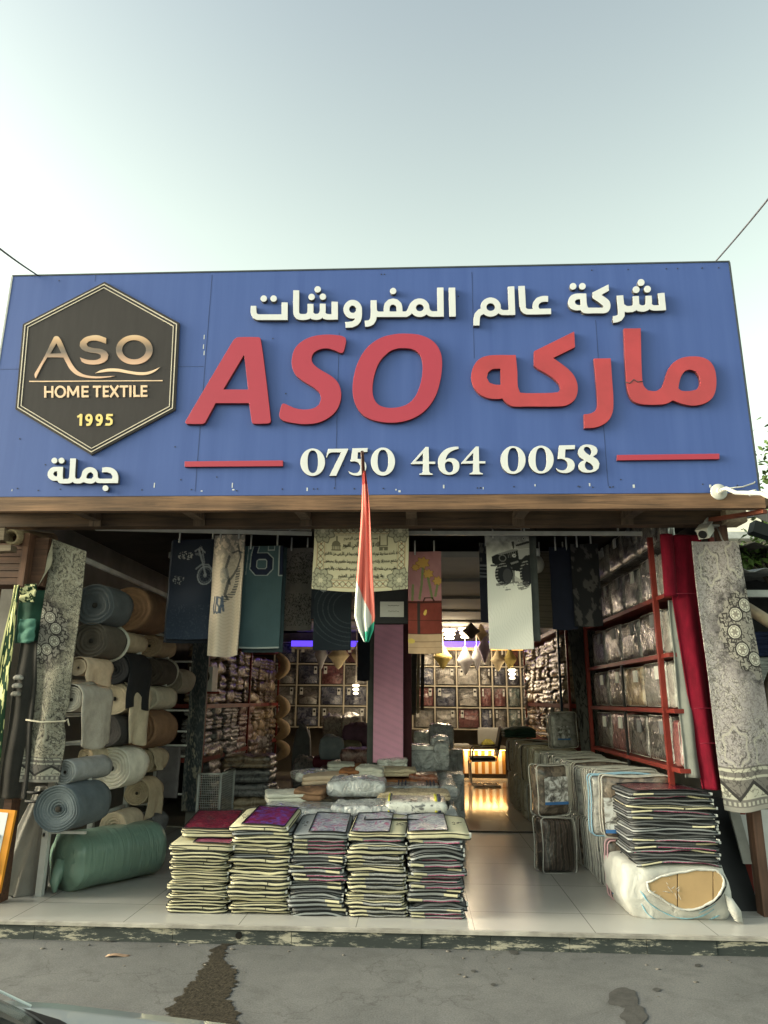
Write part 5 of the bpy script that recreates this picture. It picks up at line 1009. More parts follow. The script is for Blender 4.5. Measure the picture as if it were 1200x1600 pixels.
def bundle(x, y, z, kind, label, group, sc=(1,1,1), rz=0):
    o = bpy.data.objects.new('towel_bundle', BM[(kind, random.randrange(4))]); COL.objects.link(o)
    o.location = (x, y, z); o.rotation_euler = (0,0,rz+random.uniform(-.12,.12)); o.scale = tuple(s*random.uniform(.82,1.08) for s in sc); tag(o, label, 'towel bundle', group)
def frame_shelf(X, s, Y0, Y1, zs, label, back, mat, cols=3):
    t = thing('steel_shelf', label, 'shelf', (X+s*0.3, (Y0+Y1)/2, FZ)); top = zs[-1]
    for Y in [Y0+(Y1-Y0)*k/(cols-1) for k in range(cols)]:
        MB().box(min(X,X+s*0.03), max(X,X+s*0.03), Y-0.02, Y+0.02, FZ, top+0.1).build('upright', mat, t)
    for z in zs: MB().box(min(X,X+s*back), max(X,X+s*back), Y0, Y1, z-0.055, z).build('shelf_board', mat, t)
    return t
LZ = [at(322,1183,'X',-2.8).z, at(330,1100,'X',-2.8).z, 2.52]
frame_shelf(-2.78, -1, 4.3, 9.3, LZ, 'dark red shelf of towel bundles along the inner left wall', 0.55, m_redm, 3)
RNK = ['bottom','second','third','top']; CN = ['nearest','second','third','fourth','fifth','sixth','seventh','eighth','ninth','tenth','eleventh','farthest']
def tier(X, s, Y0, Y1, z0, nc, nr, dz, kinds, where, gr, sc=(1,1,1)):
    for c in range(nc):
        for r_ in range(nr):
            y = Y0+(Y1-Y0)*(c+0.5)/nc; k = kinds(c, r_)
            bundle(X+s*0.17, y, z0+r_*dz+0.004, k, '%s bundle, %s layer, %s column, %s' % (k, RNK[min(r_,3)] if nr <= 4 else ['bottom','second','third','fourth','top'][r_], CN[c], where), gr, (sc[0], (Y1-Y0)/nc/0.42*0.98, sc[2]*dz/0.19))
tier(-2.8, -1, 4.35, 9.25, LZ[1], 9, 4, 0.20, lambda c, r_: 'brown' if (c*3+r_) % 5 else 'tan', 'on the upper left shelf', 'shiny towel bundles on the upper left shelf')
tier(-2.8, -1, 4.35, 7.3, LZ[0], 6, 4, 0.17, lambda c, r_: 'grey' if c < 4 else 'rose', 'on the lower left shelf', 'folded goods on the lower left shelf')
tier(-2.8, -1, 7.4, 9.25, LZ[0], 4, 4, 0.19, lambda c, r_: 'tan', 'at the far end of the lower left shelf', 'tan packs on the lower left shelf', (1,1,1))
tier(-2.75, -1, 4.6, 9.0, FZ+0.02, 6, 4, 0.20, lambda c, r_: 'grey' if (c+r_) % 3 else 'brown', 'on the floor under the left shelf', 'film-wrapped goods under the left shelf')
RZ = [at(885,1165,'X',2.02).z, at(860,1099,'X',2.02).z, 2.62]
frame_shelf(2.0, 1, 4.5, 8.4, RZ, 'dark red shelf of tan towel bundles along the inner right wall', 0.55, m_redm, 2)
tier(2.02, 1, 4.9, 8.35, RZ[1], 7, 5, 0.19, lambda c, r_: 'tan' if (c+r_) % 4 else 'brown', 'on the upper right inner shelf', 'tan towel bundles on the upper right inner shelf')
tier(2.02, 1, 5.2, 8.35, RZ[0], 5, 4, 0.18, lambda c, r_: ['brown','grey','brown','rose','tan'][c], 'on the lower right inner shelf', 'bundles on the lower right inner shelf')
MB().box(1.97, 2.0, 4.9, 4.94, FZ, 2.7).build('blue_upright', fabric('blue_steel', (0.012,0.03,0.06), 0.5, bump=0), bpy.data.objects['steel_shelf.001'])
# wavy foam cushions at the shelf ends
def wave(px, ys, Y, mat, label, grp):
    for k, (y0, y1) in enumerate(ys):
        a, c = W(px, y0, Y), W(px, y1, Y); n = 14
        path = [(a.x+0.16*math.sin(math.pi*i/n)-0.04, Y-0.02*k, a.z+(c.z-a.z)*i/n) for i in range(n+1)]
        mb = MB().tube(path, [0.05+0.05*math.sin(math.pi*i/n) for i in range(n+1)], 10); solo('curved_cushion', mb, mat, label % nth(k), 'cushion', grp)
wave(437, [(1022,1060),(1088,1122),(1124,1155),(1158,1185)], 8.6, m_cush['tan'], 'tan curved cushion at the end of the left shelf, %s from the top', 'tan curved cushions at the left shelf end')
wave(823, [(1020,1045),(1045,1072),(1072,1095),(1097,1130)], 8.2, fabric('grey_cushion', (0.16,0.15,0.15), 0.9), 'grey curved cushion at the end of the right inner shelf, %s from the top', 'grey curved cushions at the right shelf end')
# carton with a black disc, and the wire cage with film-wrapped blankets
p, q = W(293,1080,3.9), W(333,1042,3.9); t = thing('disc_carton', 'pale carton with a black disc on its face, behind the blue pillar rug', 'carton', ((p.x+q.x)/2, 4.0, p.z))
MB().box(p.x, q.x, 3.9, 4.15, p.z, q.z).build('carton_box', m_card, t); cx = (p.x+q.x)/2+0.02; MB().tube([(cx,3.899,(p.z+q.z)/2+0.03),(cx,3.893,(p.z+q.z)/2+0.03)], 0.10, 24).build('disc', m_disc, t)
MB().box(p.x-0.1, q.x+0.1, 3.9, 4.2, p.z-0.03, p.z-0.002).build('ledge', m_redm, t)
mb = MB().box(-0.22, 0.22, -0.05, 0.2, 0, 0)
ca, cb = at(304,1308,'Z',FZ), at(352,1300,'Z',FZ); ctop = W(345,1205,cb.y).z
cage = thing('wire_cage', 'white wire mesh cage standing on the floor behind the front left stack', 'cage', ((ca.x+cb.x)/2, ca.y, FZ))
fr = [(ca.x,ca.y),(cb.x,ca.y),(cb.x,ca.y+0.6)]
for (x, y) in fr: MB().tube([(x,y,FZ),(x,y,ctop)], 0.014, 6).build('frame_post', m_rackw, cage)
for (x1_, y1_), (x2_, y2_) in zip(fr[:-1], fr[1:]):
    for z in (ctop, FZ+0.06): MB().tube([(x1_,y1_,z),(x2_,y2_,z)], 0.012, 6).build('frame_bar', m_rackw, cage)
    mb = MB(); m_ = 12
    for k in range(1, m_): mb.tube([(x1_+(x2_-x1_)*k/m_, y1_+(y2_-y1_)*k/m_, FZ+0.06), (x1_+(x2_-x1_)*k/m_, y1_+(y2_-y1_)*k/m_, ctop)], 0.0025, 4, False)
    for k in range(1, 24): z = FZ+0.06+(ctop-FZ-0.06)*k/24; mb.tube([(x1_,y1_,z),(x2_,y2_,z)], 0.0025, 4, False)
    mb.build('wire_mesh', m_rackw, cage)
for k in range(5):
    lump('film_blanket', 'film-wrapped blanket, %s from the top of the pile beside the wire cage' % nth(4-k), 'blanket', cb.x+0.14, 3.95, FZ+0.01+0.165*k, 0.62, 0.5, 0.14, [m_wrapG, m_wrapT, m_wrapG, m_wrapG, m_wrapB][k], 60+k, random.uniform(-.1,.1), 0.3, 'film-wrapped blankets piled beside the wire cage', 0.1)
for k, (px, py, Y, w, h) in enumerate([(402,1225,4.6,0.4,0.28),(410,1262,4.4,0.4,0.3)]):
    p = W(px, py+18, Y); lump('film_blanket', ['dark glossy blanket bag','brown glossy blanket bag'][k]+' slumped right of the wire cage pile', 'blanket', p.x, Y+0.2, max(FZ, p.z), w, 0.45, h, [m_bagA, m_wrapB][k], 70+k, 0.2, 0.3, None, 0.2)
# dim goods between the left shelf and the display
for k, (px, py, Y, w, h, mt, lab) in enumerate([(478,1210,6.5,0.42,0.55,m_wrapG,'grey upright pack at the back of the left aisle'),(470,1215,6.8,0.3,0.95,m_greyd,'tall dark grey folded curtain pack at the back of the left aisle'),(492,1200,6.6,0.4,0.5,m_wrapT,'tan framed pack at the back of the left aisle'),(518,1180,5.4,0.36,0.3,fabric('grey_blue_sack',(0.22,0.25,0.28),0.8,0.2),'grey blue sack slumped on the pile left of the pink banner'),(545,1178,5.6,0.4,0.22,fabric('khaki_pack',(0.20,0.18,0.12),0.8,0.2),'khaki folded pack left of the pink banner'),(560,1160,6.0,0.5,0.3,fabric('plum_pack',(0.12,0.06,0.10),0.7,0.3),'plum coloured folded pack left of the pink banner'),(505,1192,5.5,0.3,0.14,fabric('maroon_pack',(0.12,0.02,0.035),0.8,0.3),'small maroon folded cloth left of the pink banner'),(560,1185,4.8,0.5,0.18,m_wrapP,'rose film-wrapped pack just left of the pink banner'),(549,1148,9.0,0.42,0.4,m_bagC,'silvery film pack beneath the left back rack'),(520,1150,9.0,0.4,0.42,m_bagA,'dark film pack beneath the left back rack')]):
    p = W(px, py, Y); lump('aisle_pack', lab, 'pack', p.x, Y, FZ+0.012 if h > 0.45 and k < 3 else p.z-0.05, w, 0.4, h, mt, 80+k, 0.1, 0.2, None, 0.1)
MB().box(W(500,1215,5).x, W(578,1215,5).x, 4.6, 6.6, FZ+0.012, W(545,1192,5.2).z-0.04).build('box_body', m_wrapG, plat)
MB().box(W(505,1160,8.8).x, W(570,1160,8.8).x, 8.7, 9.4, FZ+0.012, W(545,1150,9.0).z-0.06).build('box_body', m_wrapG, plat)

# ---------------------------------------------------------------- standing bedding bags along the right of the aisle
m_std = [printed('stand_print_%d' % i, st, 9, wrinkle=0.5) for i, st in enumerate([
 [(0.32,(0.10,0.10,0.10)),(0.48,(0.30,0.29,0.28)),(0.6,(0.42,0.41,0.39)),(0.72,(0.2,0.19,0.18))],
 [(0.32,(0.02,0.018,0.016)),(0.48,(0.10,0.075,0.06)),(0.6,(0.22,0.17,0.13)),(0.72,(0.06,0.05,0.045))],
 [(0.32,(0.20,0.17,0.12)),(0.48,(0.42,0.37,0.28)),(0.6,(0.52,0.46,0.36)),(0.72,(0.30,0.26,0.19))]])]
m_pale_pipe = fabric('pale_piping', (0.42,0.41,0.38), 0.6, 0.2, 20, bump=0); m_blue_pipe = fabric('sky_piping', (0.25,0.42,0.55), 0.6, 0.1, bump=0); m_pink_pipe = fabric('rose_piping', (0.55,0.33,0.38), 0.6, 0.1, bump=0); m_ol_pipe = fabric('olive_piping', (0.40,0.35,0.25), 0.7, 0.15, 20, bump=0)
m_photo = printed('photo_card', [(0.35,(0.03,0.03,0.035)),(0.48,(0.25,0.24,0.23)),(0.55,(0.55,0.55,0.55)),(0.7,(0.62,0.64,0.66))], 11, wrinkle=0.1)
def stand_bag(w, h, d, mat, pipe, seed, card=None):
    """upright flat bedding bag, broad face to the street"""
    t = thing('standing_bag', 'x', 'bedding bag')
    mb = slab(MB(), w, h, d*0.92, 0.035, d*0.25, 0.05, 0.10, 4)
    rot = Matrix.Translation((0, d/2, h/2)) @ Matrix.Rotation(R(90), 4, 'X')
    mb.warp(lambda x, y, z: (x+0.006*math.sin(y*14+seed), y+0.008*math.sin(x*11+seed*2), z+0.012*hnoise(x*9+seed, y*9, 0, s=seed % 40)))
    mb.xf(rot); mb.build('bag_body', mat, t, False)
    for z in (d*0.1, d*0.88):
        lp = [(x*1.0+0.006*math.sin(y*14+seed), y+0.008*math.sin(x*11+seed*2), z) for x, y, _ in dense(rrect(w, h, 0.035), 0.05)]
        m2 = MB().tube(lp, 0.0055, 6, closed=True); m2.xf(rot); m2.build('piping', pipe, t, False)
    if card:
        cw, c0, c1 = card; MB().grid(4, 4, lambda u, v: (cw[0]+(cw[1]-cw[0])*u, -d*0.58-0.012, c0+(c1-c0)*v)).build('picture_card', m_photo, t, False)
        MB().box(cw[0], cw[1], -d*0.58-0.0145, -d*0.58-0.0125, c0-0.0, c0+(c1-c0)*0.10).build('blue_strip', fabric('card_blue', (0.05,0.16,0.4), 0.5, bump=0) if 'card_blue' not in bpy.data.materials else bpy.data.materials['card_blue'], t, False)
    return t
GS = 'bedding bags standing in a row along the right side of the aisle'
SP = [stand_bag(0.55, 0.44, 0.115, m_std[i % 3], [m_pale_pipe, m_ol_pipe][i == 2], 3+i) for i in range(3)]
first = [True]*3
def place(i, x, y, z, rz, label, sc=(1,1,1), tilt=(0,0)):
    if first[i]:
        first[i] = False; o = SP[i]; o.location = (x,y,z); o.rotation_euler = (tilt[0],tilt[1],rz); o.scale = sc; o['label'] = label; o['group'] = GS
    else: dup(SP[i], (x,y,z), rz, label, GS, sc, tilt)
ORDN = [nth(k) for k in range(1,24)]
for tierk, (z, y0, n, nm) in enumerate(((FZ, 1.22, 19, 'lower'), (FZ+0.455, 1.12, 20, 'upper'))):
    for k in range(n):
        y = y0+0.14*k; xl = 1.56-0.04*(y-1.0)
        place([0,0,1,0][(k*3+tierk) % 4] if k < 18 else 1, xl+0.275+random.uniform(-.025,.02), y, z+random.uniform(0,0.004), random.uniform(-.05,.05), 'pale-piped bedding bag, %s behind the front bags of the %s standing row' % (nth(k), nm), (1, 1.0, random.uniform(.97,1.05)), (random.uniform(-.03,.02),0))
for tierk, (z, n, nm) in enumerate(((FZ+0.012, 16, 'lower'), (FZ+0.467, 16, 'upper'))):
    for k in range(n):
        y = 4.05+0.15*k; place(2 if (k+tierk) % 3 else 1, 1.70-0.04*k/15+random.uniform(-.045,.03), y, z, random.uniform(-.16,.16), 'olive brown bedding bag, %s from the front in the %s far row' % (nth(k), nm), (1,1.05,random.uniform(.97,1.06)), (random.uniform(-.03,.02),0))
def special(name, x, y, z, rz, w, h, d, mat, pipe, label, card=None, seed=5):
    o = stand_bag(w, h, d, mat, pipe, seed, card); o.name = name; o.location = (x,y,z); o.rotation_euler = (0,0,rz); o['label'] = label; o['group'] = GS; return o
p = at(962, 1404, 'Z', FZ); special('standing_bag', p.x+0.22, p.y, FZ, 0.0, 0.54, 0.42, 0.11, m_std[1], m_pink_pipe, 'brown bedding bag with rose piping, front of the lower standing row beside the sack', ((-0.26,-0.02),0.05,0.33), 11)
special('standing_bag', p.x+0.20, p.y-0.04, FZ+0.45, 0.0, 0.55, 0.46, 0.11, m_std[1], m_pale_pipe, 'dark bedding bag with a blue picture card, front of the upper standing row', ((-0.27,0.05),0.04,0.30), 12)
special('standing_bag', p.x+0.14, p.y+0.09, FZ+0.452, 0.02, 0.55, 0.46, 0.11, m_std[0], m_blue_pipe, 'bedding bag with sky blue piping, second in the upper standing row', None, 13)
p = at(873, 1362, 'Z', FZ)
special('standing_bag', p.x-0.02, p.y, FZ, 0.35, 0.34, 0.46, 0.2, printed('brown_quilt', [(0.32,(0.02,0.014,0.01)),(0.48,(0.09,0.06,0.045)),(0.6,(0.17,0.12,0.09)),(0.72,(0.05,0.035,0.03))], 5, 'wave', wrinkle=0.9), m_pale_pipe, 'brown quilt in a clear bag jutting into the aisle at the foot of the row', None, 14)
special('standing_bag', p.x-0.04, p.y+0.02, FZ+0.475, 0.35, 0.33, 0.44, 0.18, m_std[1], m_pale_pipe, 'bag with a white picture card, stacked on the brown quilt in the aisle', ((-0.12,0.12),0.10,0.34), 15)
t = special('standing_bag', W(880,1190,4.0).x, 3.95, FZ+0.93, 0.2, 0.34, 0.42, 0.14, m_std[0], m_pale_pipe, 'small grey bag standing on top of the row in front of the dark patterned rug', ((-0.1,0.06),0.1,0.26), 16)
p = W(812,1158,6.0); lump('folded_towel', 'dark green folded pack with a pink label on top of the far standing row', 'towel', p.x, 6.1, FZ+0.95, 0.5, 0.4, 0.12, fabric('dark_green_pack', (0.02,0.05,0.035), 0.7), 90, 0, 0.2)

# ---------------------------------------------------------------- red steel shelf of bedding packs on the right wall
SX = 2.02; SY0, SY1 = 0.80, 3.4
lv = [at(1040, y, 'X', SX).z for y in (1195,1107,1022,935,862)]
lv = [W(x, y, SY0).z for x, y in ((1040,1197),(1033,1107),(1026,1022),(1018,933),(1009,858))]
t = thing('steel_shelf', 'red steel shelf of film-wrapped bedding along the right wall, next to the red velvet drape', 'shelf', (2.3, 2.1, FZ))
for Y in (SY0, SY1): MB().box(SX-0.02, SX+0.02, Y-0.02, Y+0.02, FZ, lv[-1]+0.1).build('upright', m_redm, t)
MB().box(SX+0.5, SX+0.54, SY0-0.02, SY0+0.02, FZ, lv[-1]+0.1).build('upright', m_redm, t)
MB().box(SX+0.001, SX+0.019, 1.98, 2.02, FZ, lv[2]-0.04).build('upright', m_pipe, t)
for z in lv[:4]: MB().box(SX, SX+0.55, SY0, SY1, z-0.035, z).build('shelf_board', m_redm, t)
PK = {}
def pack_mesh(i, w, h, d, mat):
    mb = slab(MB(), w, h, d, 0.02, d*0.16, 0.04, 0.06, 5); mb.warp(lambda x, y, z: (x+0.012*hnoise(y*9+i, z*9, 0, s=i), y+0.012*hnoise(x*9, z*9+i, 0, s=i+1), z+0.02*hnoise(x*8+i, y*8, 0, s=i+2)))
    return mb
m_pk = [m_bagA, m_bagC, m_wrapG, m_bagB, m_wrapT]
def shelf_pack(y, z, w, h, mi, label, face='aisle', x=None):
    t = thing('shelf_pack', label, 'bedding pack', (x if x is not None else SX+0.03, y, z), 0, 'film-wrapped bedding packs on the red right shelf')
    mb = pack_mesh(int(y*100+z*37) % 60, w, h, 0.2, m_pk[mi])
    M_ = Matrix.Translation((0.22 if face == 'aisle' else 0, 0 if face == 'aisle' else 0.22, h/2)) @ (Matrix.Rotation(R(-90), 4, 'Z') if face == 'aisle' else Matrix()) @ Matrix.Rotation(R(90), 4, 'X')
    mb.xf(M_); mb.build('film_bag', m_pk[mi], t, False)
    m2 = MB().tube([(a_, b_, 0.18) for a_, b_, _ in dense(rrect(w-0.02, h-0.02, 0.02), 0.06)], 0.003, 5, closed=True); m2.xf(M_); m2.build('piping', m_pale_pipe, t, False)
    m3 = MB().box(w*0.25, w*0.42, h*0.1, h*0.38, 0.2*1.14, 0.2*1.14+0.012); m3.xf(M_); m3.build('label_card', m_card if (int(y*10)+mi) % 3 == 0 else m_greyd, t, False)
SHN = ['lowest','second','third','fourth','top']
for li, z in enumerate(lv):
    z0 = z+0.003 if li < 4 else lv[3]+0.46; hh = (lv[1]-lv[0]-0.05) if li < 4 else 0.36
    n = [4,4,4,5,5][li]; y = SY0+0.06
    for k in range(n):
        w = (SY1-SY0-0.1)/n; mi = random.choice([0,0,1,2,2,3,4] if li < 3 else [0,2,2,0,1])
        shelf_pack(y+w/2, z0, w*0.97, hh*random.uniform(0.93,1.0), mi, '%s film pack, %s from the street on the %s red shelf level' % (['dark','pale','grey','rosy','tan'][mi], nth(k), SHN[li]))
        y += w
for li, (mi, lab) in enumerate([(3,'pink film pack at the street end of the lowest red shelf level'),(1,'pale film pack at the street end of the second red shelf level'),(1,'white rose-printed film pack at the street end of the third red shelf level'),(1,'white film pack at the street end of the fourth red shelf level'),(0,'dark film pack at the street end of the top red shelf level')]):
    shelf_pack(SY0-0.20, lv[li]+0.003 if li < 4 else lv[3]+0.46, 0.11, (lv[1]-lv[0]-0.09) if li < 4 else 0.33, mi, lab, 'street', SX+0.085)
for li in range(4): MB().box(SX, SX+0.14, SY0-0.22, SY0-0.001, lv[li]-0.034, lv[li]-0.001).build('shelf_board', m_redm, t)

# ================================================================ patterned rugs and hanging cloths
def rug_cols(seed, w, h, med=(0.55,0.42), mrx=0.5, mry=0.26, tone=(0.42,0.40,0.33), border=0.07, lilac=False, dim=0.56):
    """woven pattern: filigree field, dark scalloped medallion with white rosettes, palmettes, border band at the foot"""
    def fn(U, V):
        x, y = U*w, V*h; base = np.zeros(U.shape+(3,))+np.array(tone)
        n = fbm(x*26, y*26, seed, 3); n2 = fbm(x*60+5, y*60, seed+3, 3); blot = fbm(x*4, y*4, seed+7, 3)
        base *= (0.72+0.5*blot)[..., None]
        base = lerp3(base, (0.15,0.135,0.12), (np.abs(n-0.5) < 0.035)*0.75)
        base = lerp3(base, (0.09,0.082,0.08), (np.abs(n2-0.5) < 0.045)*0.75)
        base = lerp3(base, (0.66,0.63,0.54), (np.abs(n2-0.61) < 0.03)*0.65)
        if lilac: base = lerp3(base, (0.30,0.27,0.28), np.clip((blot-0.35)*2.2, 0, 0.85))
        cx, cy = med[0]*w, med[1]*h; dx, dy = (x-cx)/(mrx*w), (y-cy)/(mry*h); r = np.hypot(dx, dy); th = np.arctan2(dy, dx)
        rr = r*(1+0.05*np.sin(th*14)+0.06*(fbm(x*18, y*18, seed+11, 2)-0.5)*4)
        base = lerp3(base, (0.045,0.042,0.045), np.clip((1.34-rr)*2.6, 0, 1)*(rr > 0.85)*np.clip(fbm(x*30, y*30, seed+5, 2)*1.7, 0, 1))
        ins = rr <= 0.93; q = fbm(x*34, y*34, seed+21, 3)
        inner = np.zeros(U.shape+(3,))+np.array((0.30,0.28,0.255)); inner = lerp3(inner, (0.055,0.05,0.05), (np.abs(q-0.5) < 0.05)*0.9); inner = lerp3(inner, (0.46,0.44,0.38), (np.abs(q-0.62) < 0.025)*0.8)
        base = np.where(ins[..., None], inner, base)
        for k in range(9):                          # dark cross-shaped leaves between them
            a = 2*math.pi*(k+0.5)/9+0.35; px, py = cx+0.80*mrx*w*math.cos(a), cy+0.84*mry*h*math.sin(a); dx_, dy_ = x-px, y-py
            sdf = np.minimum(np.maximum(np.abs(dx_)-0.013-0.004*np.sin(dy_*90), np.abs(dy_)-0.045), np.maximum(np.abs(dx_)-0.042, np.abs(dy_)-0.013-0.004*np.sin(dx_*90))); base = lerp3(base, (0.04,0.036,0.036), (np.abs(sdf-0.004) < 0.005)*0.95)
        for k in range(9):                          # rosettes ringed round the medallion
            a = 2*math.pi*k/9+0.35; px, py = cx+0.56*mrx*w*math.cos(a), cy+0.62*mry*h*math.sin(a); d = np.hypot(x-px, y-py); s = min(0.05, 0.135*w); ang = np.arctan2(y-py, x-px)
            base = lerp3(base, (0.05,0.045,0.045), (d < s*1.25)*1.0); base = lerp3(base, (0.66,0.64,0.56), (d < s)*1.0); base = lerp3(base, (0.26,0.24,0.21), ((d < s*0.66*(0.75+0.25*np.cos(ang*6))))*1.0); base = lerp3(base, (0.1,0.09,0.085), (np.abs(d-s*0.8) < 0.004)*0.8)
        for (u, v) in ((0.32,0.10),(0.32,0.78),(0.85,0.80),(0.9,0.07)):     # palmettes
            px, py = u*w, v*h; dx_, dy_ = (x-px)/0.11, (y-py)/0.17; d = np.hypot(dx_, dy_)*(1+0.12*np.cos(np.arctan2(dy_, dx_)*6))
            for q0 in (0.35, 0.62, 0.95): base = lerp3(base, (0.06,0.055,0.055), (np.abs(d-q0) < 0.045)*(fbm(x*50, y*50, seed+2, 2) > 0.48)*0.75)
            base = lerp3(base, (0.52,0.50,0.43), (np.abs(d-0.8) < 0.06)*0.6)
        f = 1-V; bt = border*1.0                    # foot border
        m = f < bt*2.2; band = np.zeros(U.shape+(3,))+np.array((0.20,0.185,0.175)); t = f/(bt*2.2)
        band = lerp3(band, (0.55,0.53,0.45), (np.abs(t-0.92) < 0.035)*1.0+(np.abs(t-0.74) < 0.03)*1.0); tri = np.abs(((x/0.24) % 1)-0.5)*2
        band = lerp3(band, (0.55,0.53,0.45), ((t > 0.28) & (t < 0.28+0.34*tri))*1.0); band = lerp3(band, (0.05,0.047,0.047), (np.abs(t-(0.28+0.36*tri)) < 0.05)*1.0)
        band = lerp3(band, (0.5,0.48,0.42), ((t > 0.13) & (t < 0.22) & (((x/0.035) % 1) < 0.5))*1.0); band = lerp3(band, (0.36,0.34,0.31), (t < 0.10)*1.0)
        band = lerp3(band, (0.06,0.055,0.055), ((np.abs(n-0.5) < 0.04) & (t > 0.3))*0.7)
        return np.where(m[..., None], band, base)*dim
    return fn
m_rug = painted('rug_pile', 0.95, 0.5, 200)
m_towel = painted('printed_towel', 0.9, 0.3, 260)
def drape(x0, x1, z0, z1, Y, fold=0.02, nf=2.5, sag=0.0, x0b=None, x1b=None, lean=0.0, ph=0.0, topsag=0.0):
    """hanging sheet: u across, v from the top down"""
    x0b = x0 if x0b is None else x0b; x1b = x1 if x1b is None else x1b
    def pos(U, V):
        xa, xb = x0+(x0b-x0)*V, x1+(x1b-x1)*V; X = xa+(xb-xa)*U
        Z = z1+(z0-z1)*V-topsag*np.sin(np.pi*U)*(1-V)-sag*np.sin(np.pi*U)*V
        return X, Y+fold*np.sin(U*np.pi*2*nf+ph+V*0.8)*(0.4+0.6*V)+lean*V+0.006*np.sin(V*13+U*4+ph), Z
    return pos
# left rug
Y = 0.35; a, b_, c, d = W(82,842,Y), W(136,862,Y), W(30,1222,Y), W(90,1226,Y)
def lpos(U, V):
    xl = a.x+(c.x-a.x)*V+0.05*np.exp(-((V-0.30)/0.12)**2)*0; xr = b_.x+(d.x-b_.x)*V
    waist = 0.03*np.exp(-((V-0.745)/0.05)**2)
    X = xl+waist+(xr-xl-2*waist)*U; Z = a.z+(b_.z-a.z)*U*(1-V)+(c.z-a.z)*V
    return X, Y+0.035*np.sin(U*7+0.6)*np.exp(-((V-0.78)/0.25)**2)+0.03*(1-U)**2*(V < 0.34)*0+0.008*np.sin(V*11+U*5), Z
ha, wa = a.z-c.z, b_.x-a.x
lr = cloth_thing('hanging_rug', 'tall grey and cream ornate rug tied with a cord, left of the entrance', 'rug', lpos, 130, 460, rug_cols(11, wa, ha, (0.04,0.40), 0.74, 0.125, (0.44,0.41,0.33), 0.045), m_rug, 0.012)
m_cord = fabric('pale_cord', (0.55,0.5,0.4), 0.9, bump=0)
zc = W(70,1127,Y).z; xa, xb = W(40,1127,Y).x, W(101,1127,Y).x
MB().tube([(xa,Y+0.06,zc),(xa+0.02,Y-0.03,zc+0.01),((xa+xb)/2,Y-0.055,zc-0.005),(xb+0.02,Y-0.03,zc+0.003),(xb+0.03,Y-0.02,zc+0.02),(xb+0.04,Y,zc-0.03)], 0.007, 6).build('tie_cord', m_cord, lr)
m_fold = painted('rug_fold', 0.95, 0.4, 200); f0, f1, f2 = W(82,843,Y-0.02), W(54,930,Y-0.02), W(60,936,Y-0.02)
MB().grid(3, 10, lambda u, v: (f0.x+(f1.x-f0.x)*v+0.07*u*(1-abs(2*v-0.9))+0.01, Y-0.03-0.02*u, f0.z+(f1.z-f0.z)*v)).build('folded_edge', fabric('rug_back', (0.30,0.28,0.22), 0.95, 0.25, 20), lr)
# right rug
Y = 0.40; a, b_, c = W(1081,846,Y), W(1150,840,Y), W(1133,1266,Y); d = W(1226,1268,Y)
def rpos(U, V):
    X = a.x+(c.x-a.x)*V+((b_.x-a.x)+(d.x-c.x-(b_.x-a.x))*np.clip(V*1.1,0,1)**0.8)*U; Z = a.z+(c.z-a.z)*V-0.015*np.sin(U*6)*V
    return X, Y+0.02*np.sin(U*5+V*3)+0.012*np.sin(V*9), Z
cloth_thing('hanging_rug', 'grey lilac ornate rug with a dark medallion hung at the right of the entrance', 'rug', rpos, 150, 460, rug_cols(23, 0.45, a.z-c.z, (0.96,0.36), 0.64, 0.17, (0.44,0.41,0.42), 0.07, True, 0.80), m_rug, 0.012)
# red velvet drape: main fall and side return
m_velvet = fabric('crimson_velvet', (0.115,0.003,0.013), 0.8, 0.35, 6, 0.5, 90, sheen=0.03, spec=0.1, stretch=(3,3,1))
Y = 0.545; a, c = W(1034,836,Y), W(1104,1234,Y); b_, d = W(1090,845,Y), W(1136,1236,Y)
vd = cloth_thing('velvet_drape', 'deep crimson velvet drape hung between the red shelf and the grey lilac rug', 'drape', lambda U, V: (a.x+0.03+(c.x-a.x-0.03)*V**1.5*0.9+(b_.x-a.x)*U*(1-0.35*V), Y+0.03*np.sin(U*9+1)*(0.3+V)+0.01*np.sin(V*8), a.z+(c.z-a.z)*V), 50, 90, None, m_velvet, 0.012)
e, f = W(1031,835,Y-0.02), W(1045,932,Y-0.02)
cloth('side_return', lambda U, V: (e.x+0.10*U-0.01*V, Y-0.02-0.03*np.sin(U*3), e.z+(f.z-e.z)*V), 12, 24, None, m_velvet, vd, 0.01)
m_line_v = fabric('velvet_seam', (0.17,0.012,0.03), 0.7, bump=0)
for v0 in (0.25, 0.70, 0.83): z = a.z+(c.z-a.z)*v0; x0 = a.x+0.03+(c.x-a.x-0.03)*v0**1.5*0.9; MB().tube([(x0+0.01+0.05*k, Y-0.045, z+0.003*math.sin(k)) for k in range(6)], 0.003, 4).build('seam_line', m_line_v, vd)
# grey green drape edge behind the velvet
Y = 0.58; a, c = W(1046,938,Y), W(1066,1215,Y)
cloth_thing('grey_drape', 'grey green cloth falling beside the red shelf post behind the velvet drape', 'drape', drape(a.x-0.01, a.x+0.11, c.z, a.z, Y, 0.02, 1.5, 0, a.x+0.0, a.x+0.17), 16, 40, None, fabric('grey_green', (0.16,0.17,0.16), 0.85, 0.15), 0.01)
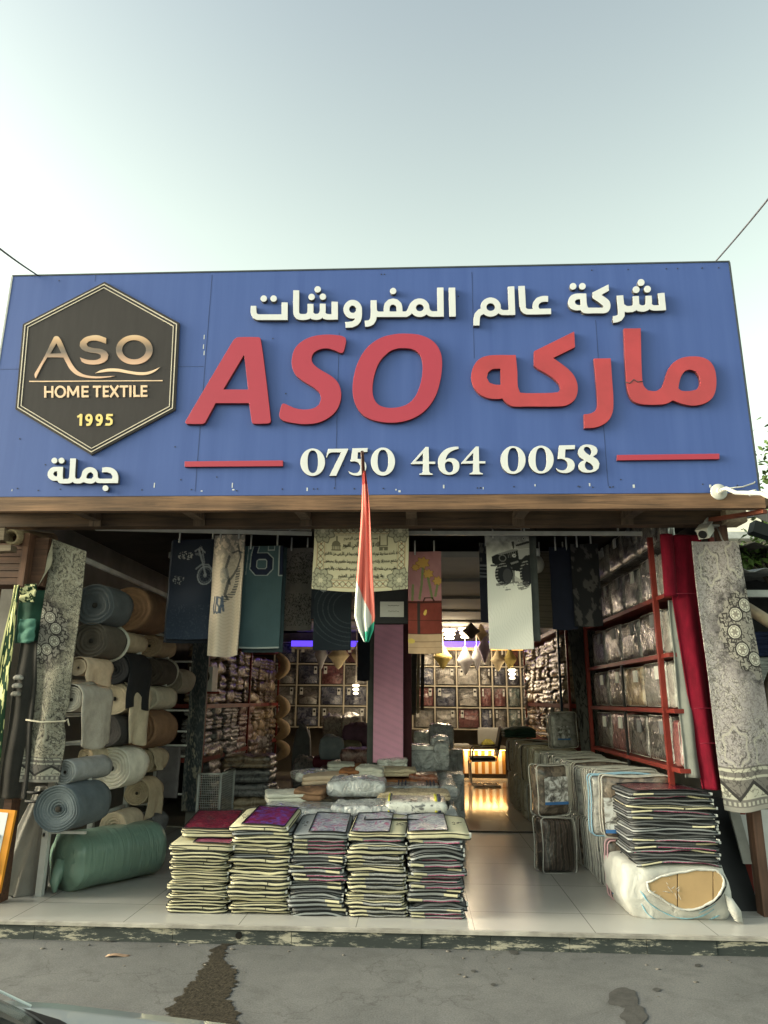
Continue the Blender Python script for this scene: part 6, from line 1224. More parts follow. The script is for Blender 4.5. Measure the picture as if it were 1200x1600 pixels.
# dark patterned rug deep on the right, blue rug on the left pillar
def dark_cols(U, V):
    n = fbm(U*9, V*26, 5, 4); b = np.zeros(U.shape+(3,))+np.array((0.065,0.065,0.062)); b = lerp3(b, (0.012,0.012,0.013), (np.abs(n-0.5) < 0.06)*1.0); r = np.hypot((U-0.35)*1.0, (V-0.35)*2.6); return lerp3(b, (0.02,0.02,0.022), np.clip(1.2-r*2.4, 0, 1)*0.9)
Y = 3.55; a, c = W(884,985,Y), W(937,1195,Y)
cloth_thing('hanging_rug', 'dark charcoal patterned rug hung at the far end of the red shelf', 'rug', drape(a.x, W(930,1000,Y).x, c.z-0.15, 3.0, Y, 0.02, 1.5, 0, a.x+0.12, c.x+0.06), 60, 130, dark_cols, m_rug, 0.012)
def blue_cols(U, V):
    n = fbm(U*4, V*22, 9, 4); n2 = fbm(U*22, V*120, 3, 3); b = lerp3(np.zeros(U.shape+(3,))+np.array((0.055,0.065,0.075)), (0.15,0.155,0.15), (n2 > 0.56)*0.7); b = lerp3(b, (0.30,0.28,0.23), ((n > 0.60)*(V > 0.55))*0.9*(n2 > 0.4)); return lerp3(b, (0.17,0.17,0.16), ((U < 0.2)*(n2 > 0.45))*0.8)
Y = 3.3; a, c = W(283,985,Y), W(309,1268,Y); pc = W(296,1268,Y)
cloth_thing('hanging_rug', 'faded blue rug with worn pale patches wrapped down the left pillar', 'rug', drape(W(282,1268,Y).x, W(309,1268,Y).x, c.z, 3.0, Y, 0.015, 1.0), 30, 160, blue_cols, m_rug, 0.012)
MB().box(pc.x-0.06, pc.x+0.06, Y+0.05, Y+0.17, FZ, 3.05).build('pillar', m_wall, shop)
a, c = W(248,1166,2.9), W(277,1247,2.9)
cloth_thing('hanging_towel', 'folded mauve grey towel hung at the far end of the roll rack', 'towel', drape(a.x, c.x, c.z, a.z, 2.9, 0.012, 0.7), 10, 20, None, fabric('mauve_grey', (0.135,0.125,0.135), 0.9), 0.03)
MB().tube([(RACKX, 2.93, a.z+0.01), (c.x+0.05, 2.93, a.z+0.01)], 0.012, 6).build('arm', m_rackw, rack)

# ---------------------------------------------------------------- towels on the rails
GT = 'towels and cloths hanging under the beam'
def towel(name, label, cat, px0, px1, py0, py1, Y, fn, nu=60, nv=120, fold=0.012, nf=1.2, sag=0.01, ph=0.0, mat=None, thick=0.012, skew=0.0, topsag=0.0, back=None, hang=True):
    ym = (py0+py1)/2; x0, x1 = W(px0, ym, Y).x, W(px1, ym, Y).x; z0, z1 = W((px0+px1)/2, py1, Y).z, W((px0+px1)/2, py0, Y).z
    o = cloth_thing(name, label, cat, drape(x0, x1, z0, z1, Y, fold, nf, sag, x0+skew, x1+skew, 0, ph, topsag), nu, nv, fn, mat or m_towel, thick, GT)
    if back is not None:
        cloth('back_half', drape(x0+0.015+back[1], x1+0.02+back[1], z0+back[2], z1, Y+0.06, fold, nf, sag, ph=ph+1), 10, 16, None, back[0], o, 0.012)
    if hang:
        for xx in (x0+0.06, x1-0.06):
            MB().tube([(xx, Y, z1-topsag-0.03), (xx, Y+0.004, z1+0.10)], 0.008, 5).build('peg', m_rail, o)
    return o
cst = lambda U, c: np.zeros(U.shape+(3,))+np.array(c)
def moto(U, V):
    b = lerp3(cst(U,(0.010,0.014,0.026)), (0.022,0.032,0.055), np.clip((V-0.45)*1.6, 0, 1)); x, y = 70+U*345, 210+V*730; gl = (0.16,0.175,0.20); n = fbm(U*40, V*80, 2, 2)
    d = np.hypot((x-332)/55, (y-480)/66); b = lerp3(b, gl, (np.abs(d-1) < 0.09)*0.8); b = lerp3(b, (0.08,0.09,0.11), (np.abs(d-0.78) < 0.05)*0.8); b = lerp3(b, gl, (d < 0.25)*0.6); ang = np.arctan2(y-480, x-332); b = lerp3(b, (0.06,0.07,0.085), ((np.abs(np.sin(ang*5)) < 0.16) & (d < 0.8))*0.7)
    for p, w_, k in (([(275,290),(310,390),(335,480)],7,0.8),([(300,290),(322,390)],5,0.6),([(262,430),(300,400),(350,400),(385,440),(388,480)],6,0.7),([(245,300),(285,275),(320,310)],6,0.7),([(255,320),(300,330)],9,0.4)): b = lerp3(b, gl, pline(x, y, p, w_)*k)
    for cx, cy_, rx_, ry_, k in ((175,333,58,34,0.9),(135,510,44,36,0.7),(285,280,16,20,0.5)):
        e = np.hypot((x-cx)/rx_, (y-cy_)/ry_); b = lerp3(b, (0.20,0.205,0.21), (e < 1)*(n > 0.45)*k)
    return lerp3(b, (0.05,0.065,0.085), ((V > 0.66)*(n > 0.55))*0.35)
towel('hanging_towel', 'dark navy towel printed with a motorbike, leftmost of the hanging towels', 'towel', 264, 337, 843, 998, 1.0, moto, 90, 160, 0.016, 0.8, 0.008, 0.4, back=(fabric('navy_back',(0.012,0.016,0.026),0.9),-0.05,-0.03))
def beige(U, V):
    x, y = 365+U*250, 160+V*920; b = cst(U,(0.50,0.42,0.35)); n = fbm(U*14, V*40, 4, 3); wv = np.abs(((V*36+0.35*np.sin(U*22)) % 1)-0.5); b *= (1-0.13*(wv < 0.13))[..., None]; dk = (0.035,0.042,0.055)
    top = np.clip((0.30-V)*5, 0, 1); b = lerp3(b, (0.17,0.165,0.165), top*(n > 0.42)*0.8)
    for p, w_ in (([(560,240),(590,330),(560,420),(500,520),(485,620),(500,650)],9),([(500,330),(480,420),(510,540)],8),([(520,300),(560,280),(600,300)],7)): b = lerp3(b, dk, pline(x, y, p, w_)*0.8)
    chn = (np.abs(np.sin(y*0.16)) > 0.5)*pline(x, y, [(480,660),(540,610),(565,540),(575,420)], 20); b = lerp3(b, dk, chn*0.8)
    for p in ([(405,640),(402,720),(412,765),(425,755),(428,640)],[(458,650),(440,645),(436,690),(455,720),(456,755),(440,765),(434,755)],[(462,760),(470,640),(482,745)],[(465,710),(478,705)]): b = lerp3(b, (0.055,0.08,0.13), pline(x, y, p, 7)*0.9)
    return lerp3(b, (0.26,0.25,0.24), (np.hypot((x-470)/30, (y-470)/70) < 1)*(n > 0.4)*0.7)
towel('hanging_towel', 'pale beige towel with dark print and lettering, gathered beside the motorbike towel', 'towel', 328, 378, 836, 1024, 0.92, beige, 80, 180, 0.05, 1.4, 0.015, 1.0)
def jersey(U, V):
    x, y = 620+U*295, 265+V*750; b = cst(U,(0.038,0.068,0.082))*(0.9+0.2*fbm(U*6, V*12, 8, 3))[..., None]; b *= (1-0.06*(np.abs(((U*44) % 1)-0.5) < 0.2))[..., None]; nv_ = (0.008,0.012,0.03); ln = (0.25,0.28,0.29)
    six_ = [(690,262),(735,262),(722,318),(800,318),(843,360),(843,440),(800,486),(715,486),(672,440),(676,330)]; hole = [(735,368),(785,368),(796,380),(796,425),(785,436),(735,436),(722,425),(722,380)]
    b = lerp3(b, nv_, (inpoly(x, y, six_) & ~inpoly(x, y, hole))*1.0); b = lerp3(b, ln, (pline(x, y, six_+[six_[0]], 3.5)|pline(x, y, hole+[hole[0]], 3.0))*0.9)
    one = [(886,262),(930,262),(930,488),(888,488)]; b = lerp3(b, nv_, inpoly(x, y, one)*1.0); b = lerp3(b, ln, (pline(x, y, [(886,262),(886,488),(930,488)], 3.5)|pline(x, y, [(800,262),(800,298),(850,298),(850,262)], 3.0)|pline(x, y, [(655,262),(645,480)], 2.5))*0.8)
    return lerp3(b, (0.3,0.33,0.34), (V > 0.988)*0.7)
towel('hanging_towel', 'dark teal towel with a large navy jersey number 6, on the left rail', 'towel', 377, 440, 853, 1013, 0.95, jersey, 100, 170, 0.008, 0.6, 0.004, 0.2, back=(fabric('teal_back',(0.03,0.05,0.06),0.9),0.0,-0.03))
def lace(U, V):
    n = fbm(U*18, V*52, 6, 4); n2 = fbm(U*5, V*9, 2, 3); b = cst(U,(0.125,0.115,0.108))*(0.7+0.6*n2)[..., None]; return lerp3(b, (0.02,0.018,0.018), ((np.abs(n-0.5) < 0.05)*(np.abs(((V*2) % 1)-0.5) < 0.38))*0.9)
towel('hanging_curtain', 'dim grey patterned curtain hung between the jersey towel and the Arabic tapestry', 'curtain', 443, 488, 856, 985, 1.35, lace, 50, 110, 0.015, 1.2, 0.004)
# Arabic tapestry
AR = {'ا':(0xFE8D,2),'ب':(0xFE8F,4),'ة':(0xFE93,2),'ت':(0xFE95,4),'ث':(0xFE99,4),'ج':(0xFE9D,4),'ح':(0xFEA1,4),'خ':(0xFEA5,4),'د':(0xFEA9,2),'ذ':(0xFEAB,2),'ر':(0xFEAD,2),'ز':(0xFEAF,2),'س':(0xFEB1,4),'ش':(0xFEB5,4),'ص':(0xFEB9,4),'ض':(0xFEBD,4),'ط':(0xFEC1,4),'ظ':(0xFEC5,4),'ع':(0xFEC9,4),'غ':(0xFECD,4),'ف':(0xFED1,4),'ق':(0xFED5,4),'ك':(0xFED9,4),'ل':(0xFEDD,4),'م':(0xFEE1,4),'ن':(0xFEE5,4),'ه':(0xFEE9,4),'و':(0xFEED,2),'ي':(0xFEF1,4),'أ':(0xFE83,2),'إ':(0xFE87,2),'ؤ':(0xFE85,2),'ئ':(0xFE89,4),'ء':(0xFE80,1),'ى':(0xFEEF,2)}
def shape_ar(s):
    """Arabic letters -> joined presentation forms in left-to-right drawing order"""
    out = []; i = 0; prev = False
    while i < len(s):
        ch = s[i]
        if ch == 'ل' and i+1 < len(s) and s[i+1] in 'اأإ':
            out.append(chr({'ا':0xFEFB,'أ':0xFEF7,'إ':0xFEF9}[s[i+1]]+(1 if prev else 0))); prev = False; i += 2; continue
        if ch not in AR: out.append(ch); prev = False; i += 1; continue
        b0, n = AR[ch]; nxt = i+1 < len(s) and s[i+1] in AR and s[i+1] != 'ء'
        if n == 4: f = (3 if prev and nxt else 1 if prev else 2 if nxt else 0); joined = nxt
        else: f = 1 if (prev and n > 1) else 0; joined = False
        out.append(chr(b0+f)); prev = joined; i += 1
    return ''.join(out[::-1])
TY = 0.585; ta, tb = W(489,822,TY), W(638,920,TY); tw, thh = W(638,880,TY).x-W(489,880,TY).x, ta.z-W(560,922,TY).z; tx0 = W(489,880,TY).x; tz1 = ta.z+0.03; tz0 = W(560,920,TY).z; thh = tz1-tz0
TSAG = 0.028
def tpos(U, V): return tx0+tw*U+0.004*np.sin(V*5), TY+0.012*np.sin(U*9)*(1-V)+0.006*np.sin(U*4+2), tz1+(tz0-tz1)*V-TSAG*np.sin(np.pi*U)*(0.3+0.7*V)
def tap(U, V):
    x, y = U*tw, V*thh; b = cst(U,(0.50,0.465,0.335))*(0.93+0.14*fbm(U*7, V*7, 4, 3))[..., None]; n = fbm(U*60, V*40, 8, 2); g = (0.13,0.125,0.095); rd = (0.24,0.12,0.06)
    ed = np.minimum(np.minimum(U*tw, (1-U)*tw), np.minimum(V*thh, (1-V)*thh)); band = (ed > 0.035)&(ed < 0.085); s = np.where(np.minimum(U*tw,(1-U)*tw) < np.minimum(V*thh,(1-V)*thh), y, x)
    z = np.abs(((s/0.052) % 1)-0.5)*2; e = (ed-0.06)/0.025
    b = lerp3(b, g, (band & (np.abs(np.abs(e)-z) < 0.22))*0.8); b = lerp3(b, rd, (band & ((z+np.abs(e)) < 0.42))*0.75); b = lerp3(b, rd, ((np.abs(ed-0.032) < 0.004)|(np.abs(ed-0.09) < 0.004))*0.6); b = lerp3(b, g, (np.abs(ed-0.102) < 0.003)*((s/0.012 % 1) < 0.6)*0.7)
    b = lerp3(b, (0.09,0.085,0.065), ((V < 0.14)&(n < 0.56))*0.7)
    for cx, cy_ in ((0.09,0.12),(0.91,0.12),(0.09,0.86),(0.91,0.86)):
        dx, dy = x-cx*tw, y-cy_*thh; r = np.hypot(dx, dy); th = np.arctan2(dy, dx); k = r/0.098*(1+0.12*np.cos(th*8)); b = lerp3(b, (0.32,0.31,0.235), (k < 1)*1.0)
        b = lerp3(b, g, ((np.abs(k-0.97) < 0.06)|(np.abs(k-0.55) < 0.06)|((np.abs(np.sin(th*4)) < 0.22)&(k < 0.95)))*0.85); b = lerp3(b, (0.5,0.47,0.35), (k < 0.2)*1.0)
    for px, kind in ((0.235,0),(0.735,1)):      # little dome with a minaret, and a shrine between two minarets
        u, v = (U-px)/0.055, (V-0.30)/0.115
        if kind == 0: m = ((np.abs(u) < 0.95)&(v > 0.25)&(v < 0.95))|((np.hypot(u/0.85,(v-0.2)/0.55) < 1)&(v < 0.25))|((np.abs(u-0.12) < 0.13)&(v > -0.95)&(v < 0)); q = ((np.abs(((u*3) % 1)-0.5) < 0.3)&(v > 0.4)&(v < 0.8))
        else: m = ((np.abs(u) < 0.75)&(v > 0.25)&(v < 0.98))|((np.abs(np.abs(u)-0.7) < 0.13)&(v > -0.95)&(v < 0.98)); q = ((np.abs(v-0.42) < 0.06))|((np.abs(u) < 0.15)&(v > 0.6))
        b = lerp3(b, (0.08,0.075,0.05), m*0.85); b = lerp3(b, (0.45,0.42,0.3), (m&q)*0.8)
    return b
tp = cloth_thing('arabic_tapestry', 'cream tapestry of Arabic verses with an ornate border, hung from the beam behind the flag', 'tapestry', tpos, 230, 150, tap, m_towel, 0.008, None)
m_script = fabric('script_brown', (0.045,0.04,0.028), 0.9, bump=0)
for txt, u0, u1, v0, v1, bold in (('الله لا إله إلا هو الحي القيوم',0.31,0.70,0.28,0.395,0.012),('لا تأخذه سنة ولا نوم له ما في السماوات وما في الأرض من ذا الذي',0.115,0.885,0.415,0.50,0.012),('يشفع عنده إلا بإذنه يعلم ما بين أيديهم وما خلفهم ولا يحيطون',0.115,0.885,0.525,0.61,0.012),('بشيء من علمه إلا بما شاء وسع كرسيه السماوات والأرض',0.13,0.875,0.635,0.72,0.012),('ولا يؤوده حفظهما وهو العلي العظيم',0.27,0.74,0.745,0.83,0.012),('بسم الله الرحمن الرحيم',0.32,0.68,0.20,0.265,0.006)):
    me = text_mesh('verse_line', shape_ar(txt), m_script, 0.002, (tx0+tw*u0, tx0+tw*u1, tz1-thh*v1, tz1-thh*v0), bold)
    for v in me.vertices:
        U = (v.co.x-tx0)/tw; Vv = (tz1-v.co.z)/thh; v.co.z -= TSAG*math.sin(math.pi*U)*(0.3+0.7*Vv); v.co.y += TY+0.012*math.sin(U*9)*(1-Vv)+0.006*math.sin(U*4+2)-0.0065
    link('verse_line', me, tp)
def navy(U, V):
    b = cst(U,(0.010,0.015,0.022)); d = np.hypot((U-1.0)*0.8, (V-0.35)*1.6); t = np.abs(((d*9) % 1)-0.5) < 0.09; b = lerp3(b, (0.035,0.045,0.055), (t & (d > 0.35) & (d < 0.95))*0.7); b = lerp3(b, (0.2,0.22,0.24), pline(U, V, [(0.16,0.07),(0.24,0.09),(0.38,0.065)], 0.012)*0.8); return b
towel('hanging_towel', 'blackish navy towel with a swirl print hung below the left half of the tapestry', 'towel', 490, 549, 915, 1016, 1.05, navy, 60, 90, 0.006, 0.6, 0.002, 0, back=(bpy.data.materials['navy_back'],-0.05,0.28))
def box_sign(px0, py0, px1, py1, Y, label):
    a, c = W(px0,py0,Y), W(px1,py1,Y); t = thing('notice_board', label, 'notice board', ((a.x+c.x)/2, Y, c.z))
    MB().box(a.x, c.x, Y, Y+0.04, c.z, a.z).build('board', fabric('black_board', (0.012,0.013,0.016), 0.7), t); e, f = W(594,940,Y-0.01), W(631,964,Y-0.01)
    mb = MB().box(e.x, f.x, Y-0.010, Y-0.001, f.z, e.z); mb.build('card', fabric('grey_card', (0.34,0.34,0.33), 0.7, 0.05, bump=0), t)
    for k, txt in enumerate(('ممنوع','الدخول للعاملين')): link('handwriting', (lambda me: (me.transform(Matrix.Translation((0,Y-0.0105,0))), me)[1])(text_mesh('handwriting', shape_ar(txt), fabric('pencil', (0.12,0.12,0.12), 0.8, bump=0), 0.001, (e.x+0.05, f.x-0.04, f.z+0.02+0.055*(1-k), f.z+0.055+0.055*(1-k)), 0.0)), t) if False else None
    mb = MB()
    for k in range(2): mb.tube([(e.x+0.07+0.012*i, Y-0.011, f.z+0.05+0.05*k+0.004*math.sin(i*2.3+k)) for i in range(9)], 0.0018, 4)
    mb.build('scribble', fabric('pencil_grey', (0.12,0.12,0.12), 0.8, bump=0), t)
box_sign(587, 922, 637, 974, 1.0, 'black board with a grey handwritten card below the right half of the tapestry')
def kids(U, V):
    x, y = 805+U*250, 295+V*780; n = fbm(U*8, V*20, 5, 3); b = cst(U,(0.34,0.16,0.165))*(0.85+0.3*n)[..., None]
    for cx, cy_, r in ((915,385,46),(955,470,36),(1028,525,34),(860,420,26)):
        d = np.hypot(x-cx, (y-cy_)*1.1)*(1+0.18*np.cos(np.arctan2(y-cy_, x-cx)*7)); b = lerp3(b, (0.46,0.27,0.06), (d < r)*0.9); b = lerp3(b, (0.2,0.09,0.03), (np.abs(d-r) < 3)*0.7)
    for p in ([(915,430),(905,560),(890,660)],[(955,505),(975,600),(985,660)],[(1025,560),(1010,640)],[(840,560),(835,670)]): b = lerp3(b, (0.12,0.19,0.06), pline(x, y, p, 9)*0.8)
    st = y > 680; b = np.where((st&(y < 932))[..., None], cst(U,(0.145,0.03,0.022))*(0.8+0.4*n)[..., None], b); b = lerp3(b, (0.03,0.022,0.02), ((np.abs(x-882) < 11)&st&(y < 932))*1.0); b = lerp3(b, (0.035,0.012,0.01), ((np.abs(y-690) < 8)|(np.abs(y-828) < 3)|(np.abs(y-930) < 5))*0.9*st)
    b = lerp3(b, (0.5,0.34,0.08), (np.hypot((x-932+(y-770)*0.3)/11, (y-768)/22) < 1)*0.9); b = lerp3(b, (0.03,0.012,0.01), pline(x, y, [(920,680),(930,655),(985,655),(998,680)], 6)*0.9)
    fl = y >= 932; b = np.where(fl[..., None], cst(U,(0.36,0.25,0.16))*(0.85+0.3*n)[..., None], b); b = lerp3(b, (0.16,0.10,0.06), (fl&((np.abs(y-985) < 3)|(np.abs(y-1030) < 3)))*0.6); return lerp3(b, (0.48,0.36,0.08), (np.hypot((x-828)/26, (y-982)/18) < 1)*0.9)
towel('hanging_towel', 'pink towel printed with yellow flowers and a maroon suitcase, right of the tapestry', 'towel', 638, 690, 862, 1021, 0.9, kids, 80, 170, 0.008, 0.7, 0.004, 0.4)
def plainc(c): return lambda U, V: cst(U, c)*(0.85+0.3*fbm(U*5, V*12, 3, 3))[..., None]
def stripey(U, V):
    b = cst(U,(0.014,0.016,0.026)); n = fbm(U*8, V*20, 6, 2); b = lerp3(b, (0.10,0.095,0.09), ((V < 0.25)&(n > 0.5))*0.7); return lerp3(b, (0.16,0.17,0.2), ((np.abs(((V*22) % 1)-0.5) < 0.2)&(V > 0.27)&(V < 0.45)&(U < 0.8))*0.7)
towel('hanging_towel', 'black towel with a pale striped print peeping out left of the white vehicle towel', 'towel', 750, 778, 848, 972, 0.98, stripey, 30, 80, 0.01, 0.6, 0.004)
def jeep(U, V):
    x, y = 150+U*790, 40+V*2190; n = fbm(U*10, V*26, 9, 4); b = cst(U,(0.60,0.60,0.57)); wv = np.abs(((U*17+0.7*np.sin(V*30+U*9)+0.9*np.sin(V*11)) % 1)-0.5); b *= (1-0.10*((wv < 0.10)*np.clip((V-0.45)*4, 0, 1)))[..., None]
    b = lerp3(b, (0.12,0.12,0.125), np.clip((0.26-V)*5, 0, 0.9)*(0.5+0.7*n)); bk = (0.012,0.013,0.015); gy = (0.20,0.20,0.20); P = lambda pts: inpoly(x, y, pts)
    b = lerp3(b, bk, P([(240,470),(320,430),(610,335),(720,330),(960,325),(960,720),(760,760),(600,730),(330,640),(250,600)])*1.0); b = lerp3(b, gy, P([(330,420),(620,325),(730,330),(700,360),(400,440)])*0.8)
    b = lerp3(b, (0.27,0.27,0.27), P([(720,330),(960,320),(960,430),(860,450),(790,520),(740,520)])*1.0); b = lerp3(b, bk, P([(690,240),(900,170),(960,160),(960,200),(760,260),(700,270)])*0.95); b = lerp3(b, gy, P([(720,270),(940,210),(960,310),(740,320)])*0.7); b = lerp3(b, bk, P([(615,175),(660,170),(665,300),(640,330)])*0.9)
    for cx, cy_, r in ((740,165,26),(840,120,30)): d = np.hypot(x-cx, y-cy_); b = lerp3(b, bk, (d < r)*0.9); b = lerp3(b, (0.33,0.33,0.33), (np.abs(d-r*0.7) < 6)*0.9)
    d = np.hypot(x-655, y-450); b = lerp3(b, (0.42,0.42,0.42), (d < 36)*1.0); b = lerp3(b, (0.1,0.1,0.1), (d < 16)*1.0); d = np.hypot(x-440, y-500); b = lerp3(b, (0.15,0.15,0.15), (np.abs(d-60) < 9)*0.8)
    for k in range(5): b = lerp3(b, (0.13,0.13,0.13), pline(x, y, [(545+34*k,410-8*k),(548+34*k,490-6*k)], 5)*0.9)
    b = lerp3(b, gy, P([(580,590),(720,545),(740,575),(600,625)])*0.8); b = lerp3(b, (0.07,0.07,0.075), pline(x, y, [(230,645),(330,640),(600,690)], 18)*1.0)
    def tyre(cx, cy_, rx_, ry_): 
        nonlocal b
        d = np.hypot((x-cx)/rx_, (y-cy_)/ry_); b = lerp3(b, (0.014,0.015,0.019), (d < 1)*1.0); b = lerp3(b, (0.24,0.24,0.235), ((d < 1)&(d > 0.70)&(((y/58+x*0.004) % 1) < 0.42)&(x < cx+rx_*0.35))*0.8)
    tyre(455,810,165,215); tyre(865,800,118,260); b = lerp3(b, (0.10,0.10,0.105), (np.hypot((x-520)/85,(y-840)/140) < 1)*0.35)
    b = lerp3(b, (0.38,0.37,0.35), P([(660,840),(780,920),(800,980),(640,960)])*0.9); b = lerp3(b, bk, P([(600,700),(660,720),(650,960),(600,970)])*0.8)
    for p, w_ in (([(330,1010),(560,985),(800,970),(930,990)],26),([(380,1075),(640,1030),(900,1010)],16),([(480,1110),(700,1080),(860,1045)],12),([(620,1130),(800,1075)],9),([(760,1110),(940,1060)],12)): b = lerp3(b, (0.05,0.05,0.055), pline(x, y, p, w_)*(n > 0.38)*0.75)
    return b
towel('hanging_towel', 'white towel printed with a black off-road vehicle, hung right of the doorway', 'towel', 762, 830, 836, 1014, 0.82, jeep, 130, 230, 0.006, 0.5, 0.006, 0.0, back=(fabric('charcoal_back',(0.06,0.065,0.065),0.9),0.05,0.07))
towel('hanging_blanket', 'dim tan ribbed blanket hung right of the white vehicle towel', 'blanket', 836, 893, 862, 980, 1.6, lambda U, V: cst(U,(0.10,0.088,0.068))*(1-0.3*(np.abs(((V*26) % 1)-0.5) < 0.12))[..., None], 24, 90, 0.008, 0.6)
towel('hanging_towel', 'plain dark navy towel hung right of the tan ribbed blanket', 'towel', 861, 899, 855, 983, 1.25, plainc((0.010,0.012,0.024)), 24, 40, 0.008, 0.6)
towel('hanging_blanket', 'black and grey blotched blanket hung before the top packs of the red shelf', 'blanket', 895, 938, 850, 978, 1.2, lambda U, V: lerp3(cst(U,(0.012,0.012,0.014)), (0.06,0.055,0.055), (fbm(U*6, V*12, 4, 3) > 0.55)*0.8), 30, 60, 0.012, 1.0)
p = W(840,882,1.35); t = thing('light_bulb', 'unlit white bulb hanging on a wire right of the white vehicle towel', 'bulb', (p.x, 1.35, p.z-0.1)); MB().ell((p.x,1.35,p.z), (0.062,0.062,0.085), 14, 10).build('glass', fabric('bulb_glass', (0.26,0.25,0.23), 0.3, bump=0), t); MB().tube([(p.x,1.35,p.z+0.07),(p.x,1.35,p.z+0.15)], 0.026, 10).build('socket', m_card, t); MB().tube([(p.x,1.35,p.z+0.15),(p.x,1.35,3.28)], 0.005, 5).build('wire', m_pipe, t)
# pink banner on the steel column
Y = 2.95; ca_, cb_ = W(574,1100,Y), W(643,1100,Y); col = thing('steel_column', 'dark steel column with maroon edges standing in the shop behind the flag', 'column', ((ca_.x+cb_.x)/2, Y+0.1, FZ))
MB().box(ca_.x, W(588,1100,Y).x, Y+0.02, Y+0.2, FZ, 3.02).build('post', fabric('column_grey', (0.07,0.075,0.07), 0.5, 0.2), col); MB().box(W(588,1100,Y).x+0.002, cb_.x, Y+0.05, Y+0.2, FZ, 3.02).build('casing', fabric('maroon_case', (0.05,0.008,0.014), 0.7), col)
a, c = W(583,976,Y), W(634,1192,Y); cloth_thing('pink_banner', 'long plain pink bath mat hung on the steel column in the middle of the shop', 'mat', drape(a.x+0.015, W(630,1192,Y).x, c.z, a.z, Y-0.02, 0.006, 0.7), 30, 120, lambda U, V: cst(U,(0.84,0.42,0.60))*(0.93+0.14*fbm(U*3, V*14, 3, 3))[..., None]*(1-0.06*(np.abs((((U+V*5)*28) % 1)-0.5) < 0.2))[..., None], m_towel, 0.012)
a, c = W(560,1000,2.6), W(577,1070,2.6); towel('hanging_towel', 'narrow black cloth hung beside the steel column below the flag tip', 'towel', 559, 578, 985, 1063, 2.5, plainc((0.008,0.009,0.014)), 10, 20, 0.01, 0.8)
# posters and flag stored right of the column
p = W(655,1075,6.5)
for k, (px0, px1, y0, y1, c_) in enumerate(((640,652,1005,1075,(0.06,0.055,0.05)),(652,657,1000,1072,(0.36,0.3,0.2)),(658,664,1005,1068,(0.05,0.05,0.05)))):
    a, c = W(px0,y0,6.0+k*0.1), W(px1,y1,6.0+k*0.1); mb = MB().obox(((a.x+c.x)/2-0.02, 6.0+k*0.1, c.z-0.4), ((a.x+c.x)/2, 6.1+k*0.1, a.z), c.x-a.x, 0.05, (0,1,0)); solo('rolled_pole', mb, fabric('pole_%d' % k, c_, 0.7), ['dark upright board right of the pink mat','pale wooden batten right of the pink mat','black upright batten right of the pink mat'][k], 'batten', 'upright boards leaning right of the pink mat')

# ================================================================ flag on its short pole
FY = -0.30
pa, pb = W(566,706,-0.62), W(571,800,-0.03)
flag = thing('flag', 'limp red, white and green flag hanging from a short pole in front of the sign', 'flag', (pb.x, FY, W(572,1003,FY).z))
m_pole = wood('dark_red_pole', (0.03,0.008,0.006), (0.10,0.022,0.016), 'Z', 1.0, 0.5)
MB().tube([pb, pb.lerp(pa, 0.5), pa], [0.015,0.014,0.012], 10).build('pole', m_pole, flag)
MB().tube([(pb.x,-0.03,pb.z-0.03),(pb.x,-0.06,pb.z+0.03)], 0.028, 10).build('pole_socket', m_trim, flag)
prof = [(745,569,573),(775,567,577),(800,566,579),(850,562,581),(900,558,583),(940,555,585),(966,554,586),(985,560,584),(1003,569,576)]
def fpos(U, V):
    yy = 745+V*258; xl = np.interp(yy, [p[0] for p in prof], [p[1] for p in prof]); xr = np.interp(yy, [p[0] for p in prof], [p[2] for p in prof]); px = xl+(xr-xl)*U
    s = (5.3+FY)/1108*0.985; X0 = W(572,900,FY).x; X = X0+(px-571.5)*s*1.03+(900-yy)*0.0; cz_ = np.interp(yy, [745,1003], [W(570,745,FY).z, W(571,1003,FY).z])
    x_c = np.interp(yy, [745,1003], [W(571.5,745,FY).x, W(571.5,1003,FY).x]); X = x_c+(px-571.5)*s
    return X, FY-0.25*(1-V)**3*0.6+(0.045*(np.abs(((U*2.3+0.15+0.12*V) % 1)-0.5)*2)**1.3-0.02)*(0.3+0.7*V)+0.01*np.sin(U*9+V*6), cz_
def fcol(U, V):
    yy = 745+V*258; b = cst(U,(0.72,0.19,0.155)); px = 571.5+(U-0.5)*30; b = lerp3(b, (0.45,0.07,0.07), ((U > 0.46)&(U < 0.50))*0.6); edge = 912+U*62; wht = (yy > edge)&(U < 0.85); b = lerp3(b, (0.60,0.61,0.57), wht*1.0)
    gr_ = (yy > 988)&(U > 0.35); gr_ |= (U > 0.62)&(yy > 972+(1-U)*30); b = lerp3(b, (0.03,0.30,0.20), gr_*1.0); return lerp3(b, (0.30,0.02,0.025), (yy < 765)*0.8)
cloth('flag_cloth', fpos, 60, 160, fcol, painted('flag_silk', 0.7, 0.1, 120), flag, 0.004)

